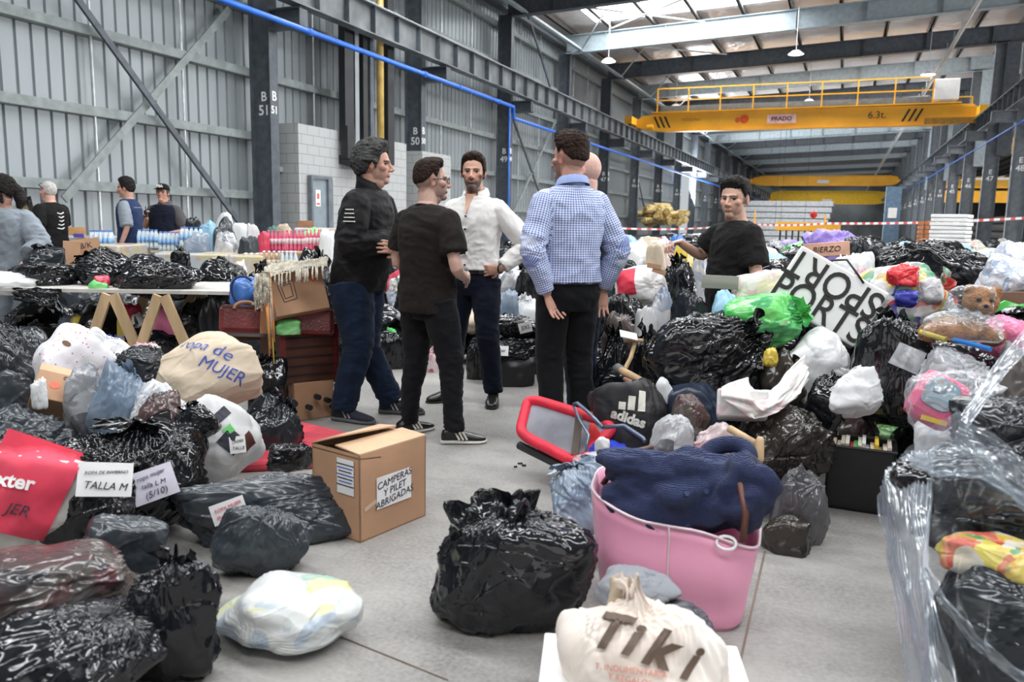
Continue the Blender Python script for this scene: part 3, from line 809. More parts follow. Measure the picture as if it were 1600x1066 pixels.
BK = film('black_film', (0.008, 0.009, 0.011), rough=0.11, crk=.6, spec=.55)
BK2 = film('blue_black_film', (0.016, 0.020, 0.025), rough=0.18, crk=0.6, cs=6, spec=.55)
SL = film('slate_film', (0.035, 0.044, 0.054), rough=0.24, crk=.8, cs=6, spec=.6, stretch=(1, 1, .3))
BKL = film('broad_black_film', (0.008, 0.009, 0.012), rough=0.12, crk=.5, cs=4, spec=.55)
GR = film('grey_film', (0.17, 0.18, 0.20), rough=0.3, crk=.5)
WH = film('white_film', (0.78, 0.79, 0.80), rough=0.38, crk=.35, spec=.45, vary=.05, trl=.15)
GN = film('green_film', (0.10, 0.55, 0.12), rough=0.28, patch=None, col2=(0.30, 0.75, 0.30), crk=.5)
# ================================================================== placing helpers
from mathutils.bvhtree import BVHTree
def project(p):
    q = np.array(p, float) - CAMP; d = q @ FV
    return 800 + FPX * (q @ RV) / d, 533 - FPX * (q @ UV_) / d, d
def wm(o):
    M = Matrix.Translation(o.location) @ o.rotation_euler.to_matrix().to_4x4() @ Matrix.Diagonal((*o.scale, 1))
    return (wm(o.parent) @ M) if o.parent else M
_bv = {}
def bvh(o):
    if o.name not in _bv:
        me = o.data; M = wm(o)
        _bv[o.name] = BVHTree.FromPolygons([M @ v.co for v in me.vertices], [tuple(p.vertices) for p in me.polygons])
    return _bv[o.name]
def hit(o, px, py):
    r = ray(px, py); loc, no, i, di = bvh(o).ray_cast(Vector(CAMP), Vector(r / np.linalg.norm(r)))
    if loc is None:
        c = wm(o).translation; return Vector(CAMP + ray(px, py) * depth(c) * .93), -Vector(FV)
    return loc, no
def view_frame(px, py, n=None, roll=0.0):
    """right / up / normal for something seen at a place in the view, turned clockwise by roll degrees"""
    v = ray(px, py); nn = Vector(n) if n is not None else Vector(-v); nn.normalize()
    r = Vector(RV); r = (r - nn * r.dot(nn)).normalized(); u = nn.cross(r)
    a = -math.radians(roll)
    return r * math.cos(a) + u * math.sin(a), u * math.cos(a) - r * math.sin(a), nn
def mat4(o, r, u, n):
    M = Matrix.Identity(4)
    for i in range(3): M[i][0] = r[i]; M[i][1] = u[i]; M[i][2] = n[i]; M[i][3] = o[i]
    return M
M_paper = mat('white_paper', (.80, .80, .80), rough=.7, vary=.03)
M_ink = mat('dark_ink', (.03, .03, .05), rough=.6); M_inkb = mat('blue_ink', (.05, .10, .45), rough=.6); M_inkr = mat('red_ink', (.65, .05, .15), rough=.6)
def note(o, px, py, wp, hp, roll, lines, ink=None, paper=None, name='paper_note', size=None, blend=.55, lift=.006, writing='handwriting', conform=False):
    loc, no = hit(o, px, py); v = Vector(-ray(px, py)).normalized(); n = (no * (1 - blend) + v * blend).normalized()
    r, u, n = view_frame(px, py, n, roll); d = depth(loc); sc = d / FPX
    cosn = max(.5, abs(n.dot(v)))
    W_, H_ = wp * sc, hp * sc / cosn
    M = mat4(loc + n * lift, r, u, n)
    mb = MB(); k = 25 if conform else 9
    xs = np.linspace(-W_ / 2, W_ / 2, k); ys = np.linspace(-H_ / 2, H_ / 2, k)
    G = np.array([[(x, y, .002 * math.sin(x * 30) - .35 * x * x - .3 * y * y) for x in xs] for y in ys])
    if conform:
        tree = bvh(o); Mi = M.inverted()
        for a_ in G.reshape(-1, 3):
            w_ = M @ Vector((a_[0], a_[1], .12)); h_ = tree.ray_cast(w_, -n)
            a_[2] = (Mi @ h_[0]).z + lift if h_[0] is not None and (h_[0] - w_).length < .4 else -.12
        Z_ = G[..., 2]; Z_[Z_ <= -.1199] = np.min(Z_[Z_ > -.1199]) if (Z_ > -.1199).any() else 0
    mb.grid(G); mb.grid(G[::-1] - [0, 0, .0012])
    p = mb.build(name, paper or M_paper, o, smooth=True); p.matrix_local = wm(o).inverted() @ M
    nl = len(lines)
    for i, t in enumerate(lines):
        s = size * sc if size else H_ / (nl + .6) * 1.0
        s = min(s, W_ / max(1, len(t)) * 1.4)
        text_mesh(writing, t, s, ink or M_ink, Matrix.Translation((0, H_ * (.5 - (i + .75) / (nl + .5)), .003)) @ Matrix.Rotation(.05 * (-1) ** i, 4, 'Z'), p, extrude=.0006, shear=.25)
    return p
def on_surface_text(o, px, py, s, size_px, roll, m, name='print', blend=0.3, offset=0.0, shear=0.0, lift=.006, n=None, align='CENTER'):
    loc, no = hit(o, px, py); v = Vector(-ray(px, py)).normalized(); nn = (no * (1 - blend) + v * blend).normalized() if n is None else n
    r, u, nn = view_frame(px, py, nn, roll); d = depth(loc); M = mat4(loc + nn * .05, r, u, nn)
    t = text_mesh(name, s, size_px * d / FPX / max(.5, nn.dot(v)), m, M, None, extrude=0.0, shear=shear, offset=offset, align=align)
    # divide the glyph faces so they can follow the surface
    bm = bmesh.new(); bm.from_mesh(t.data); bmesh.ops.triangulate(bm, faces=bm.faces)
    for _ in range(3):
        es = [e for e in bm.edges if e.calc_length() > .018]
        if es: bmesh.ops.subdivide_edges(bm, edges=es, cuts=1, use_grid_fill=False); bmesh.ops.triangulate(bm, faces=bm.faces)
    inv = wm(o).inverted(); tree = bvh(o)
    for vv in bm.verts:
        w_ = M @ vv.co; h_ = tree.ray_cast(w_ + nn * .05, -nn)
        vv.co = inv @ ((h_[0] + nn * lift) if h_[0] is not None and (h_[0] - w_).length < .3 else w_ - nn * .05)
    bm.to_mesh(t.data); bm.free()
    t.parent = o; t.matrix_local = Matrix.Identity(4)
    return t
def vbox(name, px, py, d, wp, hp, depth_m, roll, m, label=None, cat='box', tiltx=0.0, yawz=0.0, parent=None, bevel=.004, group=None):
    """a box seen face-on at a place in the view; wp, hp are its seen size, depth_m runs away from us"""
    n = Vector(-ray(px, py)).normalized()
    r, u, n = view_frame(px, py, n, roll)
    R3 = Matrix(((r[0], u[0], n[0]), (r[1], u[1], n[1]), (r[2], u[2], n[2]))) @ Euler((math.radians(tiltx), math.radians(yawz), 0)).to_matrix()
    sc = d / FPX; mb = MB(); mb.box((0, 0, -depth_m / 2), (wp * sc, hp * sc, depth_m))
    o = mb.build(name, m, parent, bevel=bevel)
    M = R3.to_4x4(); M.translation = D(px, py, d)
    o.location = M.translation; o.rotation_euler = R3.to_euler()
    o['_w'] = 0; del o['_w']
    if label: setp(o, label, cat, group)
    return o, wp * sc, hp * sc
def rod_px(name, a, b, r, m, label=None, cat='stick', parent=None, n=10):
    mb = MB(); p = D(*a); q = D(*b); c = (p + q) / 2; mb.cyl(tuple(p), tuple(q), r, n=n)
    o = mb.build(name, m, parent, smooth=False, loc=tuple(c) if parent is None else None)
    if label: setp(o, label, cat)
    return o
def sheet(name, rows, m, nu=60, nv=60, pleat=.015, pf=30, seed=0, parent=None, label=None, cat=None, axis=0, wob=.03):
    """film hanging through a grid of control points given as (px, py, depth)"""
    C = np.array([[np.array(D(*p)) for p in row] for row in rows]); a, b, _ = C.shape
    def interp(A, n):
        k = A.shape[0]; t = np.linspace(0, k - 1, n); i = np.clip(t.astype(int), 0, k - 2); f = (t - i)[:, None, None]
        f = f * f * (3 - 2 * f) * .5 + f * .5
        return A[i] * (1 - f) + A[i + 1] * f
    G = interp(C, nu); G = interp(G.transpose(1, 0, 2), nv).transpose(1, 0, 2)
    U, V_ = np.meshgrid(np.linspace(0, 1, nu), np.linspace(0, 1, nv), indexing='ij')
    s = (V_ if axis == 0 else U) * pf + 1.6 * noise3(np.stack([U * 3, V_ * 3, U * 0 + seed], -1))
    tri = np.abs((s % 1) - .5) * 2
    amp = pleat * (tri - .5) + wob * noise3(np.stack([U * 5, V_ * 5, U * 0 + seed + 9], -1))
    du = np.gradient(G, axis=0); dv = np.gradient(G, axis=1); N_ = np.cross(du, dv); N_ /= np.linalg.norm(N_, axis=-1)[..., None] + 1e-9
    G = G + N_ * amp[..., None]
    c = G.reshape(-1, 3).mean(0); mb = MB(); mb.grid(G)
    o = mb.build(name, m, None, smooth=True, loc=tuple(c))
    if parent is not None:
        M = wm(parent).inverted() @ Matrix.Translation(c); o.parent = parent; o.matrix_local = M
    if label: setp(o, label, cat)
    return o

def clear_film(name, tint=(.85, .9, .95), base=.06, cs=14, stretch=(1, 1, .25), hi=.45, bs=.6):
    if name in MATS: return MATS[name]
    m = bpy.data.materials.new(name); m.use_nodes = True; MATS[name] = m; nt = m.node_tree; N = nt.nodes; L = nt.links
    N.remove(N['Principled BSDF']); ob = N['Material Output']
    tc = N.new('ShaderNodeTexCoord'); mp = N.new('ShaderNodeMapping'); mp.inputs['Scale'].default_value = stretch; L.new(tc.outputs['Object'], mp.inputs[0])
    n1 = N.new('ShaderNodeTexNoise'); n1.noise_type = 'RIDGED_MULTIFRACTAL'; n1.inputs['Scale'].default_value = cs; n1.inputs['Detail'].default_value = 3; L.new(mp.outputs[0], n1.inputs['Vector'])
    bp = N.new('ShaderNodeBump'); bp.inputs['Strength'].default_value = bs; bp.inputs['Distance'].default_value = .02; L.new(n1.outputs['Fac'], bp.inputs['Height'])
    lw = N.new('ShaderNodeLayerWeight'); lw.inputs[0].default_value = .35; L.new(bp.outputs[0], lw.inputs['Normal'])
    mr = N.new('ShaderNodeMapRange'); mr.inputs[3].default_value = base; mr.inputs[4].default_value = hi; L.new(lw.outputs['Facing'], mr.inputs[0])
    tr = N.new('ShaderNodeBsdfTransparent'); tr.inputs[0].default_value = (.93, .95, .96, 1)
    gl = N.new('ShaderNodeBsdfGlossy'); gl.inputs['Roughness'].default_value = .18; gl.inputs[0].default_value = (1, 1, 1, 1); L.new(bp.outputs[0], gl.inputs['Normal'])
    df = N.new('ShaderNodeBsdfDiffuse'); df.inputs[0].default_value = (*tint, 1); L.new(bp.outputs[0], df.inputs['Normal'])
    m1 = N.new('ShaderNodeMixShader'); m1.inputs[0].default_value = .55; L.new(gl.outputs[0], m1.inputs[1]); L.new(df.outputs[0], m1.inputs[2])
    m2 = N.new('ShaderNodeMixShader'); L.new(mr.outputs[0], m2.inputs[0]); L.new(tr.outputs[0], m2.inputs[1]); L.new(m1.outputs[0], m2.inputs[2])
    L.new(m2.outputs[0], ob.inputs['Surface']); return m
CLEAR = clear_film('clear_film')
WRAP = clear_film('stretch_wrap', tint=(.50, .58, .68), base=.16, cs=16, hi=.8, bs=.5, stretch=(1, 1, .06))
FRONT = clear_film('thin_front_wrap', tint=(.5, .58, .66), base=.0, cs=10, hi=.13, bs=.3, stretch=(1, 1, .1))
def in_clear(o, k=1.05, name='clear_film_cover'):
    """wrap a finished bag-like mesh in its own clear skin"""
    c = o.copy(); c.data = o.data.copy(); c.name = name; COL.objects.link(c)
    c.data.materials.clear(); c.data.materials.append(CLEAR); c.parent = o; c.matrix_local = Matrix.Diagonal((k, k, k, 1)); 
    for key in list(c.keys()): del c[key]
    return c

P_cloth = [(.03, .03, .05), (.25, .25, .28), (.5, .48, .46), (.08, .10, .2), (.4, .08, .1), (.65, .62, .6), (.02, .02, .02), (.12, .15, .12)]
CG = film('clear_grey_film', (.3, .3, .33), rough=.22, patch=[(.30, .31, .33), (.42, .43, .45), (.18, .19, .21), (.55, .56, .58), (.10, .10, .12)], pscale=6, crk=.9)
CW = film('clear_white_film', (.6, .6, .6), rough=.25, patch=[(.62, .63, .66), (.75, .75, .77), (.40, .42, .45), (.30, .36, .48), (.62, .58, .50)], pscale=7, crk=.8)
CB = film('blue_grey_film', (.16, .22, .30), rough=.22, crk=.8, col2=(.32, .38, .46))
CP = film('pinkish_clear_film', (.55, .4, .42), rough=.22, patch=[(.55, .30, .34), (.62, .50, .50), (.40, .36, .38), (.70, .66, .64), (.30, .10, .12)], pscale=6, crk=.8)
BRN = film('brown_black_film', (.035, .028, .022), rough=.2, crk=.7, col2=(.016, .014, .012))
CBR = film('clear_brown_film', (.1, .08, .08), rough=.2, patch=[(.05, .04, .04), (.09, .05, .05), (.075, .07, .065), (.03, .03, .035), (.12, .10, .09), (.10, .03, .035)], pscale=6, crk=.7)
MUL = film('pastel_contents_film', (.7, .7, .7), rough=.3, patch=[(.72, .68, .66), (.70, .38, .42), (.35, .60, .30), (.70, .62, .42), (.72, .74, .76), (.60, .68, .74), (.75, .62, .60)], pscale=12, crk=.5)
TOY = film('toy_contents_film', (.7, .7, .7), rough=.25, patch=[(.65, .05, .05), (.72, .72, .72), (.05, .06, .35), (.60, .45, .05), (.30, .33, .36), (.72, .70, .68), (.1, .35, .2), (.5, .52, .56)], pscale=9, crk=.5)
GNF = film('green_contents_film', (.1, .5, .1), rough=.25, patch=[(.08, .50, .10), (.16, .66, .16), (.03, .28, .08), (.35, .72, .30), (.05, .38, .12), (.12, .58, .14)], pscale=7, crk=.8)
GND = film('green_print_film', (.1, .5, .1), rough=.3, patch=[(.07, .22, .05), (.14, .40, .10), (.20, .50, .16), (.16, .20, .06), (.05, .16, .05)], pscale=18, crk=.5)
RD = film('red_film', (.62, .05, .10), rough=.3, crk=.5); PKF = film('pink_film', (.80, .22, .40), rough=.3, crk=.5)
YL = film('yellow_film', (.70, .52, .08), rough=.3, crk=.5); BLF = film('blue_film', (.05, .18, .55), rough=.3, crk=.5); PU = film('purple_film', (.33, .24, .68), rough=.35, crk=.5)
LB = film('light_blue_film', (.35, .62, .80), rough=.3, crk=.5); OR = film('orange_film', (.75, .32, .12), rough=.35, crk=.4); DG = film('dark_green_film', (.03, .14, .10), rough=.3, crk=.5)
BG = film('beige_film', (.55, .45, .33), rough=.45, crk=.4)
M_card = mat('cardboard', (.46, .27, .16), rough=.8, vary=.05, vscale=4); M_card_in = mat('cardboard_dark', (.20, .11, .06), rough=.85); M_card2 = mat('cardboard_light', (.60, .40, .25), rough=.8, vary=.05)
M_wood = mat('pine_wood', (.60, .42, .24), rough=.6, vary=.1, vscale=8, stretch=(1, 1, .1)); M_woodgrey = mat('grey_plank', (.36, .34, .31), rough=.8, vary=.12, vscale=10, stretch=(.1, 1, 1)); M_wooddark = mat('dark_wood', (.085, .030, .018), rough=.35, vary=.15, vscale=6)
M_leather = mat('maroon_leather', (.16, .022, .022), rough=.32, vary=.15, vscale=4, bump=.2, bscale=60); M_tan = mat('tan_leather', (.36, .17, .08), rough=.5)
# ================================================================== people
def ellipsoid(mb, c, r, R=None, n=20, m=12):
    th = np.linspace(0, 2 * math.pi, n, endpoint=False); ph = np.linspace(0.12, math.pi - .12, m)
    PH, TH = np.meshgrid(ph, th, indexing='ij')
    G = np.stack([np.sin(PH) * np.cos(TH) * r[0], np.sin(PH) * np.sin(TH) * r[1], np.cos(PH) * r[2]], -1)
    if R is not None: G = G @ np.array(R).T
    G = G + np.array(c)
    rings = [G[i] for i in range(m)][::-1]
    mb.loft(rings, True)

def smooth_path(pts, vals, sub=6):
    pts = [np.array(p, float) for p in pts]; out = []; ov = []
    for i in range(len(pts) - 1):
        p0 = pts[max(i - 1, 0)]; p1 = pts[i]; p2 = pts[i + 1]; p3 = pts[min(i + 2, len(pts) - 1)]
        for k in range(sub):
            t = k / sub
            a = (p2 - p0) * .28; b = (p3 - p1) * .28
            h = (2 * t ** 3 - 3 * t ** 2 + 1) * p1 + (t ** 3 - 2 * t ** 2 + t) * a * 1.0 + (-2 * t ** 3 + 3 * t ** 2) * p2 + (t ** 3 - t ** 2) * b
            out.append(h); ov.append(vals[i] * (1 - t) + vals[i + 1] * t)
    out.append(pts[-1]); ov.append(vals[-1])
    return out, ov
def limb(mb, pts, rad, n=18, sub=6):
    p, r = smooth_path(pts, rad, sub); mb.tube(p, r, n)
def torso(mb, rings, n=32, pw=2.4):
    t = np.linspace(0, 2 * math.pi, n, endpoint=False)
    R = []
    for (z, wx, wy, cx, cy) in rings:
        c, s = np.cos(t), np.sin(t)
        R.append(np.stack([cx + wx * np.sign(c) * np.abs(c) ** (2 / pw), cy + wy * np.sign(s) * np.abs(s) ** (2 / pw), np.full(n, z)], -1))
    # densify
    D_ = []
    for i in range(len(R) - 1):
        for k in range(4): D_.append(R[i] * (1 - k / 4) + R[i + 1] * (k / 4))
    D_.append(R[-1]); mb.loft(D_, True)

def hand(mb, wrist, d, n, side, curl=0.25, spread=0.10, s=1.0, thumb=0.5):
    a = np.array(d, float); a /= np.linalg.norm(a); n = np.array(n, float); n = n - a * (n @ a); n /= np.linalg.norm(n)
    t = side * np.cross(a, n); w = np.array(wrist, float)
    th = np.linspace(0, 2 * math.pi, 14, endpoint=False); R = []
    for (l, hw, ht) in ((-.02, .026, .022), (.01, .028, .019), (.035, .037, .017), (.065, .041, .015), (.088, .039, .013)):
        R.append(w + a * l * s + (np.outer(np.cos(th) * hw, t) + np.outer(np.sin(th) * ht, n)) * s)
    mb.loft(R, True)
    for i, (off, L) in enumerate(((.031, .072), (.0105, .082), (-.0105, .076), (-.030, .058))):
        p = w + (a * .082 + t * off) * s; ang = 0.0; pts = [p]; dirn = a * math.cos(spread * (1.5 - i)) + t * math.sin(spread * (1.5 - i))
        for sgm in (.42, .33, .25):
            ang += curl * (1.0 + .12 * i)
            pts.append(pts[-1] + (dirn * math.cos(ang) + n * math.sin(ang)) * L * sgm * s)
        mb.tube(pts, [.0093 * s, .0087 * s, .008 * s, .0066 * s], 8)
    p = w + (a * .022 + t * .027) * s; dd = a * .62 + t * (.25 + thumb) + n * .25; dd /= np.linalg.norm(dd)
    d2 = a * .85 + t * .25 * thumb * 2 + n * .25; d2 /= np.linalg.norm(d2)
    mb.tube([p - dd * .01 * s, p + dd * .034 * s, p + dd * .034 * s + d2 * .028 * s], [.014 * s, .011 * s, .0085 * s], 9)

def remeshed(mb, name, vox, smooth_it, mat_, parent=None, disp=None, paint=None, weave=None):
    o = mb.build(name + '_tmp', mat_)
    r = o.modifiers.new('r', 'REMESH'); r.mode = 'VOXEL'; r.voxel_size = vox
    sm = o.modifiers.new('s', 'SMOOTH'); sm.iterations = smooth_it; sm.factor = .5
    dg = bpy.context.evaluated_depsgraph_get(); dg.update()
    me = bpy.data.meshes.new_from_object(o.evaluated_get(dg)); bpy.data.objects.remove(o); me.name = name
    nv = len(me.vertices); co = np.empty(nv * 3); me.vertices.foreach_get('co', co); co = co.reshape(-1, 3)
    if weave is not None:
        at = me.attributes.new('weave', 'FLOAT_VECTOR', 'POINT'); at.data.foreach_set('vector', weave(co).ravel())
    if disp is not None:
        no = np.empty(nv * 3); me.vertices.foreach_get('normal', no); no = no.reshape(-1, 3)
        co = disp(co, no); me.vertices.foreach_set('co', co.ravel())
    me.polygons.foreach_set('use_smooth', [True] * len(me.polygons))
    me.materials.clear(); me.materials.append(mat_)
    if paint is not None:
        c = paint(co); at = me.color_attributes.new('Col', 'FLOAT_COLOR', 'POINT')
        at.data.foreach_set('color', np.hstack([c, np.ones((nv, 1))]).ravel())
    me.update()
    ob = bpy.data.objects.new(name, me); COL.objects.link(ob)
    if parent is not None: ob.parent = parent
    return ob

def skin_material():
    m = bpy.data.materials.new('skin'); m.use_nodes = True; nt = m.node_tree; N = nt.nodes; L = nt.links; b = N['Principled BSDF']
    at = N.new('ShaderNodeAttribute'); at.attribute_name = 'Col'
    nz = N.new('ShaderNodeTexNoise'); nz.inputs['Scale'].default_value = 60; nz.inputs['Detail'].default_value = 3
    tc = N.new('ShaderNodeTexCoord'); L.new(tc.outputs['Object'], nz.inputs['Vector'])
    mx = N.new('ShaderNodeMix'); mx.data_type = 'RGBA'; mx.blend_type = 'MULTIPLY'; mx.inputs[0].default_value = .25
    L.new(at.outputs['Color'], mx.inputs[6]); L.new(nz.outputs['Fac'], mx.inputs[7]); L.new(mx.outputs[2], b.inputs['Base Color'])
    b.inputs['Roughness'].default_value = .48; b.inputs['Subsurface Weight'].default_value = .12
    b.inputs['Subsurface Radius'].default_value = (.02, .008, .004); b.inputs['Subsurface Scale'].default_value = .3
    return m
M_skin = skin_material()

def cloth(name, col, rough=.85, bs=6.0, strength=.5, pattern=None, col2=None, sheen=.1):
    if name in MATS: return MATS[name]
    m = bpy.data.materials.new(name); m.use_nodes = True; MATS[name] = m
    nt = m.node_tree; N = nt.nodes; L = nt.links; b = N['Principled BSDF']
    tc = N.new('ShaderNodeTexCoord')
    b.inputs['Base Color'].default_value = (*col, 1); b.inputs['Roughness'].default_value = rough; b.inputs['Sheen Weight'].default_value = sheen * .5; b.inputs['Specular IOR Level'].default_value = .22
    nz = N.new('ShaderNodeTexNoise'); nz.inputs['Scale'].default_value = 9; nz.inputs['Detail'].default_value = 5; L.new(tc.outputs['Object'], nz.inputs['Vector'])
    mr = N.new('ShaderNodeMapRange'); mr.inputs[1].default_value = .3; mr.inputs[2].default_value = .7; L.new(nz.outputs['Fac'], mr.inputs[0])
    mx = N.new('ShaderNodeMix'); mx.data_type = 'RGBA'; mx.inputs[6].default_value = (*col, 1); mx.inputs[7].default_value = (*(col2 or tuple(c * .82 for c in col)), 1)
    L.new(mr.outputs[0], mx.inputs[0]); L.new(mx.outputs[2], b.inputs['Base Color'])
    if pattern == 'gingham':
        sx = N.new('ShaderNodeSeparateXYZ'); wa = N.new('ShaderNodeAttribute'); wa.attribute_name = 'weave'; L.new(wa.outputs['Vector'], sx.inputs[0])
        def stripe(src, k, addsrc=None):
            s = src
            if addsrc is not None:
                ad = N.new('ShaderNodeMath'); ad.operation = 'ADD'; L.new(src, ad.inputs[0]); L.new(addsrc, ad.inputs[1]); s = ad.outputs[0]
            mu = N.new('ShaderNodeMath'); mu.operation = 'MULTIPLY'; mu.inputs[1].default_value = k; L.new(s, mu.inputs[0])
            fr = N.new('ShaderNodeMath'); fr.operation = 'FRACT'; L.new(mu.outputs[0], fr.inputs[0])
            gt = N.new('ShaderNodeMath'); gt.operation = 'GREATER_THAN'; gt.inputs[1].default_value = .5; L.new(fr.outputs[0], gt.inputs[0]); return gt.outputs[0]
        a = stripe(sx.outputs['X'], 76); c = stripe(sx.outputs['Y'], 76)
        ad = N.new('ShaderNodeMath'); ad.operation = 'ADD'; L.new(a, ad.inputs[0]); L.new(c, ad.inputs[1])
        hf = N.new('ShaderNodeMath'); hf.operation = 'MULTIPLY'; hf.inputs[1].default_value = .5; L.new(ad.outputs[0], hf.inputs[0])
        cr = N.new('ShaderNodeValToRGB'); cr.color_ramp.elements[0].color = (.66, .72, .86, 1); cr.color_ramp.elements[1].color = (*col, 1)
        e = cr.color_ramp.elements.new(.5); e.color = tuple((np.array((.80, .84, .92)) * .45 + np.array(col) * .55)) + (1,)
        L.new(hf.outputs[0], cr.inputs[0]); L.new(cr.outputs[0], b.inputs['Base Color'])
    n2 = N.new('ShaderNodeTexNoise'); n2.noise_type = 'RIDGED_MULTIFRACTAL'; n2.inputs['Scale'].default_value = bs; n2.inputs['Detail'].default_value = 2.0
    mp = N.new('ShaderNodeMapping'); mp.inputs['Scale'].default_value = (1, 1, 1.3); L.new(tc.outputs['Object'], mp.inputs['Vector']); L.new(mp.outputs[0], n2.inputs['Vector'])
    bp = N.new('ShaderNodeBump'); bp.inputs['Strength'].default_value = strength * .6; bp.inputs['Distance'].default_value = .02
    L.new(n2.outputs['Fac'], bp.inputs['Height']); L.new(bp.outputs[0], b.inputs['Normal'])
    return m

def hair_mat(name, col, col2):
    m = mat(name, col, rough=.6, spec=.15, col2=col2, vscale=30, bump=.9, bscale=70, stretch=(1, .35, 1)); return m

HC = 1.665   # height of the eye line on a 1.80 m body
def hairline(az, p):
    """lowest hair height for an azimuth measured from the face"""
    a = np.abs(az)
    return np.interp(a, [0, .55, .95, 1.15, 1.35, 1.62, 1.9, 2.4, 3.15], [p['front'], p['front'] - .004, p['front'] - .018, .005, -.03, -.002, -.03, -.062, -.07])

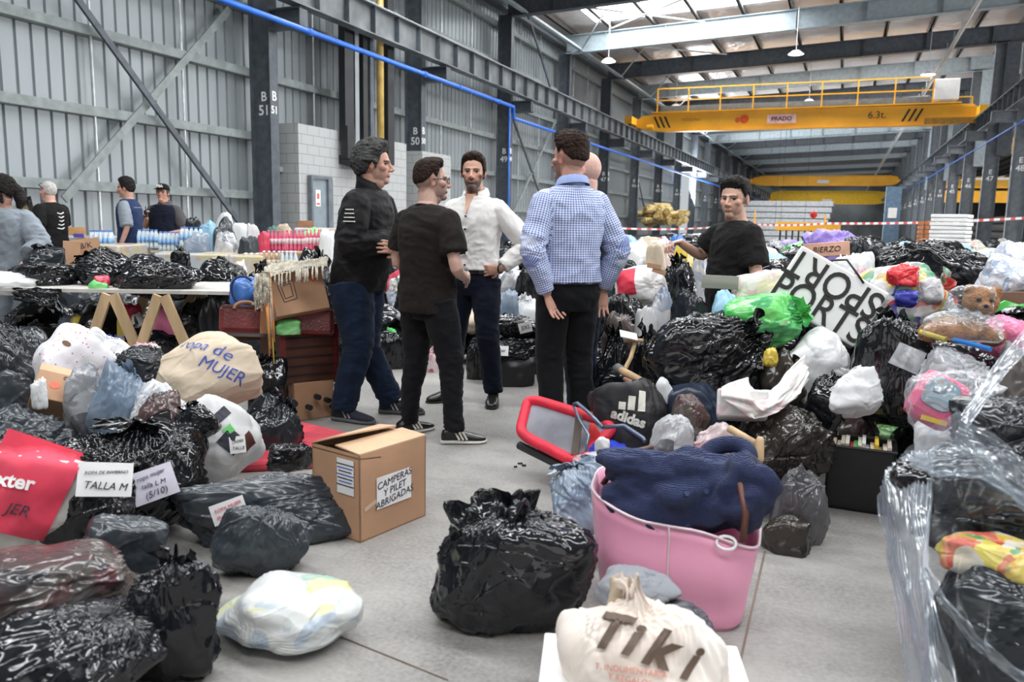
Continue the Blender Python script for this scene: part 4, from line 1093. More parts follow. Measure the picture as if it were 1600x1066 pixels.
def person(label, foot, height, face, joints, cloths, skin=(.55, .33, .24), hair=None, head=(0, 0, 0), vox=.0048, bulk=1.0, belly=0.0, beard=0.0, beard_col=(.05, .035, .03),
           hands=None, group=None, width=1.0, lean=(0, 0), brow=(.04, .025, .02), fade=0.0, hs=1.05):
    """joints: dict of local positions on a 1.80 m figure (x right, y front)"""
    J = dict(sl=(-.172, -.01, 1.428), sr=(.172, -.01, 1.428), el=(-.24, -.04, 1.14), er=(.24, -.04, 1.14), wl=(-.24, .03, .88), wr=(.24, .03, .88),
             hl=(-.09, 0, .93), hr=(.09, 0, .93), kl=(-.11, .02, .50), kr=(.11, .02, .50), al=(-.12, -.02, .09), ar=(.12, -.02, .09), tl=(0, 1), tr=(0, 1))
    J.update(joints); s = height / 1.80
    lx, ly = lean
    V3 = lambda k: np.array(J[k], float)
    Rn = np.array(Euler((head[1], head[2], head[0]), 'XYZ').to_matrix()); Rh = Rn * hs
    hc = np.array([lx, .03 + ly, HC])
    b = MB(); B_ = bulk
    base = [(.86, .12, .10), (.95, .155, .11), (1.05, .138, .10), (1.15, .138, .105), (1.25, .152, .11), (1.35, .145, .104), (1.41, .130, .088), (1.45, .10, .07), (1.485, .075, .062), (1.53, .060, .058)]
    tz = lambda z: max(0, (z - .95) / .55)
    torso(b, [(z, wx * (B_ * .5 + .5), wy * (B_ * .5 + .5), lx * tz(z), ly * tz(z) - .01) for z, wx, wy in base])
    for sd in 'lr':
        limb(b, [V3('s' + sd) * [.8, 1, 1], V3('s' + sd), V3('e' + sd), V3('w' + sd)], [.035, .042 * B_, .038 * B_, .027])
        limb(b, [V3('h' + sd), V3('k' + sd), V3('a' + sd)], [.07, .05, .035], 12)
        hd = (hands or {}).get(sd, {})
        dirn = hd.get('d', V3('w' + sd) - V3('e' + sd)); nn = hd.get('n', (1 if sd == 'l' else -1, 0, 0))
        hand(b, V3('w' + sd), dirn, nn, hd.get('side', 1 if sd == 'l' else -1) , hd.get('curl', .3), hd.get('spread', .1), 1.03, hd.get('thumb', .5))
    # neck and head
    T = lambda p: hc + Rh @ np.array(p, float)
    limb(b, [(lx * .9, -.012 + ly * .9, 1.44), (lx * .95, ly - .002, 1.53), T((0, -.03, -.055))], [.072 * (B_ * .5 + .5), .060 * (B_ * .4 + .6), .062])
    for c, r in (((0, -.012, .022), (.077 * width, .098, .098)), ((0, .020, -.032), (.062 * width, .071, .086)), ((0, .066, -.095), (.027, .027, .023)), ((0, .076, .020), (.050, .018, .013)),
                 ((0, .086, -.063), (.024, .013, .010)), ((.044, .052, -.02), (.024, .028, .024)), ((-.044, .052, -.02), (.024, .028, .024)),
                 ((.079 * width, -.006, -.004), (.009, .020, .033)), ((-.079 * width, -.006, -.004), (.009, .020, .033)),
                 ((.014, .098, -.034), (.009, .010, .008)), ((-.014, .098, -.034), (.009, .010, .008))):
        ellipsoid(b, T(c), r, Rh)
    b.tube([T((0, .082, .018)), T((0, .099, -.010)), T((0, .112, -.030)), T((0, .098, -.040))], [.009, .011, .0135, .010], 10)
    ellipsoid(b, T((0, .012, -.105)), (.050, .055, .050) if B_ > 1.1 else (.044, .045, .042), Rh)
    def hl_(co): return (co - hc) @ Rn / hs
    def disp(co, no):
        q = hl_(co)
        for sx in (-1, 1):
            g = np.exp(-((q[:, 0] - sx * .031) ** 2 / (2 * .012 ** 2) + (q[:, 2] - .001) ** 2 / (2 * .009 ** 2))) * (q[:, 1] > .03)
            co = co - np.outer(g * .0085, Rh[:, 1])
        g = np.exp(-((q[:, 0]) ** 2 / (2 * .016 ** 2) + (q[:, 2] + .063) ** 2 / (2 * .0022 ** 2))) * (q[:, 1] > .03)
        co = co - np.outer(g * .004, Rh[:, 1])
        g = np.exp(-((np.abs(q[:, 0]) - .088) ** 2 / (2 * .004 ** 2) + (q[:, 1] + .004) ** 2 / (2 * .008 ** 2) + (q[:, 2] + .004) ** 2 / (2 * .013 ** 2)))
        co = co - np.outer(g * .004 * np.sign(q[:, 0]), Rh[:, 0])
        return co
    sk = np.array(skin)
    def paint(co):
        q = hl_(co); x, y, z = q.T; n = len(co)
        c = np.tile(sk, (n, 1))
        inhead = (z > -.14) & (np.abs(x) < .11) & (np.abs(y) < .13)
        def blend(mask, col, f=1.0):
            k = (np.clip(mask, 0, 1) * f * inhead)[:, None]; c[:] = c * (1 - k) + np.array(col) * k
        gs = lambda v, c0, s_: np.exp(-((v - c0) / s_) ** 2)
        blend(gs(np.abs(x), .045, .025) * gs(z, -.03, .025) * (y > .03), sk * [1.12, .82, .80], .5)
        blend(gs(x, 0, .016) * gs(z, -.03, .014) * (y > .09), sk * [1.1, .78, .75], .6)
        blend((np.abs(x) > .074 * width) * (np.abs(z) < .04) * (np.abs(y + .006) < .03), sk * [1.15, .75, .72], .6)
        if beard:
            zr = -.038 - .55 * np.clip(.085 - y, 0, .08) * 0 + np.where(np.abs(x) > .05, .03, 0)
            mk = np.clip((zr - z) / .012, 0, 1) * np.clip((y + .0) / .02, 0, 1) * (z > -.135)
            ck = gs(np.abs(x), .033, .014) * gs(z, -.045, .012); mk = mk * (1 - ck)
            blend(mk, beard_col, beard)
        if fade:
            az = np.arctan2(x, y); zl = hairline(az, dict(front=.07)); mk = np.clip((z - zl + .012) / .02, 0, 1) * (y < .06) * (np.abs(x) > .0)
            blend(mk, brow, fade)
        blend(gs(x, 0, .022) ** 2 * gs(z, -.0635, .0065) * (y > .06), np.array([sk[0] * .85, sk[1] * .48, sk[2] * .5]), .85)
        blend((np.abs(np.abs(x) - .031) < .021) * gs(z, .0225 - .18 * np.abs(np.abs(x) - .03), .0055) * (y > .04), brow, .95)
        blend(gs(np.abs(x), .031, .019) * gs(z, .001, .010) * (y > .04), sk * .62, .55)
        e = (np.abs(np.abs(x) - .031) / .0145) ** 2 + (np.abs(z - .001) / .0052) ** 2
        blend((e < 1) * (y > .04) * 1.0, (.62, .58, .56), .9)
        blend((np.abs(np.abs(x) - .031) < .0062) * (np.abs(z - .001) < .0056) * (y > .04), (.02, .012, .01), 1)
        blend((np.abs(np.abs(x) - .031) < .0165) * gs(z, .0068, .003) * (y > .04), (.03, .02, .018), .85)
        return np.clip(c, 0, 1)
    body = remeshed(b, 'person', vox, 2, M_skin, None, disp, paint)
    body.location = foot; body.rotation_euler = (0, 0, YAW + math.radians(face)); body.scale = (s, s, s)
    setp(body, label, 'person', group)
    # hair -----------------------------------------------------------------
    if hair:
        p = dict(front=.078, top=.02, side=.010, back=.012, wave=.5, quiff=.0); p.update(hair)
        m_, n_ = 70, 110
        PH, TH = np.meshgrid(np.linspace(.01, math.pi - .01, m_), np.linspace(0, 2 * math.pi, n_, endpoint=False), indexing='ij')
        d = np.stack([np.sin(PH) * np.sin(TH), np.sin(PH) * np.cos(TH), np.cos(PH)], -1)
        q = d * np.array([.077 * width, .098, .098]) + np.array([0, -.012, .022])
        az = np.arctan2(q[..., 0], q[..., 1]); zl = hairline(az, p) - .004 + p.get('up', 0) * np.clip((np.abs(az) - .75) / .5, 0, 1)
        mk = np.clip((q[..., 2] - zl + .006 * noise3(d * 7)) / .028, 0, 1); mk = mk * mk * (3 - 2 * mk)
        topf = np.clip((q[..., 2] - .045) / .05, 0, 1); sidef = 1 - topf
        backf = np.clip(-d[..., 1], 0, 1)
        t = topf * p['top'] + sidef * (p['side'] * (1 - backf) + p['back'] * backf) + p['quiff'] * topf * np.clip(d[..., 1] * 1.6, 0, 1)
        nz = noise3(d * [9, 4, 9] + 3) * .6 + .5 * ridge(d * [14, 5, 14] + 8, 2)
        t = t * (1 + p['wave'] * .45 * nz)
        rr = -.006 + (t + .007) * mk
        G = q + d * rr[..., None]
        hb = MB(); G2 = (G.reshape(-1, 3) @ Rh.T + hc).reshape(G.shape); hb.grid(G2[:, ::-1], wrap=True)
        if p.get('pony'):
            limb(hb, [T((0, -.10, .03)), T((.01, -.13, -.03)), T((.0, -.13, -.12)), T((-.01, -.10, -.19))], [.045, .055, .05, .02])
            limb(hb, [T((.06, .02, .04)), T((.085, .0, -.04)), T((.08, .0, -.12))], [.02, .026, .012]); limb(hb, [T((-.06, .02, .04)), T((-.085, .0, -.04)), T((-.08, .0, -.12))], [.02, .026, .012])
        hb.build('hair', p['mat'], body, smooth=True)
    # clothes -------------------------------------------------------------
    def folds(amp, seed, cz=None):
        def f(co, no):
            q = co * np.array([7.0, 7.0, 10.5]) + seed
            q = q + .8 * np.stack([noise3(co * 3 + seed), noise3(co * 3 + seed + 9), noise3(co * 3 + seed + 19)], -1)
            a = 1.35 * amp * (.75 * ridge(q, 2) + .35 * noise3(co * 14 + seed))
            for kk, aa, rr_ in (('el', 1.6, .11), ('er', 1.6, .11), ('kl', 1.0, .12), ('kr', 1.0, .12), ('al', 2.0, .10), ('ar', 2.0, .10)):
                dd = np.linalg.norm(co - np.array(J[kk]), axis=1)
                a = a + amp * aa * np.exp(-(dd / rr_) ** 2) * (1 - 2.2 * np.abs(noise3(co * [10, 10, 26] + seed)))
            return co + no * a[:, None]
        return f
    for kdict in cloths:
        k = dict(kdict); kind = k['kind']; mt = k['mat']; cb = MB(); e = k.get('ease', .018); seed = k.get('seed', 3)
        if kind == 'trousers':
            zt = k.get('top', 1.0); w0 = k.get('leg', (.108, .078, .062)); bl = belly * .5
            torso(cb, [(.80, .135 * B_, .11, 0, -.005), (.88, .172 * B_, .128 + bl * .3, 0, -.005), (.95, .172 * B_, .13 + bl * .4, 0, -.005), (zt, .158 * B_, .122 + bl * .6, lx * .1, -.005 + ly * .1)])
            for sd in 'lr':
                kn = V3('k' + sd); an = V3('a' + sd)
                limb(cb, [V3('h' + sd) + [0, -.01, -.02], (V3('h' + sd) + kn) / 2 + [0, 0, 0], kn, (kn + an) / 2 + [0, -.008, 0], an + [0, 0, k.get('hem', .0)]], [w0[0] * B_, (w0[0] * .55 + w0[1] * .45) * B_, w0[1], (w0[1] + w0[2]) / 2, w0[2]], 20)
            ob = remeshed(cb, k.get('name', 'trousers'), .008, 3, mt, body, folds(k.get('amp', .006), seed))
        elif kind in ('shirt', 'tshirt', 'jacket', 'vest'):
            hem = k.get('hem', .86); be = belly
            rr_ = [(hem, .168, .128), (.98, .163, .126), (1.06, .152, .12), (1.16, .152, .122), (1.26, .166, .126), (1.36, .172, .124), (1.41, .172, .112), (1.45, .150, .094), (1.475, .118, .080), (1.498, .088, .070)]
            cn = k.get('neckz', 1.515)
            rr_ = [(z, (wx + e) * (B_ * .6 + .4 if z < 1.4 else 1.0 + (B_ - 1) * .3), wy + e * .9 + be * math.exp(-((z - 1.08) / .16) ** 2) * .55, lx * tz(z), ly * tz(z) - .005 + be * .45 * math.exp(-((z - 1.08) / .16) ** 2)) for z, wx, wy in rr_ if z >= hem - .001]
            rr_.append((cn, k.get('neckw', .072), .066, lx * tz(cn), ly * tz(cn) - .012))
            torso(cb, rr_)
            for sd in 'lr':
                S, E_, Wr = V3('s' + sd), V3('e' + sd), V3('w' + sd)
                sl = k.get('sleeve', 'long'); w_ = k.get('sw', (.078, .066, .060, .05))
                if sl == 'long': limb(cb, [S * [.55, 1, 1] + [0, 0, .012], S + [0, 0, -.012], (S + E_) / 2, E_, (E_ + Wr) / 2, Wr * .93 + E_ * .07], [.048, w_[0] * .86 * B_ ** .5, (w_[0] + w_[1]) / 2 * B_ ** .5, w_[1] * B_ ** .5, w_[2], w_[3]], 20)
                elif sl == 'short':
                    f = k.get('sf', .62); Q = S * (1 - f) + E_ * f
                    limb(cb, [S * [.55, 1, 1] + [0, 0, .012], S + [0, 0, -.012], (S + Q) / 2, Q], [.048, w_[0] * .86 * B_ ** .5, w_[0] * .97 * B_ ** .5, w_[0] * .95 * B_ ** .5], 20)
                elif sl == 'rolled': limb(cb, [S * [.55, 1, 1] + [0, 0, .012], S + [0, 0, -.012], (S + E_) / 2, E_, (E_ + Wr) / 2], [.048, w_[0] * .86, (w_[0] + w_[1]) / 2, w_[1], w_[2]], 20)
            def weave(co):
                ang = np.arctan2(co[:, 0] / .17, -(co[:, 1] - ly * np.clip((co[:, 2] - .95) / .55, 0, 1)) / .13)
                U = ang * .155; W_ = co[:, 2].copy()
                for sd in 'lr':
                    S, E_, Wr = V3('s' + sd), V3('e' + sd), V3('w' + sd); best = np.full(len(co), 9.0); off = 0.0
                    for (p_, q_) in ((S, E_), (E_, Wr)):
                        d_ = q_ - p_; L_ = np.linalg.norm(d_); d_ = d_ / L_; t_ = np.clip((co - p_) @ d_, -.02, L_ + .05); cl = p_ + np.outer(t_, d_); ds = np.linalg.norm(co - cl, axis=1)
                        b1_ = np.cross(d_, [0, 1, 0]); b1_ /= np.linalg.norm(b1_); b2_ = np.cross(d_, b1_); an_ = np.arctan2((co - cl) @ b1_, (co - cl) @ b2_)
                        m_ = (ds < best) & (ds < .098) & (np.abs(co[:, 0]) > .155); U[m_] = an_[m_] * .06; W_[m_] = off + t_[m_]; best = np.where(m_, ds, best); off += L_
                return np.stack([U, W_, W_ * 0], -1)
            ob = remeshed(cb, k.get('name', kind), .007, 3, mt, body, folds(k.get('amp', .005), seed), None, weave if mt is K_check else None)
            nm = k.get('collar')
            if nm == 'crew':
                c2 = MB(); t_ = np.linspace(0, 2 * math.pi, 28, endpoint=False)
                c2.tube([(lx + .074 * math.sin(a), ly - .012 + .068 * math.cos(a), 1.496 - .020 * math.cos(a)) for a in t_], .007, 8, closed=True); c2.build('neckband', mt, body, smooth=True)
            elif nm == 'shirt':
                op = k.get('open', .5); rows = []
                a_ = np.linspace(op, 2 * math.pi - op, 30)
                for (zz, ex) in ((1.492, .012), (1.535, .004), (1.556, .006), (1.545, .020), (1.505, .034)):
                    rows.append([(lx + (.070 + ex) * math.sin(a), ly - .012 + (.066 + ex) * math.cos(a) * (1.0), zz - (.030 if ex < .02 else .045) * math.cos(a) * (1 if math.cos(a) > 0 else .5)) for a in a_])
                c2 = MB(); c2.grid(np.array(rows)); c2.grid(np.array(rows)[::-1] * [1, 1, 1] + [0, 0, .002])
                c2.build('collar', K_collar if mt is K_check else mt, body, smooth=True)
            elif nm == 'zip':
                rows = []; a_ = np.linspace(0.1, 2 * math.pi - .1, 30)
                for (zz, ex) in ((1.485, .022), (1.53, .014), (1.575, .016), (1.572, .008), (1.52, .006)):
                    rows.append([(lx + (.068 + ex) * math.sin(a), ly - .010 + (.066 + ex) * math.cos(a), zz - .035 * math.cos(a)) for a in a_])
                c2 = MB(); c2.grid(np.array(rows)); c2.build('collar', mt, body, smooth=True)
        elif kind == 'belt':
            t_ = np.linspace(0, 2 * math.pi, 40, endpoint=False)
            G = np.array([[(lx * .1 + (.162 * B_ + ex) * math.copysign(abs(math.sin(a)) ** .83, math.sin(a)), -.005 + (.128 + belly * .35 + ex) * math.copysign(abs(math.cos(a)) ** .83, math.cos(a)), zz) for a in t_] for (zz, ex) in ((.955, .008), (.957, .014), (.992, .014), (.994, .008))])
            cb.grid(G[::-1], wrap=True); ob = cb.build('belt', mt, body, smooth=False)
            c2 = MB(); yb = .128 + belly * .35 + .012
            c2.box((-.018, yb, .974), (.006, .012, .046)); c2.box((.018, yb, .974), (.006, .012, .046)); c2.box((0, yb, .994), (.04, .012, .006)); c2.box((0, yb, .954), (.04, .012, .006)); c2.build('buckle', M_galv, ob)
        elif kind == 'shoes':
            for sd in 'lr':
                an = V3('a' + sd); tx, ty = J['t' + sd]; ln = math.hypot(tx, ty); tx /= ln; ty /= ln
                ux, uy = ty, -tx
                zb = an[2] - .09
                L0 = k.get('len', .29); th = np.linspace(0, 2 * math.pi, 24, endpoint=False)
                def ring(f, hw, zl, zh, nn=24):
                    out = []
                    for a in th:
                        cx = math.cos(a); sz = math.sin(a)
                        x_ = hw * math.copysign(abs(cx) ** .7, cx); z_ = (zl + zh) / 2 + (zh - zl) / 2 * math.copysign(abs(sz) ** .8, sz)
                        if k['style'] == 'x': pass
                        al = -.085 + f * L0
                        out.append((an[0] + tx * al + ux * x_, an[1] + ty * al + uy * x_, zb + z_))
                    return np.array(out)
                up = MB(); up.loft([ring(.0, .022, .02, .055), ring(.03, .034, .015, .085), ring(.12, .038, .015, .100), ring(.30, .039, .015, .103), ring(.42, .040, .015, .092), ring(.58, .045, .015, .072), ring(.75, .048, .015, .058), ring(.90, .040, .015, .047), ring(.97, .026, .015, .038), ring(1.0, .010, .018, .028)])
                sh = up.build('shoe', k['mat'], body, smooth=True)
                so = MB(); sh_ = k.get('sole_h', .028); so.loft([ring(-.012, .024, .001, sh_), ring(.03, .038, 0, sh_), ring(.3, .040, 0, sh_), ring(.6, .050, 0, sh_ * .9), ring(.8, .050, 0, sh_ * .85), ring(.95, .036, .001, sh_ * .85), ring(1.02, .012, .004, sh_ * .8)])
                so.build('sole', k['sole'], sh, smooth=False)
                if k.get('stripes'):
                    for g in range(3):
                        for sgn in (-1, 1):
                            f0 = .40 + .085 * g; al = -.085 + f0 * L0; st = MB()
                            q1 = np.array([an[0] + tx * al + ux * .0465 * sgn, an[1] + ty * al + uy * .0465 * sgn, zb + .032]); al2 = al - .028
                            q2 = np.array([an[0] + tx * al2 + ux * .034 * sgn, an[1] + ty * al2 + uy * .034 * sgn, zb + .082])
                            st.bar(q1, q2, .012, .007, (ux * sgn, uy * sgn, 0)); st.build('stripe', k['stripes'], sh)
                if k.get('laces'):
                    la = MB()
                    for g in range(5):
                        f0 = .40 + .05 * g; al = -.085 + f0 * L0; zz = zb + .098 - .010 * g
                        la.tube([(an[0] + tx * al + ux * .028, an[1] + ty * al + uy * .028, zz - .006), (an[0] + tx * al, an[1] + ty * al, zz + .004), (an[0] + tx * al - ux * .028, an[1] + ty * al - uy * .028, zz - .006)], .004, 6)
                    la.build('laces', k['laces'], sh)
    return body, T, Rn

M_bhair = hair_mat('brown_hair', (.038, .020, .012), (.012, .007, .005))
M_khair = hair_mat('black_hair', (.022, .018, .017), (.008, .007, .007))
M_ghair = hair_mat('grey_streaked_hair', (.012, .0115, .0115), (.10, .10, .10))
M_whair = hair_mat('white_hair', (.62, .60, .58), (.42, .40, .38))
K_black = cloth('black_cotton', (.0075, .007, .0075), col2=(.005, .005, .005), sheen=.05)
K_brownblack = cloth('washed_black_cotton', (.015, .0115, .010), col2=(.011, .009, .008), sheen=.05)
K_jacket = cloth('black_soft_shell', (.005, .005, .0065), rough=.6, sheen=.05)
K_jeans = cloth('dark_blue_denim', (.008, .019, .046), col2=(.005, .011, .026), rough=.9)
K_navy = cloth('navy_trouser', (.006, .009, .022), rough=.9)
K_blackp = cloth('black_trouser', (.006, .0065, .0085), rough=.9)
K_white = cloth('white_shirt', (.80, .79, .77), col2=(.74, .73, .71), rough=.75)
K_check = cloth('blue_checked_shirt', (.065, .115, .38), pattern='gingham', rough=.8)
K_collar = cloth('blue_collar_cloth', (.30, .38, .62), col2=(.24, .31, .56), rough=.8)
K_grey = cloth('grey_melange', (.26, .30, .34), col2=(.20, .225, .26))
K_navyt = cloth('navy_jersey', (.018, .035, .10))
K_greys = cloth('dark_grey_shirt', (.085, .08, .082))
M_shoeblue = mat('blue_mesh_shoe', (.018, .022, .035), rough=.8); M_shoeblack = mat('black_leather', (.012, .012, .012), rough=.28)
M_solegrey = mat('grey_sole', (.12, .12, .125), rough=.7); M_soleblack = mat('black_sole', (.015, .015, .015), rough=.6); M_solewhite = mat('white_sole', (.75, .73, .68), rough=.6)
M_cream = mat('cream_stripe', (.72, .68, .60), rough=.6)

# 1 man in the black jacket, arms crossed, looking right
fp = P(562, 652)
b1, T1, R1 = person('person with grey streaked hair in a black zip jacket and blue jeans, arms crossed', (fp.x, fp.y, 0), 1.775, -104,
    dict(sl=(-.185, .08, 1.43), sr=(.185, .08, 1.43), er=(.27, .07, 1.15), wr=(-.02, .31, 1.20), el=(-.26, .12, 1.16), wl=(.10, .31, 1.13), kr=(.12, .05, .50), ar=(.13, -.05, .09), kl=(-.10, .0, .50), al=(-.17, .16, .09), hl=(-.10, 0, .93), hr=(.10, 0, .93), tr=(.10, 1), tl=(-.15, 1)),
    [dict(kind='trousers', mat=K_jeans, amp=.009, leg=(.122, .092, .078), seed=2), dict(kind='jacket', mat=K_jacket, collar='zip', hem=.86, ease=.03, amp=.008, sw=(.094, .078, .068, .052), seed=5),
     dict(kind='shoes', style='s', mat=M_shoeblue, sole=M_solegrey, sole_h=.036, laces=M_blackm, len=.31)],
    lean=(0, .09), skin=(.60, .34, .25), hair=dict(mat=M_ghair, top=.034, side=.020, back=.034, wave=1.0, front=.074, quiff=.008), head=(.28, -.03, 0), bulk=1.16, belly=.055, beard=.28, beard_col=(.25, .2, .18),
    hands=dict(r=dict(d=(-.8, -.2, .35), n=(0, -1, 0), curl=.5), l=dict(d=(.85, -.2, .2), n=(0, -1, 0), curl=.4)), width=1.03)
for kz in range(4):
    mb = MB(); mb.box((.300 + kz * .010, .085 + .004 * kz, 1.375 - .024 * kz), (.012, .05 + .008 * kz, .006), (0, 0, 0)); mb.build('sleeve_stripe', M_white, b1)
for (sx, ax, ay, tx, ty) in ((1, .13, -.05, .1, 1), (-1, -.17, .16, -.15, 1)):
    for g in range(2):
        mb = MB(); al = .015 + .028 * g; mb.bar((ax + .046 + tx * al * .5, ay + al + .02, .035), (ax + .036, ay + al - .015, .088), .009, .006, (1, 0, 0)); mb.build('shoe_stripe', mat('pale_grey_stripe', (.4, .4, .42)), b1)
# 2 man in the black t-shirt seen from behind
fp = P(668, 684)
b2, T2, R2 = person('person with cropped hair and glasses in a faded black t-shirt, seen from behind', (fp.x, fp.y, 0), 1.65, -38,
    dict(er=(.27, -.03, 1.13), wr=(.15, .20, 1.05), el=(-.26, -.02, 1.14), wl=(-.12, .20, 1.08), kr=(.17, .04, .50), ar=(.22, .02, .09), kl=(-.13, .02, .50), al=(-.17, -.01, .09), tr=(.75, .75), tl=(.2, 1)),
    [dict(kind='trousers', mat=K_blackp, amp=.009, leg=(.115, .076, .052), seed=12), dict(kind='tshirt', mat=K_brownblack, collar='crew', hem=.84, ease=.028, sleeve='short', sf=.70, sw=(.088, .07, .06, .05), amp=.007, seed=8),
     dict(kind='shoes', style='s', mat=M_shoeblack, sole=M_solewhite, sole_h=.03, stripes=M_cream, laces=M_blackm)],
    skin=(.66, .42, .34), hair=dict(mat=M_bhair, up=.040, top=.018, side=.005, back=.005, wave=.5, front=.080, quiff=.016), head=(-.62, .02, 0), fade=.55, beard=.35, hands=dict(r=dict(d=(-.5, .8, 0), n=(-.8, -.5, 0), curl=.4), l=dict(d=(.5, .8, 0), n=(.8, -.5, 0), curl=.4)), bulk=1.03)
M_glass_frame = mat('glasses_frame', (.05, .012, .015), rough=.3)
mb = MB(); tt = lambda *p: tuple(T2(p))
for sx in (-1, 1):
    mb.tube([tt(sx * (.034 + .024 * math.cos(a)), .103 - .006 * abs(math.cos(a)), .002 + .018 * math.sin(a)) for a in np.linspace(0, 2 * math.pi, 16, endpoint=False)], .0024, 6, closed=True)
    mb.tube([tt(sx * .058, .098, .008), tt(sx * .080, .07, .010), tt(sx * .086, -.01, .008)], .003, 6)
mb.tube([tt(-.012, .104, .006), tt(.012, .104, .006)], .0025, 6); mb.build('glasses', M_glass_frame, b2)
# 3 man in the white shirt, facing us, hand on hip
fp = P(738, 628)
b3, T3, R3 = person('person with dark beard in a white button shirt and navy trousers, hand on hip', (fp.x, fp.y, 0), 1.765, 158,
    dict(el=(-.38, -.08, 1.16), wl=(-.235, .06, 1.00), er=(.25, -.06, 1.16), wr=(.24, .05, .90), kl=(-.13, .03, .5), al=(-.16, -.02, .09), kr=(.14, .02, .5), ar=(.17, .02, .09), tl=(-.35, 1), tr=(.6, 1)),
    [dict(kind='trousers', mat=K_navy, amp=.006, leg=(.108, .080, .066), top=1.0, seed=22), dict(kind='shirt', mat=K_white, collar='shirt', open=.62, hem=.985, ease=.022, amp=.008, seed=15, neckw=.074, neckz=1.50),
     dict(kind='belt', mat=M_shoeblack), dict(kind='shoes', style='d', mat=M_shoeblack, sole=M_soleblack, sole_h=.02)],
    skin=(.62, .35, .25), hair=dict(mat=M_bhair, top=.022, side=.008, back=.01, wave=.6, front=.076, quiff=.010), head=(.30, .0, 0), beard=.85, beard_col=(.03, .022, .02), hands=dict(l=dict(d=(.8, .45, -.15), n=(.2, -.9, .2), curl=.35, side=1), r=dict()), bulk=1.04)
for z in (1.36, 1.27, 1.18, 1.10, 1.02):
    mb = MB(); y = .152 + (.0 if z < 1.3 else -.008); mb.cyl((0, y, z), (0, y + .012, z), .0065, n=10); mb.build('shirt_button', M_blackm, b3)
M_skinpatch = mat('chest_skin', (.60, .34, .24), rough=.5)
mb = MB(); V = [(-.034, .086, 1.515), (.034, .086, 1.515), (.0, .153, 1.375), (-.034, .06, 1.515), (.034, .06, 1.515), (.0, .12, 1.375)]
mb.add(V, [(0, 2, 1), (3, 4, 5), (0, 1, 4, 3), (1, 2, 5, 4), (2, 0, 3, 5)]); mb.build('open_neck', M_skinpatch, b3, label='bare skin in the open shirt collar')
mb = MB(); wv_ = np.array((-.235, .06, 1.00)); mb.tube([tuple(wv_ + [(.0) + .03 * math.cos(a) * .2, .034 * math.cos(a), .034 * math.sin(a)]) for a in np.linspace(0, 2 * math.pi, 14, endpoint=False)], .006, 6, closed=True); mb.build('wrist_watch', M_blackm, b3)
# 4 man in the checked shirt, back to us
fp = P(880, 692)
b4, T4, R4 = person('person in a blue and white checked shirt and black trousers with both palms turned out', (fp.x, fp.y, 0), 1.80, 24,
    dict(el=(-.27, -.07, 1.15), wl=(-.165, -.07, .90), er=(.29, -.06, 1.15), wr=(.245, .02, .905), kl=(-.095, .02, .5), al=(-.10, -.04, .09), kr=(.10, .02, .5), ar=(.11, -.03, .09), tl=(-.1, 1), tr=(.3, 1)),
    [dict(kind='trousers', mat=K_blackp, amp=.005, leg=(.106, .078, .066), top=1.0, seed=32), dict(kind='shirt', mat=K_check, collar='shirt', open=.3, hem=.965, ease=.024, amp=.008, sw=(.080, .066, .058, .044), seed=25),
     dict(kind='belt', mat=M_shoeblack), dict(kind='shoes', style='d', mat=M_shoeblack, sole=M_soleblack, sole_h=.02)],
    skin=(.66, .36, .27), hair=dict(mat=M_bhair, up=.045, top=.030, side=.009, back=.008, wave=.9, front=.078, quiff=.014), head=(.42, .0, 0), fade=.5, beard=.6, hands=dict(l=dict(d=(.30, -.22, -.8), n=(.25, -.9, .1), curl=.16, spread=.14, side=-1), r=dict(d=(-.10, -.10, -.9), n=(-.25, -.95, .0), curl=.15, spread=.12, side=1)), bulk=1.0)
# 5 bald man hidden behind him
fp = P(906, 664)
b5, T5, R5 = person('bald person in blue jeans standing behind the one in the checked shirt', (fp.x, fp.y, 0), 1.75, 65, dict(kl=(-.1, .02, .5), al=(-.10, -.02, .09)),
    [dict(kind='trousers', mat=K_jeans, leg=(.105, .078, .064)), dict(kind='shirt', mat=K_navy, collar='crew', hem=.9), dict(kind='shoes', style='d', mat=M_shoeblack, sole=M_soleblack)], skin=(.74, .46, .38), head=(.1, 0, 0), vox=.006)
# 6 man on the right looking at us
fp = P(1132, 668)
b6, T6, R6 = person('person with short dark hair in a black t-shirt looking at the camera, forearm stretched out', (fp.x, fp.y, 0), 1.585, 104,
    dict(er=(.27, .12, 1.26), wr=(.20, .34, 1.355), sr=(.165, .03, 1.43), el=(-.27, -.02, 1.12), wl=(-.25, .06, .86)),
    [dict(kind='trousers', mat=K_blackp), dict(kind='tshirt', mat=K_black, collar='crew', hem=.84, ease=.032, sleeve='short', sf=.72, sw=(.098, .07, .06, .05), amp=.007, seed=45), dict(kind='shoes', style='d', mat=M_shoeblack, sole=M_soleblack)],
    skin=(.66, .40, .30), hair=dict(mat=M_khair, up=.030, top=.028, side=.008, back=.01, wave=.7, front=.070, quiff=.006), head=(.62, -.04, 0), beard=.3, fade=.5, hands=dict(r=dict(d=(-.3, .9, -.15), n=(-.3, 0, -1), curl=.5), l=dict(d=(.1, .1, -1), n=(1, 0, 0), curl=.4)), bulk=1.13, belly=.04, width=1.08, hs=1.13)
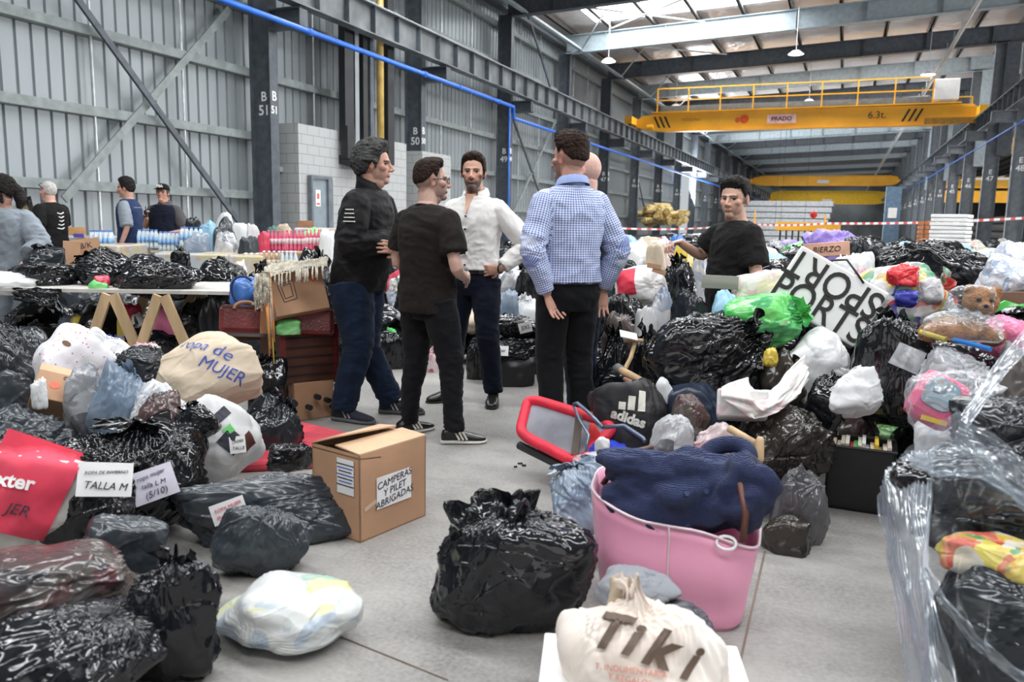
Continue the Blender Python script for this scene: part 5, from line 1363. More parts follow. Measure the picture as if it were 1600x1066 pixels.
# 7 woman at the far left
fp = P(12, 530); fp = Vector((*D(18, 400, 6.9).xy, 0))
b7, T7, R7 = person('person with dark tied hair in a loose grey top at the left table end', (fp.x, fp.y, 0), 1.60, 178,
    dict(el=(-.33, .06, 1.16), wl=(-.30, .30, .97), er=(.24, .10, 1.14), wr=(.14, .32, 1.0), sl=(-.19, .04, 1.42), sr=(.17, .04, 1.42)),
    [dict(kind='trousers', mat=K_grey), dict(kind='tshirt', name='loose_top', mat=K_grey, hem=.80, ease=.05, sleeve='rolled', sw=(.10, .10, .10, .05), amp=.009, seed=55, neckw=.115, neckz=1.475), dict(kind='shoes', style='d', mat=M_shoeblack, sole=M_soleblack)],
    skin=(.62, .36, .28), hair=dict(mat=M_khair, top=.03, side=.03, back=.035, wave=.9, pony=1), head=(-1.15, -.25, 0), vox=.006, lean=(0, .07), hands=dict(l=dict(d=(.2, .8, -.6), n=(0, -.3, -1), curl=.4)))
# 8 man with white hair and black t-shirt
fp = Vector((*D(84, 400, 10.2).xy, 0))
b8, T8, R8 = person('person with short white hair and sunglasses pushed up, black t-shirt printed on the back', (fp.x, fp.y, 0), 1.70, 74,
    dict(el=(-.29, -.04, 1.14), wl=(-.22, .20, 1.05), er=(.24, .05, 1.14), wr=(.12, .26, 1.10)),
    [dict(kind='trousers', mat=K_blackp), dict(kind='tshirt', mat=K_black, hem=.84, ease=.035, sleeve='short', sf=.72, sw=(.095, .07, .06, .05), collar='crew'), dict(kind='shoes', style='d', mat=M_shoeblack, sole=M_soleblack)],
    skin=(.72, .42, .33), hair=dict(mat=M_whair, top=.008, side=.005, back=.006, wave=.3, front=.066), head=(.1, .03, 0), vox=.006, bulk=1.12, belly=.05)
mb = MB(); mb.tube([tuple(T8((sx * .085, -.01, .02))) for sx in (-1,)] + [tuple(T8((-.08, .06, .075))), tuple(T8((0, .085, .10))), tuple(T8((.08, .06, .075))), tuple(T8((.085, -.01, .02)))], .006, 6); mb.build('sunglasses', M_blackm, b8)
for i in range(5):
    mb = MB(); mb.tube([(-.05 + .02 * math.sin(i), -.155, 1.38 - i * .05), (.0, -.168, 1.365 - i * .05), (.05, -.158, 1.385 - i * .05)], .008, 5); mb.build('back_print', M_white, b8)
# 9 boy with raglan shirt
fp = Vector((*D(205, 400, 10.9).xy, 0))
b9, T9, R9 = person('person with dark hair in a navy shirt with grey sleeves facing left', (fp.x, fp.y, 0), 1.79, 92,
    dict(el=(-.25, -.07, 1.14), wl=(-.24, .03, .89), er=(.24, .03, 1.14), wr=(.20, .16, .93)),
    [dict(kind='trousers', mat=K_navy), dict(kind='tshirt', mat=K_navyt, hem=.84, ease=.03, sleeve='none'), dict(kind='tshirt', name='grey_sleeves', mat=K_grey, hem=1.40, ease=.026, sleeve='short', sf=.95, sw=(.085, .07, .06, .05), neckz=1.50), dict(kind='shoes', style='d', mat=M_shoeblack, sole=M_soleblack)],
    skin=(.60, .34, .26), hair=dict(mat=M_khair, top=.028, side=.014, back=.014, wave=.6), head=(.15, -.1, 0), vox=.006)
mb = MB(); mb.box((-.05, .150, 1.36), (.05, .01, .06)); mb.build('chest_badge', M_white, b9)
mb = MB(); mb.tube([(-.24 + .034 * math.cos(a), .02 + .03 * math.sin(a), .92) for a in np.linspace(0, 6.283, 12, endpoint=False)], .008, 6, closed=True); mb.build('wrist_watch', M_blackm, b9)
# 10 man with cap
fp = Vector((*D(260, 400, 11.6).xy, 0))
b10, T10, R10 = person('person in a lettered black cap and dark vest holding a small radio', (fp.x, fp.y, 0), 1.74, 176,
    dict(er=(.29, .02, 1.17), wr=(.15, .24, 1.30), el=(-.30, .0, 1.14), wl=(-.08, .22, 1.06)),
    [dict(kind='trousers', mat=K_grey), dict(kind='tshirt', mat=K_greys, hem=.90, ease=.03, sleeve='short', sf=.85, sw=(.09, .07, .06, .05), collar='shirt'), dict(kind='vest', name='vest', mat=K_navy, hem=1.04, ease=.042, sleeve='none', neckw=.09, neckz=1.49), dict(kind='shoes', style='d', mat=M_shoeblack, sole=M_soleblack)],
    skin=(.62, .33, .25), hair=dict(mat=M_ghair, top=.008, side=.008, back=.008), head=(.1, .12, 0), vox=.006, bulk=1.12, belly=.05, hands=dict(r=dict(d=(0, .3, .9), n=(-1, 0, 0), curl=.7), l=dict(d=(.7, .3, -.3), n=(0, -1, 0), curl=.3)))
mb = MB()
th = np.linspace(0, 2 * math.pi, 24, endpoint=False)
mb.loft([np.array([T10((.090 * sc * math.cos(a), -.012 + .112 * sc * math.sin(a), z)) for a in th]) for (z, sc) in ((.045, 1.0), (.08, .98), (.115, .85), (.135, .5), (.14, .1))]); cp = mb.build('cap', K_black, b10, smooth=True)
mb = MB(); mb.grid(np.array([[T10((.078 * math.cos(a) * (1 - .15 * f), .06 + .095 * f + .05 * math.sin(a) * .6, .05 - .012 * f)) for a in np.linspace(0.1, math.pi - .1, 12)] for f in (0, .5, 1)])); mb.grid(np.array([[T10((.078 * math.cos(a) * (1 - .15 * f), .06 + .095 * f + .05 * math.sin(a) * .6, .044 - .012 * f)) for a in np.linspace(0.1, math.pi - .1, 12)] for f in (1, .5, 0)])); mb.build('peak', K_black, cp)
Mx = face_matrix(T10((0, .104, .085)), Rh_r := tuple(-R10[:, 0]), tuple(R10[:, 2])); text_mesh('cap_letters', 'PSA', .055, M_white, Mx, cp, offset=.003)
mb = MB(); mb.box((.13, .30, 1.36), (.04, .03, .10)); mb.cyl((.125, .30, 1.41), (.125, .30, 1.47), .006, n=6); mb.build('radio', M_blackm, b10)
mb = MB(); mb.box((-.20, .12, .97), (.14, .12, .16)); mb.box((.21, .08, .98), (.10, .10, .18)); mb.build('pouch', M_blackm, b10)
# ================================================================== left heap
# lower layer that carries the visible bags
bag('black plastic bag buried low in the left heap under the pale cloth sack', 150, 620, 330, 760, BK2, d=4.1, style='pillow', down=.1)
bag('glossy black bag with a bright square patch of light, under the far left table end', -60, 500, 75, 590, BK2, d=4.2, style='pillow', down=.3)
bag('wide black bag beneath the dotted bag on the left', 40, 525, 190, 640, BK, d=4.5, style='pillow', down=.45, crumple=.7)
bag('dusty slate bag at the left frame edge above the pale streaked one', -50, 568, 64, 628, SL, d=3.7, style='pillow', tilt=1.3, tdir=0, down=.22)
bag('blue black bag with streaks gathered to a point at the left frame edge', -60, 618, 118, 700, SL, d=3.4, style='pillow', tilt=1.4, tdir=0.2, crumple=1.3, down=.26)
bag('crumpled black bag strip between the streaked bag and the red printed sack', -20, 676, 100, 722, BK, d=3.15, style='pillow', down=.25, crumple=1.4)
# dotted bag and its neighbours
M_dots = film('dotted_film', (.82, .80, .82), rough=.35, crk=.35, vary=.03)
nt = M_dots.node_tree; vo = nt.nodes.new('ShaderNodeTexVoronoi'); vo.inputs['Scale'].default_value = 42; vo.inputs['Randomness'].default_value = .55
tc = nt.nodes.new('ShaderNodeTexCoord'); nt.links.new(tc.outputs['Object'], vo.inputs['Vector']); cr = nt.nodes.new('ShaderNodeValToRGB'); cr.color_ramp.interpolation = 'CONSTANT'
cr.color_ramp.elements[0].color = (.60, .12, .28, 1); cr.color_ramp.elements[1].position = .17; cr.color_ramp.elements[1].color = (.80, .79, .83, 1)
nt.links.new(vo.outputs['Distance'], cr.inputs[0]); nt.links.new(cr.outputs[0], nt.nodes['Principled BSDF'].inputs['Base Color'])
dot = bag('white bag with small pink dots and a torn hole, leaning in the left heap', 62, 503, 178, 592, M_dots, d=4.0, style='pillow', tilt=.9, tdir=.6, down=.12, crumple=.6)
loc, no = hit(dot, 104, 537); r_, u_, n_ = view_frame(104, 537, no, 20); mb = MB()
mb.loft([np.array([(.020 * s * math.cos(a), .012 * s * math.sin(a), z) for a in np.linspace(0, 6.283, 14, endpoint=False)]) for (s, z) in ((1.1, 0), (1.1, .004), (.7, .003))]); q = mb.build('torn_hole', M_card_in, dot); q.matrix_local = wm(dot).inverted() @ mat4(loc, r_, u_, n_)
nce = bag('white printed carrier bag reading nce behind the dotted bag', 122, 508, 214, 575, WH, d=4.35, style='pillow', tilt=.6, crumple=.7, down=.2)
on_surface_text(nce, 175, 553, 'nce', 17, 3, M_ink, 'printed_word', offset=.001)
on_surface_text(nce, 181, 527, 'CLARINS'[:5] if False else 'CLEAR', 9, 4, M_inkb, 'small_print')
bag('white and pink paper bag crumpled right of the printed carrier bag', 200, 530, 262, 565, CP, d=4.5, style='pillow', down=.25)
bx, bw, bh = vbox('cardboard_box', 96, 606, 3.75, 74, 52, .22, 14, M_card, 'open brown carton with a round red print wedged between black bags at left', tiltx=-35)
mb = MB(); mb.loft([np.array([(.022 * math.cos(a) - .03, .020 * math.sin(a) + .005, z) for a in np.linspace(0, 6.283, 20, endpoint=False)]) for z in (0.0005, .002)]); mb.build('red_print', mat('box_red_print', (.75, .16, .08)), bx)
text_mesh('carton_print', 'CHILE', .026, M_ink, Matrix.Translation((.03, .055, .002)), bx); mb = MB(); mb.box((0, bh * .5 + .03, -.02), (bw, .07, .004), (-.5, 0, 0)); mb.build('flap', M_card2, bx)
bag('white crumpled tissue tucked beside the round red print carton', 50, 600, 74, 624, WH, d=3.6, style='pillow', down=.05, crumple=2.2)
bag('pale see-through bag with twisted spiral folds beside the carton', 103, 562, 170, 648, CG, d=3.75, style='pillow', tilt=.9, tdir=.5, down=.2)
bag('shiny blue grey see-through bag drawn up to a tied end under the cloth sack', 140, 552, 232, 650, CB, d=3.75, style='tied', tilt=.75, tdir=.7, down=.25, crumple=1.4)
bag('black wrinkled bag neck sticking up left of the pale cloth sack', 175, 535, 275, 590, BK2, d=3.95, style='pillow', tilt=1.0, crumple=1.7, down=.1)
bag('clear bag of clothes with a strip of white tissue, right of the blue grey bag', 205, 590, 305, 655, CW, d=3.65, style='pillow', tilt=.5, crumple=1.4, down=.2)
bag('dark see-through bag of clothes with a red edge, just above the knotted bag', 215, 610, 285, 668, CBR, d=3.5, style='pillow', down=.2)
# pale cloth sack
M_sack = cloth('pale_cotton_sack', (.66, .56, .44), col2=(.60, .50, .38), rough=.9, bs=9, strength=.9)
sack = bag('large pale cotton sack with blue handwriting at the top of the left heap', 244, 515, 406, 628, M_sack, d=4.0, style='pillow', tilt=1.2, tdir=.3, crumple=.55, seed=15, name='cloth_sack', cat='sack', down=.06)
on_surface_text(sack, 318, 541, 'ropa de', 20, 14, M_inkb, 'handwriting', shear=.3, offset=-.0005)
on_surface_text(sack, 346, 578, 'MUJER', 24, 16, M_inkb, 'handwriting', shear=.2, offset=.0)
# table on trestles
M_board = mat('whitewashed_board', (.60, .58, .54), rough=.6, vary=.08)
t = empty('trestle_table', P(180, 600), 'long pale board laid on wooden trestles and loaded with black bags', 'table'); tb = t.location.copy(); t.location = (0, 0, 0)
def at_z(px, py, z): return P(px, py, z)
zt = .76
A = at_z(-90, 448, zt); B = at_z(372, 456, zt); A2 = at_z(-90, 425, zt); B2 = at_z(300, 430, zt)
n2 = (B - A).cross(Vector((0, 0, 1))).normalized() * -1
def quad_slab(mb, a, b, wv, th): 
    V = [a, b, b + wv, a + wv]; V = [tuple(v) for v in V] + [(v[0], v[1], v[2] - th) for v in V]
    mb.add(V, [(0, 1, 2, 3), (7, 6, 5, 4), (0, 4, 5, 1), (1, 5, 6, 2), (2, 6, 7, 3), (3, 7, 4, 0)])
wv = (Vector((-B.y + A.y, B.x - A.x, 0))).normalized() * .85
mb = MB(); quad_slab(mb, A, B, wv, .025); mb.build('table_top', M_board, t)
for (px, top) in ((172, 460), (252, 462)):
    c = at_z(px, top, zt - .03); along = (B - A).normalized()
    for s in (-1, 1):
        mb = MB(); mb.bar(tuple(c + along * .02 * s), tuple(Vector((c.x, c.y, 0)) + along * .30 * s), .07, .03, tuple(wv)); mb.build('trestle_leg', M_wood, t)
        mb = MB(); c2 = c + wv * .8; mb.bar(tuple(c2 + along * .02 * s), tuple(Vector((c2.x, c2.y, 0)) + along * .30 * s), .07, .03, tuple(wv)); mb.build('trestle_leg', M_wood, t)
dT = depth(c) + .25
# things on the table
bag('glossy black bag with sharp white reflections, right end of the trestle table', 184, 398, 315, 472, BK, d=dT - .1, style='pillow', tilt=.4, crumple=1.2, seed=31)
bag('black bag with its mouth open to the left, middle of the trestle table', 118, 385, 215, 458, BK, d=dT + .1, style='tied', tilt=.9, tdir=2.8, crumple=1.4, seed=33)
bag('flattened black bag lying on the left part of the trestle table', 20, 408, 130, 450, BK, d=dT, style='pillow', tilt=.2, seed=34)
bag('upright peaked black bag in front of the person in grey', 40, 380, 100, 425, BK2, d=dT + .5, style='tied', seed=35)
bag('black knotted bag near the pouch of the person in the cap', 268, 383, 298, 425, BK, d=dT + 1.0, style='tied', seed=36)
bag('dirty white cloth slumped over the left table edge', -15, 422, 60, 462, WH, d=dT - .15, style='pillow', crumple=1.3, name='white_cloth', cat='cloth')
o = bag('red garment showing in the open black bag on the table', 148, 438, 172, 452, RD, d=dT - .12, style='pillow', name='garment', cat='clothes')
o = bag('green garment showing below the open black bag on the table', 140, 448, 170, 458, GN, d=dT - .14, style='pillow', name='garment', cat='clothes')
sheet('hanging_film', [[(20, 450, dT - .2), (60, 450, dT - .22), (98, 452, dT - .2)], [(20, 468, dT - .2), (60, 478, dT - .26), (85, 480, dT - .22)]], BK, 14, 26, pleat=.03, pf=6, label='black film hanging over the front edge of the trestle table', cat='film')
# under the table
for (lb, x0, y0, x1, y1, m_) in (('red bag squeezed under the right trestle', 235, 470, 285, 525, PKF), ('yellow bag between the two trestles', 184, 490, 212, 520, YL), ('blue grey see-through bag under the table left of the first trestle', 82, 488, 125, 522, CB),
                                 ('small yellow scrap of bag left of the first trestle', 112, 492, 138, 512, YL), ('white paper bag under the table beside the yellow scrap', 125, 486, 160, 515, CG), ('pale bag in the gap between the trestles', 205, 484, 235, 512, WH), ('crimson bag just left of the right trestle', 190, 472, 222, 500, RD),
                                 ('large glossy black bag under the right end of the table', 283, 462, 352, 525, BK), ('black bag under the table next to the maroon bag', 310, 455, 360, 510, BK2), ('long black bag under the left half of the table', 10, 455, 110, 505, BK), ('black bag in the shadow behind the trestles', 120, 465, 260, 530, BK2), ('small blue bag at the foot of the right trestle', 228, 520, 262, 538, BLF)):
    bag(lb, x0, y0, x1, y1, m_, d=dT + (.5 if 'behind' in lb or 'long' in lb else .12), style='pillow', down=.35)
# black bags rising between table and suitcase stack
bag('big taut black bag behind the right end of the table', 300, 400, 398, 470, BK, d=7.0, style='pillow', tilt=.5, down=.3, seed=41)
bag('small black bag with fine wrinkles left of the fringed rug', 385, 405, 425, 450, BK, d=7.0, style='tied', down=.4, seed=42)
bag('black bag bulging behind the fringed carton, left of the crossed-arms person', 455, 385, 528, 470, BK, d=6.6, style='tied', tilt=.4, down=.3, crumple=1.4, seed=43)
bag('black bag under it, squeezed beside the stacked trunks', 490, 440, 540, 600, BK, d=6.2, style='pillow', crumple=1.4, seed=44)

# suitcase stack --------------------------------------------------------
dS = 4.55
cx_ = D(478, 660, 4.9)
g0 = P(478, 662)
def upright(name, px0, px1, pybot, pytop, z0, rz_extra, dep, m, label, cat, dd=0.0, bevel=.006):
    """an upright box standing at the stack: front face spans px0..px1"""
    base = P((px0 + px1) / 2, 662); d = depth(base) + dd; W_ = (px1 - px0) / FPX * d
    v = ray((px0 + px1) / 2, 600); ang = math.atan2(v[0], v[1])
    H_ = (pybot - pytop) / FPX * d
    t_ = empty(name, (base.x, base.y, z0), label, cat, rz=-ang + rz_extra)
    return t_, W_, H_
zz = 0.0
ang0 = -0.16
def zat(py): return CAMZ + (math.tan(-(PITCH + math.atan((py - 533) / FPX)))) * math.hypot(g0.x, g0.y) * 1.0
z_tops = [zat(v) for v in (655, 600, 512, 478, 420)]
va = ray(478, 600); ang = -math.atan2(va[0], va[1])
def part_box(nm, label, cat, cxp, z0, z1, wpx, dep, m, rzx=0.0, back=0.0, bevel=.006, keep=False):
    v = ray(cxp, 600); base = P(478, 662); d = depth(base) + .18 + back
    q = D(cxp, 600, d); t_ = empty(nm, (q.x, q.y, max(0, z0)), label, cat, rz=ang + rzx)
    mb = MB(); W_ = wpx / FPX * d; mb.box((0, dep * .2, (z1 - max(0, z0)) / 2), (W_, dep, z1 - max(0, z0))); mb.build('body' if not keep else keep, m, t_, bevel=bevel)
    return t_, W_, z1 - max(0, z0)
t_, W_, H_ = part_box('cardboard_box', 'brown fruit carton with round air holes at the bottom of the trunk stack', 'box', 478, 0, z_tops[1] - .0, 66, .40, M_card, rzx=.45, keep='carton')
for (x, z) in ((-.07, .10), (-.01, .16), (.06, .13), (.10, .08)):
    mb = MB(); mb.cyl((x, -.2 * .4 - .082, z), (x, -.2 * .4 - .125, z), .018, n=12); mb.build('air_hole', M_blackm, t_)
t_, W_, H_ = part_box('storage_chest', 'dark reddish wooden trunk with slatted sides in the middle of the stack', 'trunk', 474, z_tops[1], z_tops[2], 88, .42, M_wooddark, rzx=.35, keep='trunk_body')
for i in range(5):
    mb = MB(); mb.box((W_ / 2 + .004, .08, .05 + i * .06), (.008, .40, .006)); mb.box((0, -.132, .05 + i * .06), (W_, .008, .006)); mb.build('slat_groove', M_blackm, t_)
for sx in (-1, 1):
    mb = MB(); mb.box((sx * (W_ / 2 - .01), -.13, H_ / 2), (.035, .012, H_)); mb.build('corner_strip', M_leather, t_)
t_, W_, H_ = part_box('storage_chest', 'narrow dark wooden case left of the slatted trunk, under the maroon bag', 'trunk', 390, z_tops[2] - .16, z_tops[2], 80, .30, M_wooddark, rzx=.1, back=.3)
bag('black bag beneath the narrow wooden case', 388, 545, 450, 610, BK, d=4.95, style='tied', seed=51, down=.2)
# maroon leather holdall
o, W_, H_ = vbox('leather_bag', 434, 500, 5.0, 174, 44, .30, 2, M_leather, 'long maroon leather bag with tan strap lying across the trunks', 'bag', tiltx=-6, bevel=.03)
mb = MB(); mb.box((-.06, 0, .004), (.09, H_ * 1.02, .01)); mb.build('strap', M_tan, o, bevel=.003)
mb = MB(); mb.tube([(-.19 + .07 * math.cos(a), .06 + .045 * math.sin(a), .01) for a in np.linspace(0, math.pi, 10)], .011, 8); mb.build('handle', M_tan, o)
mb = MB(); mb.box((0, H_ * .43, .003), (W_ * .96, .012, .008)); mb.build('top_seam', M_wooddark, o)
bag('bright green cloth squeezed under the maroon leather bag', 430, 508, 470, 524, GN, d=4.98, style='pillow', name='green_cloth', cat='clothes')
# blue rucksack
o = bag('royal blue rucksack with piped edge left of the fringed carton', 360, 432, 408, 484, BLF, d=5.1, style='pillow', tilt=.2, crumple=.4, name='rucksack', cat='bag')
mb = MB(); c0 = hit(o, 382, 456)[0]; r_, u_, n_ = view_frame(382, 456, None, -20)
mb.tube([tuple(c0 + r_ * .075 * math.cos(a) + u_ * .10 * math.sin(a) + n_ * .015) for a in np.linspace(.5, 3.6, 14)], .008, 6); q = mb.build('piping', mat('navy_piping', (.01, .02, .09)), o); q.matrix_local = wm(o).inverted()
# top carton with fringed rug
o, W_, H_ = vbox('cardboard_box', 467, 456, 4.95, 84, 66, .32, -10, M_card, 'brown carton with arrow and square print under a fringed cream rug', 'box', tiltx=-12, yawz=12)
mb = MB()
for (a, b_) in (((-.12, .06), (-.02, .08)), ((-.02, .08), (-.02, -.04)), ((-.02, -.04), (-.10, -.05)), ((-.10, -.05), (-.12, .06)), ((-.10, .05), (-.04, .062)), ((-.04, .062), (-.04, -.02)), ((-.04, -.02), (-.09, -.03)), ((-.09, -.03), (-.10, .05))):
    mb.bar((*a, .002), (*b_, .002), .004, .002)
mb.build('square_print', M_ink, o)
mb = MB(); mb.tube([(.105 + .018 * math.cos(a), .075 + .02 * math.sin(a), .002) for a in np.linspace(0, 6.283, 14, endpoint=False)], .005, 5, closed=True); mb.build('red_stamp', mat('stamp_red', (.7, .08, .05)), o)
M_fringe = mat('cream_wool', (.70, .64, .52), rough=.95, vary=.12, vscale=25, bump=1.0, bscale=120)
fr = empty('fringed_rug', D(440, 430, 4.8), 'cream woven rug with long multicoloured fringe draped over the carton', 'rug')
def fp_(px, py, d): return tuple(D(px, py, d) - fr.location)
rows = [[(415 + i * 12, 432 - i * 2.6 + (0 if i < 6 else (i - 6) * 2.5), 4.84 + .005 * i) for i in range(9)], [(412 + i * 12.6, 418 - i * 1.6, 5.0) for i in range(9)], [(425 + i * 11, 412 - i * 1.2, 5.2) for i in range(9)]]
sheet('rug_cloth', rows, M_fringe, 20, 60, pleat=.012, pf=20, parent=fr, wob=.02)
sheet('rug_drop', [[(402, 430, 4.82), (412, 424, 4.80), (424, 424, 4.79)], [(398, 450, 4.80), (408, 452, 4.78), (420, 450, 4.77)], [(396, 475, 4.79), (405, 484, 4.77), (415, 470, 4.76)]], M_fringe, 30, 20, pleat=.02, pf=6, parent=fr)
cols = [M_fringe, mat('yellow_wool', (.72, .62, .10), rough=.9), mat('orange_wool', (.80, .34, .12), rough=.9), M_fringe]
for i in range(46):
    mb = MB(); x = 398 + rng.random() * 26 if i < 26 else 424 + rng.random() * 82
    y0 = 432 - (x - 415) * .2 if x > 424 else 428; ln = rng.uniform(40, 62) if i < 14 else rng.uniform(12, 22)
    if i in (14, 15, 16, 17, 18, 19, 20, 21, 22, 23): x = 412 + rng.random() * 14; ln = rng.uniform(70, 150)
    dx = 0 if ln < 60 else rng.uniform(2, 10)
    mb.tube([fp_(x, y0, 4.80), fp_(x + dx * .4 + rng.uniform(-1, 1), y0 + ln * .5, 4.77), fp_(x + dx, y0 + ln, 4.76)], [.005, .0055, .004], 6); mb.build('fringe_strand', cols[rng.choice([0, 0, 1, 2, 3]) if 13 < i < 24 else 0], fr, smooth=True)

# front of the left heap --------------------------------------------------
lady = bag('white carrier bag with green marks and dark prints knotted over a black one', 268, 606, 412, 722, WH, d=3.65, style='tied', tilt=.85, tdir=2.5, crumple=.6, seed=61, down=.12, tuft=.3)
for (px, py, w_, h_, ro, m_) in ((342, 652, 16, 34, 35, M_ink), (362, 690, 34, 30, 40, M_ink), (357, 672, 13, 15, 50, GN), (310, 703, 16, 6, 20, GN), (388, 690, 26, 16, 60, mat('brown_print', (.09, .03, .02)))):
    note(lady, px, py, w_, h_, ro, [], paper=m_, name='printed_patch', lift=.004, blend=.1, conform=True)
note(lady, 371, 695, 24, 26, -8, ['LADIES', 'TALLE'], M_ink)
nb = bag('black bag inside the knotted white carrier bag', 276, 622, 345, 690, BK, d=3.42, style='tied', tilt=.6, tdir=2.4, seed=62)
bag('black bag with dusty crinkles behind the big open carton', 372, 604, 474, 704, BK2, d=4.3, style='tied', tilt=.5, tdir=.4, crumple=1.3, seed=63, down=.2)
M_redmat = mat('red_fabric', (.62, .06, .09), rough=.7, vary=.08, bump=.3, bscale=20)
mb = MB(); pts = [P(330, 742), P(505, 733), P(545, 690), P(470, 672), P(400, 700)]
n_ = len(pts); mb.add([tuple(p) for p in pts] + [(p.x, p.y, .06) for p in pts], [tuple(range(n_))[::-1], tuple(range(n_, 2 * n_))] + [(i, (i + 1) % n_, (i + 1) % n_ + n_, i + n_) for i in range(n_)])
setp(mb.build('red_blanket', M_redmat, bevel=.02), 'flat red blanket on the floor behind the big carton', 'blanket')
bag('small wrinkled black bag lying on the red blanket', 418, 688, 492, 742, BK, d=3.72, style='pillow', crumple=1.4, seed=64)
knot = bag('largest knotted black bag of the left heap with a handwritten note in front', 98, 640, 328, 850, BK, d=3.05, style='tied', crumple=1.35, seed=65, tuft=.42, pleats=28, tilt=.15)
note(knot, 239, 757, 66, 50, -22, ['ropa mujer', 'talla L M', '(5/10)'], M_ink, mat('lilac_paper', (.62, .60, .70)), lift=.045, blend=.75)
wl_ = bag('black bag with a crumpled white paper note, left of the largest knotted bag', 76, 700, 218, 865, BK, d=2.85, style='tied', tilt=.3, crumple=1.1, seed=66)
note(wl_, 158, 751, 80, 50, -3, ['ROPA DE INVIERNO', 'TALLA M'], M_ink, lift=.05, blend=.75)
# red printed sack
M_ws = cloth('white_woven_sack', (.62, .59, .56), rough=.8, bs=12, strength=.6)
rs = bag('white sack with a red printed panel standing at the left frame edge', -45, 690, 138, 862, M_ws, d=2.75, style='pillow', tilt=.3, tdir=.5, crumple=.5, seed=67, name='printed_sack', cat='sack')
note(rs, 38, 760, 120, 150, 20, [], paper=mat('sack_red_print', (.72, .05, .10), rough=.6), name='red_panel', lift=.012, blend=.35, conform=True)
on_surface_text(rs, 18, 752, 'exter', 30, 9, M_white, 'printed_word', offset=.002, lift=.022); on_surface_text(rs, 28, 798, 'JER', 24, 12, M_ink, 'marker_word', shear=.2, lift=.022)
bag('grey black rounded bag behind the clothes bag in the lower left', 138, 795, 262, 905, SL, d=2.6, style='pillow', tilt=.3, crumple=.7, seed=68)
bag('see-through dark bag packed with brown and red clothes at the left frame edge', -60, 840, 206, 985, CBR, d=2.15, style='pillow', tilt=1.3, tdir=.1, crumple=.8, seed=69, down=.1)
bag('tall glossy black bag with long folds, second from the lower left corner', 195, 852, 346, 1080, BKL, d=2.2, style='tied', tilt=.35, tdir=1.2, crumple=1.0, seed=70, tuft=.3)
bag('nearest black bag with broad shiny panels in the lower left corner', -70, 935, 262, 1150, BKL, d=1.85, style='pillow', tilt=.5, crumple=.9, seed=71, facets=24, p=7)
curl = bag('long slate bag curving down beside the carton with a pink written note', 283, 733, 554, 862, SL, d=3.15, style='pillow', tilt=1.45, tdir=.05, crumple=1.1, seed=72, lr=.45)
note(curl, 357, 797, 52, 32, -18, ['ROPA MUJER', 'INVIERNO'], M_inkr, lift=.02)
bag('rounded slate bag with stretched highlights in front of the curving bag', 336, 778, 490, 908, SL, style='pillow', tilt=.3, crumple=.9, seed=73, lr=.6)
cw = film('see_through_white_film', (.75, .76, .75), rough=.3, patch=[(.64, .65, .65), (.60, .62, .62), (.62, .64, .64), (.66, .67, .66), (.36, .55, .47), (.62, .62, .32), (.40, .48, .60), (.66, .67, .68), (.58, .60, .60)], pscale=9, crk=.5, trl=.1)
bag('translucent white bag full of folded linen on the floor at lower left', 335, 888, 564, 1036, cw, style='pillow', tilt=1.35, tdir=1.0, crumple=.55, seed=74)
bag('thin black bag edge between the tall glossy bag and the white bag', 225, 868, 342, 960, BK, d=2.5, style='pillow', seed=75, crumple=1.3)

# big open carton ------------------------------------------------------------
A = P(563, 849); B = P(665, 806)
u = (B - A).normalized(); v = Vector((-u.y, u.x, 0)); Wc = (B - A).length; Hc = 0
while project(A + Vector((0, 0, Hc)))[1] > 713: Hc += .002
Lc = .05
while project(A + v * Lc + Vector((0, 0, Hc)))[0] > 488: Lc += .004
t = empty('cardboard_box', A, 'large brown cardboard carton with a written sheet, lid flaps half open, on the bare floor', 'box')
mb = MB(); th = .006
def slab4(mb, a, b, c, d_, n, th=.006):
    V = [a, b, c, d_]; V2 = [p + n * th for p in V]; mb.add([tuple(p) for p in V + V2], [(0, 1, 2, 3), (7, 6, 5, 4), (0, 4, 5, 1), (1, 5, 6, 2), (2, 6, 7, 3), (3, 7, 4, 0)])
Z = Vector((0, 0, Hc)); O = Vector((0, 0, 0)); uu = u * Wc; vv = v * Lc; Zi = Vector((0, 0, 1))
slab4(mb, O, uu, uu + Z, Z, v); slab4(mb, O, vv, vv + Z, Z, u); slab4(mb, vv, vv + uu, vv + uu + Z, vv + Z, -v); slab4(mb, uu, uu + vv, uu + vv + Z, uu + Z, -u); slab4(mb, O, uu, uu + vv, vv, Zi)
mb.build('carton', M_card, t)
mb = MB(); slab4(mb, Z, Z + uu, Z + uu + vv * .50 + Zi * .008, Z + vv * .50 + Zi * .014, Zi); mb.build('front_flap', M_card2, t)
mb = MB(); slab4(mb, Z + vv, Z + vv + uu, Z + uu + vv * .46 + Zi * .03 - u * .05, Z + vv * .44 + Zi * .055, Zi); mb.build('back_flap', M_card2, t)
mb = MB(); slab4(mb, Z - Zi * .012, Z + vv - Zi * .012, Z + vv + u * .12 - Zi * .03, Z + u * .12 - Zi * .03, -Zi); mb.build('side_flap', M_card_in, t)
def sheet_on(t, c, r, up, w_, h_, lines, size, nm):
    M = face_matrix(c, r, up); mb = MB(); mb.box((0, 0, .001), (w_, h_, .0015)); p = mb.build(nm, M_paper, t); p.matrix_local = M
    for i, l in enumerate(lines): text_mesh('handwriting', l, size, M_ink, Matrix.Translation((0, h_ * (.5 - (i + .7) / (len(lines) + .4)), .003)) @ Matrix.Rotation(.12, 4, 'Z'), p, extrude=.0005, shear=.2)
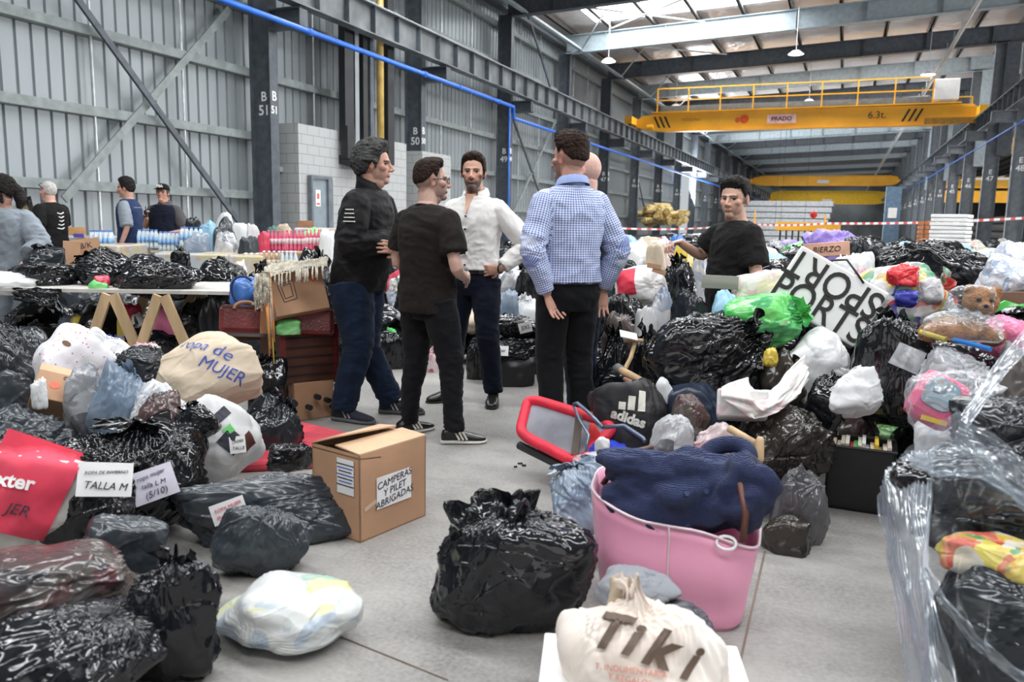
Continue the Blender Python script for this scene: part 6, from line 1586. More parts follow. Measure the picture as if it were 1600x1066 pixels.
sheet_on(t, uu * .49 + Z * .50 - v * .003, u, Zi, Wc * .52, Hc * .37, ['CAMPERAS', 'Y PILET', 'ABRIGADAS'], .042, 'paper_sheet')
sheet_on(t, vv * .28 + Z * .72 - u * .003, -v, Zi, Lc * .34, Hc * .40, [], .03, 'shipping_label')
for i in range(7):
    mb = MB(); mb.box(tuple(vv * .28 + Z * (.86 - .04 * i) - u * .0055 + v * (.0)), (.002, .10 - .012 * (i % 3), .004), (0, 0, math.atan2(v.y, v.x) - math.pi / 2)); mb.build('label_print', M_inkb if i % 2 else M_ink, t)
mb = MB(); mb.bar(tuple(uu * .06 + Z * .36 - v * .002), tuple(uu * .23 + Z * .42 - v * .002), .018, .001, tuple(v)); mb.build('packing_tape', mat('clear_tape', (.60, .44, .32), rough=.2), t)
# ================================================================== centre and right foreground
bag('big glossy black bag standing alone on the floor left of the pink tote', 672, 792, 926, 1012, BKL, style='pillow', tilt=.15, crumple=.9, seed=206, lr=.7, facets=24, p=8)
sheet('gathered_film', [[(700, 800, 2.62), (735, 775, 2.62), (800, 768, 2.62), (838, 772, 2.65)], [(706, 838, 2.52), (755, 835, 2.50), (800, 828, 2.50), (842, 812, 2.56)], [(718, 850, 2.58), (760, 862, 2.56), (812, 850, 2.56), (850, 835, 2.6)]], BK, 30, 60, pleat=.022, pf=5, wob=.09, label='crumpled gathered mouth of black film on top of the lone black bag', cat='film')
# grey pinkish tied bag behind
bag('grey pink translucent bag tied with loose ears, between the lone black bag and the tote', 850, 706, 1005, 850, CB, style='tied', d=3.05, tilt=.55, tdir=2.6, crumple=1.1, seed=207, tuft=.5)
bag('pinkish white film bag top draped beside the blue cloth', 893, 703, 1010, 760, CP, d=3.2, style='pillow', crumple=1.2, seed=208)

# pink tote ---------------------------------------------------------------
M_pink = mat('pink_tarpaulin', (.93, .40, .58), rough=.38, vary=.03, vscale=2.5, bump=.15, bscale=5)
M_pinkedge = mat('pale_pink_edge', (.85, .66, .72), rough=.5)
base = P(1066, 988); vdir = Vector((FV[0], FV[1], 0)).normalized(); cen = base + vdir * .17
tt_ = empty('tote_bag', (cen.x, cen.y, 0), 'large pink open tote bag stuffed with a navy knitted cardigan', 'bag', rz=YAW - .30)
def rrect(hw, hd, z, n=72, pw=3.6, sx=0, sy=0, dz=None):
    t = np.linspace(0, 2 * math.pi, n, endpoint=False); c, s = np.cos(t), np.sin(t)
    x = sx + hw * np.sign(c) * np.abs(c) ** (2 / pw); y = sy + hd * np.sign(s) * np.abs(s) ** (2 / pw)
    zz = np.full(n, z) if dz is None else z + dz(x, y)
    return np.stack([x, y, zz], -1)
rimz = lambda x, y: .03 * np.cos(x * 7) * 0 + .012 * np.sin(x * 14) - .06 * (x / .28) - .012 * (y < 0)
levels = [rrect(.222, .13, .0), rrect(.235, .14, .02)]
for i in range(1, 9):
    f = i / 9; levels.append(rrect(.235 + .042 * f, .14 + .045 * f - .008 * math.sin(f * 9), .02 + .34 * f, sx=-.006 * f, dz=lambda x, y: rimz(x, y) * f))
levels.append(rrect(.277, .185, .37, sx=-.006, dz=rimz))
outer = [l + np.stack([.005 * noise3(l * 6), .010 * noise3(l * 5 + 8) , l[:, 0] * 0], -1) * (1 if 1 < k < 11 else 0) for k, l in enumerate(levels)]
inner = [l * [.975, .96, 1] for l in outer[::-1][:-1]]; inner[-1][:, 2] = .05
mb = MB(); mb.loft(outer + inner, True); mb.build('tote_body', M_pink, tt_, smooth=True)
mb = MB(); mb.tube(list(outer[-1]), .005, 6, closed=True); mb.build('rim_piping', M_pinkedge, tt_, smooth=True)
def seam(ix, nm='seam'):
    mb = MB(); mb.tube([tuple(l[ix] * [1.004, 1.01, 1]) for l in outer[1:]], .004, 6); mb.build(nm, M_pinkedge, tt_, smooth=True)
front = [i for i in range(72) if outer[5][i][1] < -.12]
seam(min(front, key=lambda i: abs(outer[5][i][0] - .0))); seam(min(range(72), key=lambda i: outer[5][i][0] + .4 * outer[5][i][1]))
M_strap = mat('brown_leather_strap', (.10, .035, .022), rough=.4)
mb = MB(); mb.tube([(.13, .02, .50), (.16, -.06, .53), (.20, -.13, .50), (.222, -.175, .42), (.218, -.188, .34)], .011, 8); mb.build('handle', M_strap, tt_, smooth=True)
mb = MB(); mb.tube([(-.26, .02, .40), (-.20, .08, .50), (-.10, .10, .53)], .010, 8); mb.build('handle', M_strap, tt_, smooth=True)
mb = MB(); mb.tube([(.17 + .03 * math.cos(a), -.175 + .01 * math.sin(a), .325 + .018 * math.sin(a)) for a in np.linspace(0, 6.283, 14, endpoint=False)], .005, 6, closed=True); mb.build('eyelet', M_white, tt_, smooth=True)
def knit(name, c1, c2, sc=70):
    m = bpy.data.materials.new(name); m.use_nodes = True; nt = m.node_tree; N = nt.nodes; L = nt.links; b = N['Principled BSDF']
    tc = N.new('ShaderNodeTexCoord'); w_ = N.new('ShaderNodeTexWave'); w_.inputs['Scale'].default_value = sc; w_.inputs['Distortion'].default_value = 3; w_.inputs['Detail'].default_value = 2; w_.bands_direction = 'Z'
    v_ = N.new('ShaderNodeTexNoise'); v_.inputs['Scale'].default_value = 180; L.new(tc.outputs['Object'], w_.inputs[0]); L.new(tc.outputs['Object'], v_.inputs['Vector'])
    mx = N.new('ShaderNodeMix'); mx.data_type = 'RGBA'; mx.inputs[6].default_value = (*c1, 1); mx.inputs[7].default_value = (*c2, 1); L.new(v_.outputs['Fac'], mx.inputs[0]); L.new(mx.outputs[2], b.inputs['Base Color'])
    ad = N.new('ShaderNodeMath'); ad.operation = 'ADD'; L.new(w_.outputs['Fac'], ad.inputs[0]); L.new(v_.outputs['Fac'], ad.inputs[1])
    bp = N.new('ShaderNodeBump'); bp.inputs['Strength'].default_value = .8; bp.inputs['Distance'].default_value = .008; L.new(ad.outputs[0], bp.inputs['Height']); L.new(bp.outputs[0], b.inputs['Normal'])
    b.inputs['Roughness'].default_value = .95; b.inputs['Sheen Weight'].default_value = .12
    return m
M_knit = knit('navy_knit', (.007, .015, .068), (.012, .027, .11)); M_gknit = knit('grey_knit', (.28, .28, .30), (.20, .20, .21), 50)
cb = MB()
V = bag_shape(301, (.54, .36, .26), 'pillow', .5, .4, (90, 130), 14, 6, .5, lump=2.4) + np.array([.03, .0, .30]); V = V + .018 * noise3(V * 9)[..., None] * np.array([1, 1, 1.5]); cb.grid(V, wrap=True)
V2 = bag_shape(302, (.22, .26, .26), 'pillow', .5, .9, (60, 80), 12, 6, .6, lump=2.0) + np.array([.215, -.04, .33]); cb.grid(V2, wrap=True)
V3_ = bag_shape(303, (.30, .16, .12), 'pillow', 1.2, .2, (50, 70), 12, 6, .6, lump=2.0) + np.array([-.13, -.06, .44]); cb.grid(V3_, wrap=True)
card = remeshed(cb, 'cardigan', .007, 2, M_knit, None, lambda co, no: co + no * (.010 * ridge(co * [9, 13, 9] + 3, 2))[:, None])
card.location = (cen.x, cen.y, 0); card.rotation_euler = (0, 0, YAW - .30); setp(card, 'navy blue knitted cardigan bulging out of the pink tote', 'cardigan')
mb = MB()
mb.tube([tuple(Vector((.15 + .07 * math.cos(a), .06 + .045 * math.sin(a), .535 + .03 * math.sin(a) + .01 * math.cos(a)))) for a in np.linspace(0, 6.283, 24, endpoint=False)], .03, 10, closed=True)
mb.build('ribbed_collar', M_knit, card, smooth=True)
for (px, py) in ((1072, 772), (1103, 768), (1075, 822)):
    l_, n_ = hit(card, px, py); mb = MB(); q = wm(card).inverted(); pl = q @ l_; nl = (q.to_3x3() @ n_).normalized(); mb.cyl(tuple(pl), tuple(pl + nl * .006), .009, n=14); mb.build('button', mat('navy_button', (.03, .05, .12), rough=.3), card)
o = bag('grey ribbed jumper poking out at the left rim of the pink tote', 966, 778, 1026, 832, M_gknit, d=2.66, style='pillow', tilt=1.2, tdir=2.2, name='jumper', cat='clothes', seed=310, crumple=.8)
bag('plain dark cloth lying at the back rim of the tote', 975, 745, 1015, 785, CBR, d=2.85, style='pillow', name='dark_cloth', cat='clothes', seed=311)

# bag with brown lettering in front ------------------------------------------
M_tiki = film('cream_carrier_film', (.80, .70, .62), rough=.4, col2=(.84, .79, .74), crk=.35, spec=.4, vary=.03)
nt = M_tiki.node_tree; 
tk = bag('cream carrier bag with brown Tiki lettering in front of the pink tote', 858, 918, 1134, 1230, M_tiki, d=1.92, style='tied', tilt=.22, tdir=2.0, crumple=.7, seed=326, lr=.65, tuft=.14, neck=.12, p=7)
M_brown = mat('brown_letters', (.13, .085, .06), rough=.5)
for (s, px, py, sz, ro) in (('T', 945, 988, 70, 14), ('i', 980, 1000, 62, 16), ('k', 1026, 1014, 70, 16), ('i', 1072, 1034, 62, 20)):
    on_surface_text(tk, px, py, s, sz * 1.1, ro, M_brown, 'brand_letter', shear=.38, offset=.005, lift=.012)
on_surface_text(tk, 985, 1048, 'T. INDUMENTARIA', 13, 6, mat('small_red_print', (.75, .25, .18)), 'small_print', lift=.008)
on_surface_text(tk, 985, 1062, 'Y REGALOS', 13, 6, mat('small_red_print', (.75, .25, .18)), 'small_print', lift=.008)
l_, n_ = hit(tk, 950, 945)
bag('grey jersey cloth spilling from the top of the cream carrier bag', 928, 878, 1060, 960, cloth('grey_jersey', (.26, .27, .30)), d=2.2, style='pillow', tilt=.4, name='jersey', cat='clothes', seed=323, crumple=.9)
bag('dark grey quilted jacket against the cream carrier bag and the tote', 1010, 930, 1112, 1015, film('quilted_grey', (.09, .09, .11), rough=.5, crk=.6), d=2.15, style='pillow', tilt=1.0, tdir=.4, name='jacket', cat='clothes', seed=324)
bag('tan cloth corner at the mouth of the cream carrier bag', 948, 925, 1000, 965, BG, d=2.05, style='pillow', name='tan_cloth', cat='clothes', seed=325)
mb = MB(); q0 = D(1005, 1110, 2.05); t = empty('white_box', (q0.x, q0.y, 0), 'white lidded box whose corners show on both sides under the cream carrier bag', 'box', rz=YAW - .1)
mb.box((0, .06, .06), (.52, .30, .12)); mb.build('box_body', M_white, t, bevel=.006); mb = MB(); mb.box((0, .06, .125), (.54, .32, .03)); mb.build('lid', M_white, t, bevel=.006)

# clear bag right of the tote
bag('see-through bag over dark clothes on the floor right of the pink tote', 1198, 722, 1288, 884, film('dark_clear_film', (.06, .06, .065), rough=.2, crk=.8, col2=(.14, .14, .15)), style='pillow', tilt=.3, crumple=.9, seed=330, d=3.3)
bag('black lower part of the bag right of the tote', 1185, 800, 1262, 884, BRN, style='pillow', crumple=.7, seed=331, d=3.2)

# red framed play pen lying on its side ----------------------------------------
M_redpad = mat('red_padded_fabric', (.68, .02, .05), rough=.6, vary=.1, bump=.5, bscale=18)
pen = empty('play_pen', D(866, 668, 4.1), 'red padded rectangular frame with grey mesh lying on the floor by the checked shirt person', 'playpen')
cs_ = [D(826, 622, 4.2), D(962, 664, 3.85), D(905, 726, 3.75), D(812, 678, 4.05)]
cs_ = [c - pen.location for c in cs_]
def round_loop(cs, r=.25, n=6):
    out = []; k = len(cs)
    for i in range(k):
        a, b_, c = cs[i - 1], cs[i], cs[(i + 1) % k]; p = b_ + (a - b_) * r; q = b_ + (c - b_) * r
        for j in range(n + 1):
            f = j / n; out.append(tuple((p * (1 - f) + b_ * f) * (1 - f) + (b_ * (1 - f) + q * f) * f))
    return out
mb = MB(); mb.tube(round_loop(cs_, .2), .028, 12, closed=True); mb.build('padded_frame', M_redpad, pen, smooth=True)
M_mesh = mat('grey_mesh', (.30, .31, .36), rough=.7, alpha=.82, vary=.15, vscale=3)
mb = MB(); lp = [Vector(p) for p in round_loop(cs_, .2)]; nrm = (lp[7] - lp[0]).cross(lp[14] - lp[0]).normalized()
mb.add([tuple(p) for p in lp] + [tuple(p + nrm * .004) for p in lp], [tuple(range(len(lp))), tuple(range(2 * len(lp) - 1, len(lp) - 1, -1))]); mb.build('mesh_panel', M_mesh, pen)
mb = MB(); a_, b_ = cs_[3], cs_[2]; mb.tube([tuple(a_ + Vector((0, 0, -.06))), tuple((a_ + b_) / 2 + Vector((0, 0, -.055))), tuple(b_ + Vector((0, 0, -.05)))], .022, 8); mb.build('black_base', M_blackm, pen)
mb = MB(); mb.bar(tuple(D(905, 650, 3.88) - pen.location), tuple(D(898, 712, 3.78) - pen.location), .035, .02); mb.build('brown_strap', mat('brown_webbing', (.09, .06, .045)), pen)
# folded frame beside it
M_tubeg = mat('grey_tube', (.18, .22, .30), rough=.3, metal=.6)
st = empty('folding_frame', D(935, 680, 3.8), 'folded frame of thin bent metal tubes leaning over the blue cloth', 'frame')
mb = MB(); mb.tube([tuple(D(*p) - st.location) for p in ((896, 632, 3.9), (902, 630, 3.88), (920, 645, 3.8), (942, 668, 3.7))], .009, 8); mb.build('bent_tube', M_tubeg, st, smooth=True)
mb = MB(); mb.tube([tuple(D(*p) - st.location) for p in ((896, 634, 3.9), (905, 655, 3.82), (920, 680, 3.7), (915, 708, 3.65))], .007, 8); mb.build('bent_tube', M_tubeg, st, smooth=True)
mb = MB(); mb.tube([tuple(D(*p) - st.location) for p in ((944, 668, 3.7), (975, 665, 3.68), (1005, 685, 3.6), (1008, 690, 3.58))], .010, 8); mb.build('bent_tube', M_tubeg, st, smooth=True)
bag('bright blue cloth with a white stripe in front of the sports bag', 912, 682, 1005, 730, film('royal_blue_cloth', (.03, .06, .55), rough=.7, crk=.4, spec=.2), d=3.65, style='pillow', tilt=.6, tdir=.6, name='blue_cloth', cat='clothes', seed=340, crumple=.8, down=.15)
o = bag('red cloth hood between the play pen and the sports bag', 912, 662, 946, 694, film('red_cloth', (.70, .05, .05), rough=.7, crk=.4, spec=.2), d=3.8, style='pillow', tilt=.4, name='red_cloth', cat='clothes', seed=341, down=.2)
o = bag('white cloth strip across the bright blue cloth', 928, 685, 952, 718, WH, d=3.56, style='pillow', name='white_cloth', cat='clothes', seed=342)
# sports bag
M_sport = film('black_sports_nylon', (.020, .020, .022), rough=.5, crk=.4, spec=.4)
sb = bag('black sports bag with three white bars and adidas lettering', 914, 585, 1055, 712, M_sport, d=3.85, style='pillow', tilt=.35, tdir=2.4, crumple=.7, seed=350, name='sports_bag', down=.1)
l_, n_ = hit(sb, 975, 645)
M_cream2 = mat('cream_print', (.72, .72, .62), rough=.6)
for (px, py, w_, h_) in ((972, 634, 11, 12), (987, 630, 11, 22), (1003, 627, 11, 32)): note(sb, px, py, w_, h_, 6, [], paper=M_cream2, name='logo_bar', lift=.004, blend=.4, conform=True)
on_surface_text(sb, 982, 654, 'adidas', 22, 18, M_cream2, 'logo_lettering', blend=.4, offset=.003, lift=.008)
# crutch / sticks
t = empty('crutch', D(990, 590, 4.2), 'wooden crutch with a grey rubber tip sticking out above the sports bag', 'crutch')
for (nm, a, b_, r, m_) in (('shaft', (970, 578, 4.25), (1018, 604, 4.05), .019, M_wood), ('second_shaft', (976, 592, 4.2), (1010, 608, 4.0), .011, mat('pink_wood', (.5, .25, .2))), ('rubber_tip', (963, 574, 4.28), (972, 579, 4.25), .024, mat('grey_rubber', (.13, .13, .14)))):
    mb = MB(); mb.cyl(tuple(D(*a) - t.location), tuple(D(*b_) - t.location), r, n=12); mb.build(nm, m_, t, smooth=True)
t = empty('wooden_cane', D(1170, 690, 3.3), 'wooden stick with a short cross handle over the brown black bag', 'stick')
mb = MB(); mb.cyl(tuple(D(1140, 670, 3.36) - t.location), tuple(D(1186, 697, 3.22) - t.location), .016, n=12); mb.build('shaft', M_wood, t, smooth=True)
mb = MB(); mb.tube([tuple(D(1188, 683, 3.22) - t.location), tuple(D(1187, 690, 3.215) - t.location), tuple(D(1186, 718, 3.2) - t.location), tuple(D(1186, 723, 3.2) - t.location)], [.012, .018, .019, .013], 12); mb.build('cross_handle', M_wood, t, smooth=True)

# clear clothes bags by the sports bag
bag('clear bag of grey clothes right of the sports bag', 1008, 648, 1080, 760, CG, d=3.45, style='pillow', tilt=.4, crumple=1.1, seed=360)
bag('clear bag showing pink and red clothes behind the cardigan', 1078, 652, 1166, 760, CP, d=3.5, style='pillow', tilt=.3, crumple=1.0, seed=361)
bag('arched clear bag of brown clothes behind the clear pink one', 1038, 612, 1108, 700, CBR, d=3.7, style='pillow', tilt=.3, crumple=1.0, seed=362)
bag('white and lilac cloth crumpled at the end of the crutch', 1018, 592, 1052, 622, WH, d=3.95, style='pillow', tilt=.6, name='white_cloth', cat='clothes', seed=363, down=.1)
bag('dark blue bolster behind the patterned cushion box', 1040, 594, 1135, 650, film('navy_bolster_film', (.02, .03, .055), rough=.25, crk=.3), d=3.9, style='pillow', tilt=1.5, crumple=.4, seed=364, name='bolster', cat='cushion', down=.2)
# patterned white cushion roll
PATT = film('printed_white_fabric', (.75, .72, .68), rough=.5, patch=[(.74, .72, .68), (.70, .66, .62), (.62, .66, .66), (.74, .70, .66), (.70, .56, .56), (.76, .74, .71)], pscale=20, crk=.25, spec=.3)
o, W_, H_ = vbox('patterned_box', 1160, 629, 3.55, 78, 44, .16, 3, PATT, 'white patterned box lying on the brown black bag', 'box', tiltx=-10, bevel=.012)
sheet('patterned_cloth', [[(1128, 606, 3.6), (1170, 590, 3.65), (1178, 612, 3.62), (1205, 610, 3.62), (1235, 575, 3.72), (1256, 556, 3.85)], [(1126, 620, 3.5), (1172, 625, 3.5), (1186, 635, 3.5), (1215, 625, 3.5), (1245, 600, 3.6), (1262, 575, 3.75)], [(1172, 652, 3.5), (1180, 655, 3.5), (1195, 652, 3.5), (1222, 640, 3.5), (1248, 618, 3.58), (1264, 592, 3.7)]], PATT, 30, 50, pleat=.008, pf=5, label='long white patterned padded strip rising to the right from the patterned box', cat='fabric', wob=.02)
# brown black big bags
bag('large brown black bag with a stretched taut side, in front of the patterned strip', 1125, 618, 1292, 775, BRN, d=3.55, style='pillow', tilt=.5, tdir=.2, crumple=1.25, seed=370, lr=.9)
bag('dark rounded bundle inside thin brown film above the book crate', 1222, 660, 1288, 745, CBR, d=3.75, style='pillow', crumple=1.0, seed=371)
bag('dark bag under the clear pink one, behind the tote', 1080, 690, 1200, 800, BK, d=3.6, style='pillow', seed=372)
hero = bag('very large black bag with fanned highlights in the middle of the right heap', 1003, 472, 1196, 622, BK, d=4.05, style='tied', tilt=.95, tdir=-.15, crumple=1.2, seed=375, lr=.8, down=.1, facets=22, p=8, tuft=.25)
bag('black bag supporting the very large one', 1015, 560, 1190, 700, BK2, d=4.4, style='pillow', seed=376)
# lime and pastel bags
green = bag('bright green see-through bag knotted at its right end', 1118, 452, 1262, 548, GNF, d=4.15, style='tied', tilt=1.25, tdir=0.1, crumple=1.1, seed=380, tuft=.4)
bag('pastel see-through bag full of baby clothes on top of the green bag', 1143, 418, 1256, 480, MUL, d=4.5, style='pillow', tilt=1.3, crumple=.5, seed=381, down=.12)
bag('light blue bag corner left of the green bag', 1112, 458, 1150, 482, LB, d=4.25, style='pillow', seed=382, down=.15)
bag('white leathery bag under the carrier with SPORTS print', 1218, 510, 1322, 590, WH, d=4.05, style='pillow', tilt=.6, crumple=.5, seed=383, down=.2)
bag('black bag with a yellow lining showing, below the green bag', 1185, 540, 1260, 590, BRN, d=3.95, style='tied', tilt=.9, tdir=.2, seed=384, down=.2)
bag('yellow cloth inside the open black bag below the green bag', 1190, 548, 1215, 575, YL, d=3.85, style='pillow', name='yellow_cloth', cat='clothes', seed=385, crumple=2)
o, W_, H_ = vbox('plank', 1125, 441, 4.55, 56, 21, .022, 3, M_woodgrey, 'short grey plank sticking out by the forearm of the person in black', 'plank', bevel=.002)
# carrier with the big serif lettering
M_news = film('white_glossy_paper', (.82, .82, .82), rough=.35, crk=.12, spec=.4, vary=.03)
sp, W_, H_ = vbox('paper_carrier', 1293, 462, 4.35, 150, 98, .18, 31, M_news, 'white paper carrier printed SPORTS in big black letters', 'bag', tiltx=-8, bevel=.012)
M_let = mat('black_print', (.015, .015, .015), rough=.5)
sz = H_ * .50
for (tx_, x, y, ro) in (('SPORT', -.01, .078, math.pi), ('PORTS', .0, -.085, 0)):
    text_mesh('sports_lettering', tx_, sz * 1.12, M_let, Matrix.Translation((x, y, .003)) @ Matrix.Rotation(ro, 4, 'Z') @ Matrix.Diagonal((.95, 1.12, 1, 1)), sp, extrude=.0008, offset=.0018)
mb = MB(); mb.tube([(-.10, H_ / 2, -.03), (-.02, H_ / 2 + .05, -.02), (.06, H_ / 2 + .01, .0), (.12, H_ / 2 - .02, .003)], .006, 6); mb.build('cord_handle', M_blackm, sp, smooth=True)
bag('black bag propping up the paper carrier', 1240, 470, 1340, 600, BK, d=4.75, style='pillow', seed=386)
# right part
blk = bag('tall black bag with a printed sheet stuck on it, centre of the right heap', 1326, 478, 1452, 672, BK, d=3.75, style='tied', tilt=.2, tdir=1.6, crumple=1.0, seed=390, tuft=.3, lr=.85)
note(blk, 1419, 560, 40, 34, 24, [], paper=mat('grey_sheet', (.55, .57, .60)), name='printed_sheet', conform=True, blend=.6)
bag('crumpled white carrier bag on a black one above the book crate', 1290, 566, 1374, 642, WH, d=3.55, style='tied', tilt=.7, tdir=2.0, crumple=1.1, seed=391, down=.05, tuft=.45)
bag('black crinkled bag left of the crumpled white carrier', 1256, 575, 1322, 650, BK, d=3.62, style='tied', tilt=.4, crumple=1.4, seed=392, down=.1)
bag('dark brown see-through bag under the crumpled white carrier', 1284, 628, 1372, 700, CBR, d=4.0, style='pillow', crumple=.9, seed=393, down=.1)
bag('green printed bag spread behind the crate of books', 1312, 655, 1436, 726, GND, d=4.15, style='pillow', crumple=.8, seed=394, down=.1)
# crate with books
c0 = P(1286, 792); c1 = P(1392, 808); u = (c1 - c0).normalized(); v = Vector((-u.y, u.x, 0)); Wb = (c1 - c0).length; Hb = .30
while project(c0 + Vector((0, 0, Hb)))[1] > 724: Hb += .003
t = empty('book_crate', c0, 'low black crate packed with paperbacks on the bare floor', 'crate'); Z = Vector((0, 0, Hb)); uu = u * Wb; vv = v * .24; O = Vector((0, 0, 0)); Zi = Vector((0, 0, 1))
M_crate = mat('black_crate', (.010, .009, .010), rough=.45)
mb = MB(); slab4(mb, O, uu, uu + Z, Z, v, .012); slab4(mb, O, vv, vv + Z, Z, u, .012); slab4(mb, vv, vv + uu, vv + uu + Z, vv + Z, -v, .012); slab4(mb, uu, uu + vv, uu + vv + Z, uu + Z, -u, .012); slab4(mb, O, uu, uu + vv, vv, Zi, .012); mb.build('crate_wall', M_crate, t)
mb = MB(); mb.tube([tuple(Z), tuple(Z + uu), tuple(Z + uu + vv), tuple(Z + vv)], .008, 6, closed=True); mb.build('crate_rim', M_crate, t)
bookcols = [(.42, .36, .28), (.38, .33, .26), (.45, .40, .32), (.62, .58, .50), (.60, .04, .04), (.08, .38, .12), (.60, .60, .45), (.68, .68, .68), (.72, .72, .74), (.70, .62, .50), (.80, .55, .05), (.74, .60, .40), (.72, .66, .58), (.70, .60, .52)]
bnames = ['faded brown', 'worn khaki', 'sand coloured', 'pale cream', 'bright red', 'green', 'pale olive', 'light grey', 'white', 'cream', 'yellow orange', 'straw coloured', 'off white', 'rosy beige']
xx = .018
for i, c in enumerate(bookcols):
    wb = (Wb - .04) / len(bookcols) * rng.uniform(.8, 1.0); lo = .02; hi = Hb + rng.uniform(-.03, .02); lean = .03 if i == 4 else 0
    mb = MB(); cc = O + u * (xx + wb / 2) + v * .12
    mb.box(tuple(Vector((cc.x, cc.y, (lo + hi) / 2))), (wb, .17, hi - lo), (0, lean, math.atan2(u.y, u.x)))
    b_ = mb.build('book', mat('book_%s' % bnames[i].replace(' ', '_'), c, rough=.7), None, loc=tuple(Vector((cc.x, cc.y, (lo + hi) / 2)))); b_.location = Vector(b_.location) + Vector((c0.x, c0.y, 0))
    setp(b_, '%s paperback standing in the black crate, number %s from its left end' % (bnames[i], ['one', 'two', 'three', 'four', 'five', 'six', 'seven', 'eight', 'nine', 'ten', 'eleven', 'twelve', 'thirteen', 'fourteen'][i]), 'book', 'paperbacks in the black crate')
    xx += (Wb - .036) / len(bookcols)
# pink cushion in clear film
o = bag('clear film bag over mixed clothes above the pink picture cushion', 1420, 540, 1562, 680, CG, d=3.35, style='pillow', tilt=.5, crumple=1.2, seed=400)
cu, W_, H_ = vbox('picture_cushion', 1465, 623, 2.95, 74, 82, .10, 32, mat('cushion_pink', (.80, .12, .26), rough=.6), 'pink square cushion with a blue grey picture inside clear film', 'cushion', tiltx=-10, bevel=.035)
mb = MB(); mb.loft([rrect(W_ * .33, H_ * .30, z, 40, 3.5, sy=.02) for z in (.0, .006)]); mb.build('picture', film('blurred_picture', (.4, .5, .6), rough=.4, patch=[(.20, .32, .42), (.36, .46, .52), (.12, .16, .22), (.40, .34, .30), (.46, .52, .56)], pscale=26, crk=.1), cu)
mb = MB(); mb.box((.03, -H_ * .40, .002), (W_ * .5, .018, .006), (0, 0, .25)); mb.build('yellow_trim', mat('yellow_print', (.75, .50, .03)), cu)
bag('clear film skin stretched over the pink picture cushion', 1412, 572, 1520, 682, CLEAR, d=2.85, style='pillow', crumple=1.0, seed=401, name='clear_wrapper', cat='film')
bag('white paper carton bits below the pink picture cushion', 1430, 655, 1500, 690, WH, d=3.2, style='pillow', seed=402, down=.1)
bag('grey brown wrinkled bag at the right edge above the wrapped stack', 1528, 530, 1640, 660, film('grey_brown_film', (.10, .09, .085), rough=.28, crk=.8, col2=(.16, .15, .14)), d=3.3, style='pillow', tilt=.5, crumple=1.1, seed=403, down=.2)
# teddy in clear bag
def teddy():
    t = MB(); R = np.eye(3)
    for c, r in (((0, 0, .06), (.13, .085, .06)), ((.07, 0, .19), (.075, .07, .068)), ((.02, -.01, .24), (.028, .02, .028)), ((.125, -.01, .235), (.028, .02, .028)), ((.075, -.062, .175), (.03, .03, .024)),
                 ((-.12, -.02, .045), (.05, .05, .045)), ((.12, -.04, .04), (.055, .05, .04)), ((-.03, -.08, .05), (.09, .04, .04))): ellipsoid(t, c, r)
    return t
M_plush = mat('brown_plush', (.42, .20, .09), rough=.95, vary=.15, vscale=20, bump=.8, bscale=90)
td = remeshed(teddy(), 'teddy_bear', .007, 2, M_plush); c = D(1498, 530, 3.55); td.location = c - Vector((0, 0, .02)); td.rotation_euler = (0, 0, YAW - .35); setp(td, 'brown plush bear in a knotted clear bag on the right heap', 'soft toy')
for sx in (-.025, .025):
    mb = MB(); ellipsoid(mb, (.075 + sx, -.068, .205), (.010, .008, .010)); mb.build('eye', M_blackm, td)
mb = MB(); ellipsoid(mb, (.075, -.092, .18), (.011, .008, .009)); mb.build('nose', M_blackm, td)
bag('clear bag knotted round the brown plush bear', 1445, 478, 1558, 534, CLEAR, d=3.4, style='tied', tilt=.1, seed=405, name='clear_bag', crumple=1.3)
bag('clear dome of film over the head of the plush bear', 1478, 442, 1548, 492, CLEAR, d=3.45, style='pillow', seed=406, name='clear_wrapper', cat='film', crumple=.9)
bag('black bag supporting the plush bear', 1440, 520, 1570, 640, BK, d=3.85, style='pillow', seed=407)
toy = bag('clear bag of red, blue and white toys behind the tall black bag', 1335, 408, 1484, 496, TOY, d=4.6, style='tied', tilt=1.2, tdir=.2, crumple=.7, seed=410, down=.1)
bag('red plastic toy piece at the top of the clear toy bag', 1385, 410, 1432, 448, film('toy_red', (.72, .03, .04), rough=.3, crk=.2), d=4.5, style='pillow', seed=411, name='toy', cat='toy', crumple=1.6)
bag('white plush lump in the clear toy bag', 1432, 432, 1472, 475, WH, d=4.5, style='pillow', seed=412, name='toy', cat='toy', crumple=1.3)
bag('blue toy fan in the clear toy bag', 1398, 455, 1432, 482, film('toy_blue', (.04, .05, .38), rough=.3, crk=.4), d=4.45, style='pillow', seed=413, name='toy', cat='toy', crumple=1.2)
bag('black bag supporting the clear toy bag', 1335, 460, 1500, 620, BK2, d=5.0, style='pillow', seed=414)
big = bag('broad black bag with a pointed right end crowning the right heap', 1368, 374, 1552, 462, BK, d=5.6, style='pillow', tilt=1.45, tdir=.0, crumple=1.1, seed=415, lr=.6, down=.25)
bag('round bag of white and blue printed papers at the right edge', 1528, 396, 1625, 468, film('printed_papers_film', (.7, .7, .75), rough=.2, patch=[(.72, .74, .78), (.62, .66, .74), (.30, .38, .52), (.76, .77, .80), (.45, .52, .62)], pscale=14, crk=.9, stretch=(1, .3, .3)), d=4.6, style='pillow', tilt=.4, crumple=.8, seed=416)
bag('frosty clear bag behind the bag of printed papers', 1550, 375, 1620, 405, CW, d=5.2, style='pillow', seed=417, down=.2)
vbox('cardboard_box', 1580, 468, 4.45, 90, 24, .35, 0, mat('brown_board', (.20, .11, .07)), 'low brown carton under the bag of printed papers', 'box')
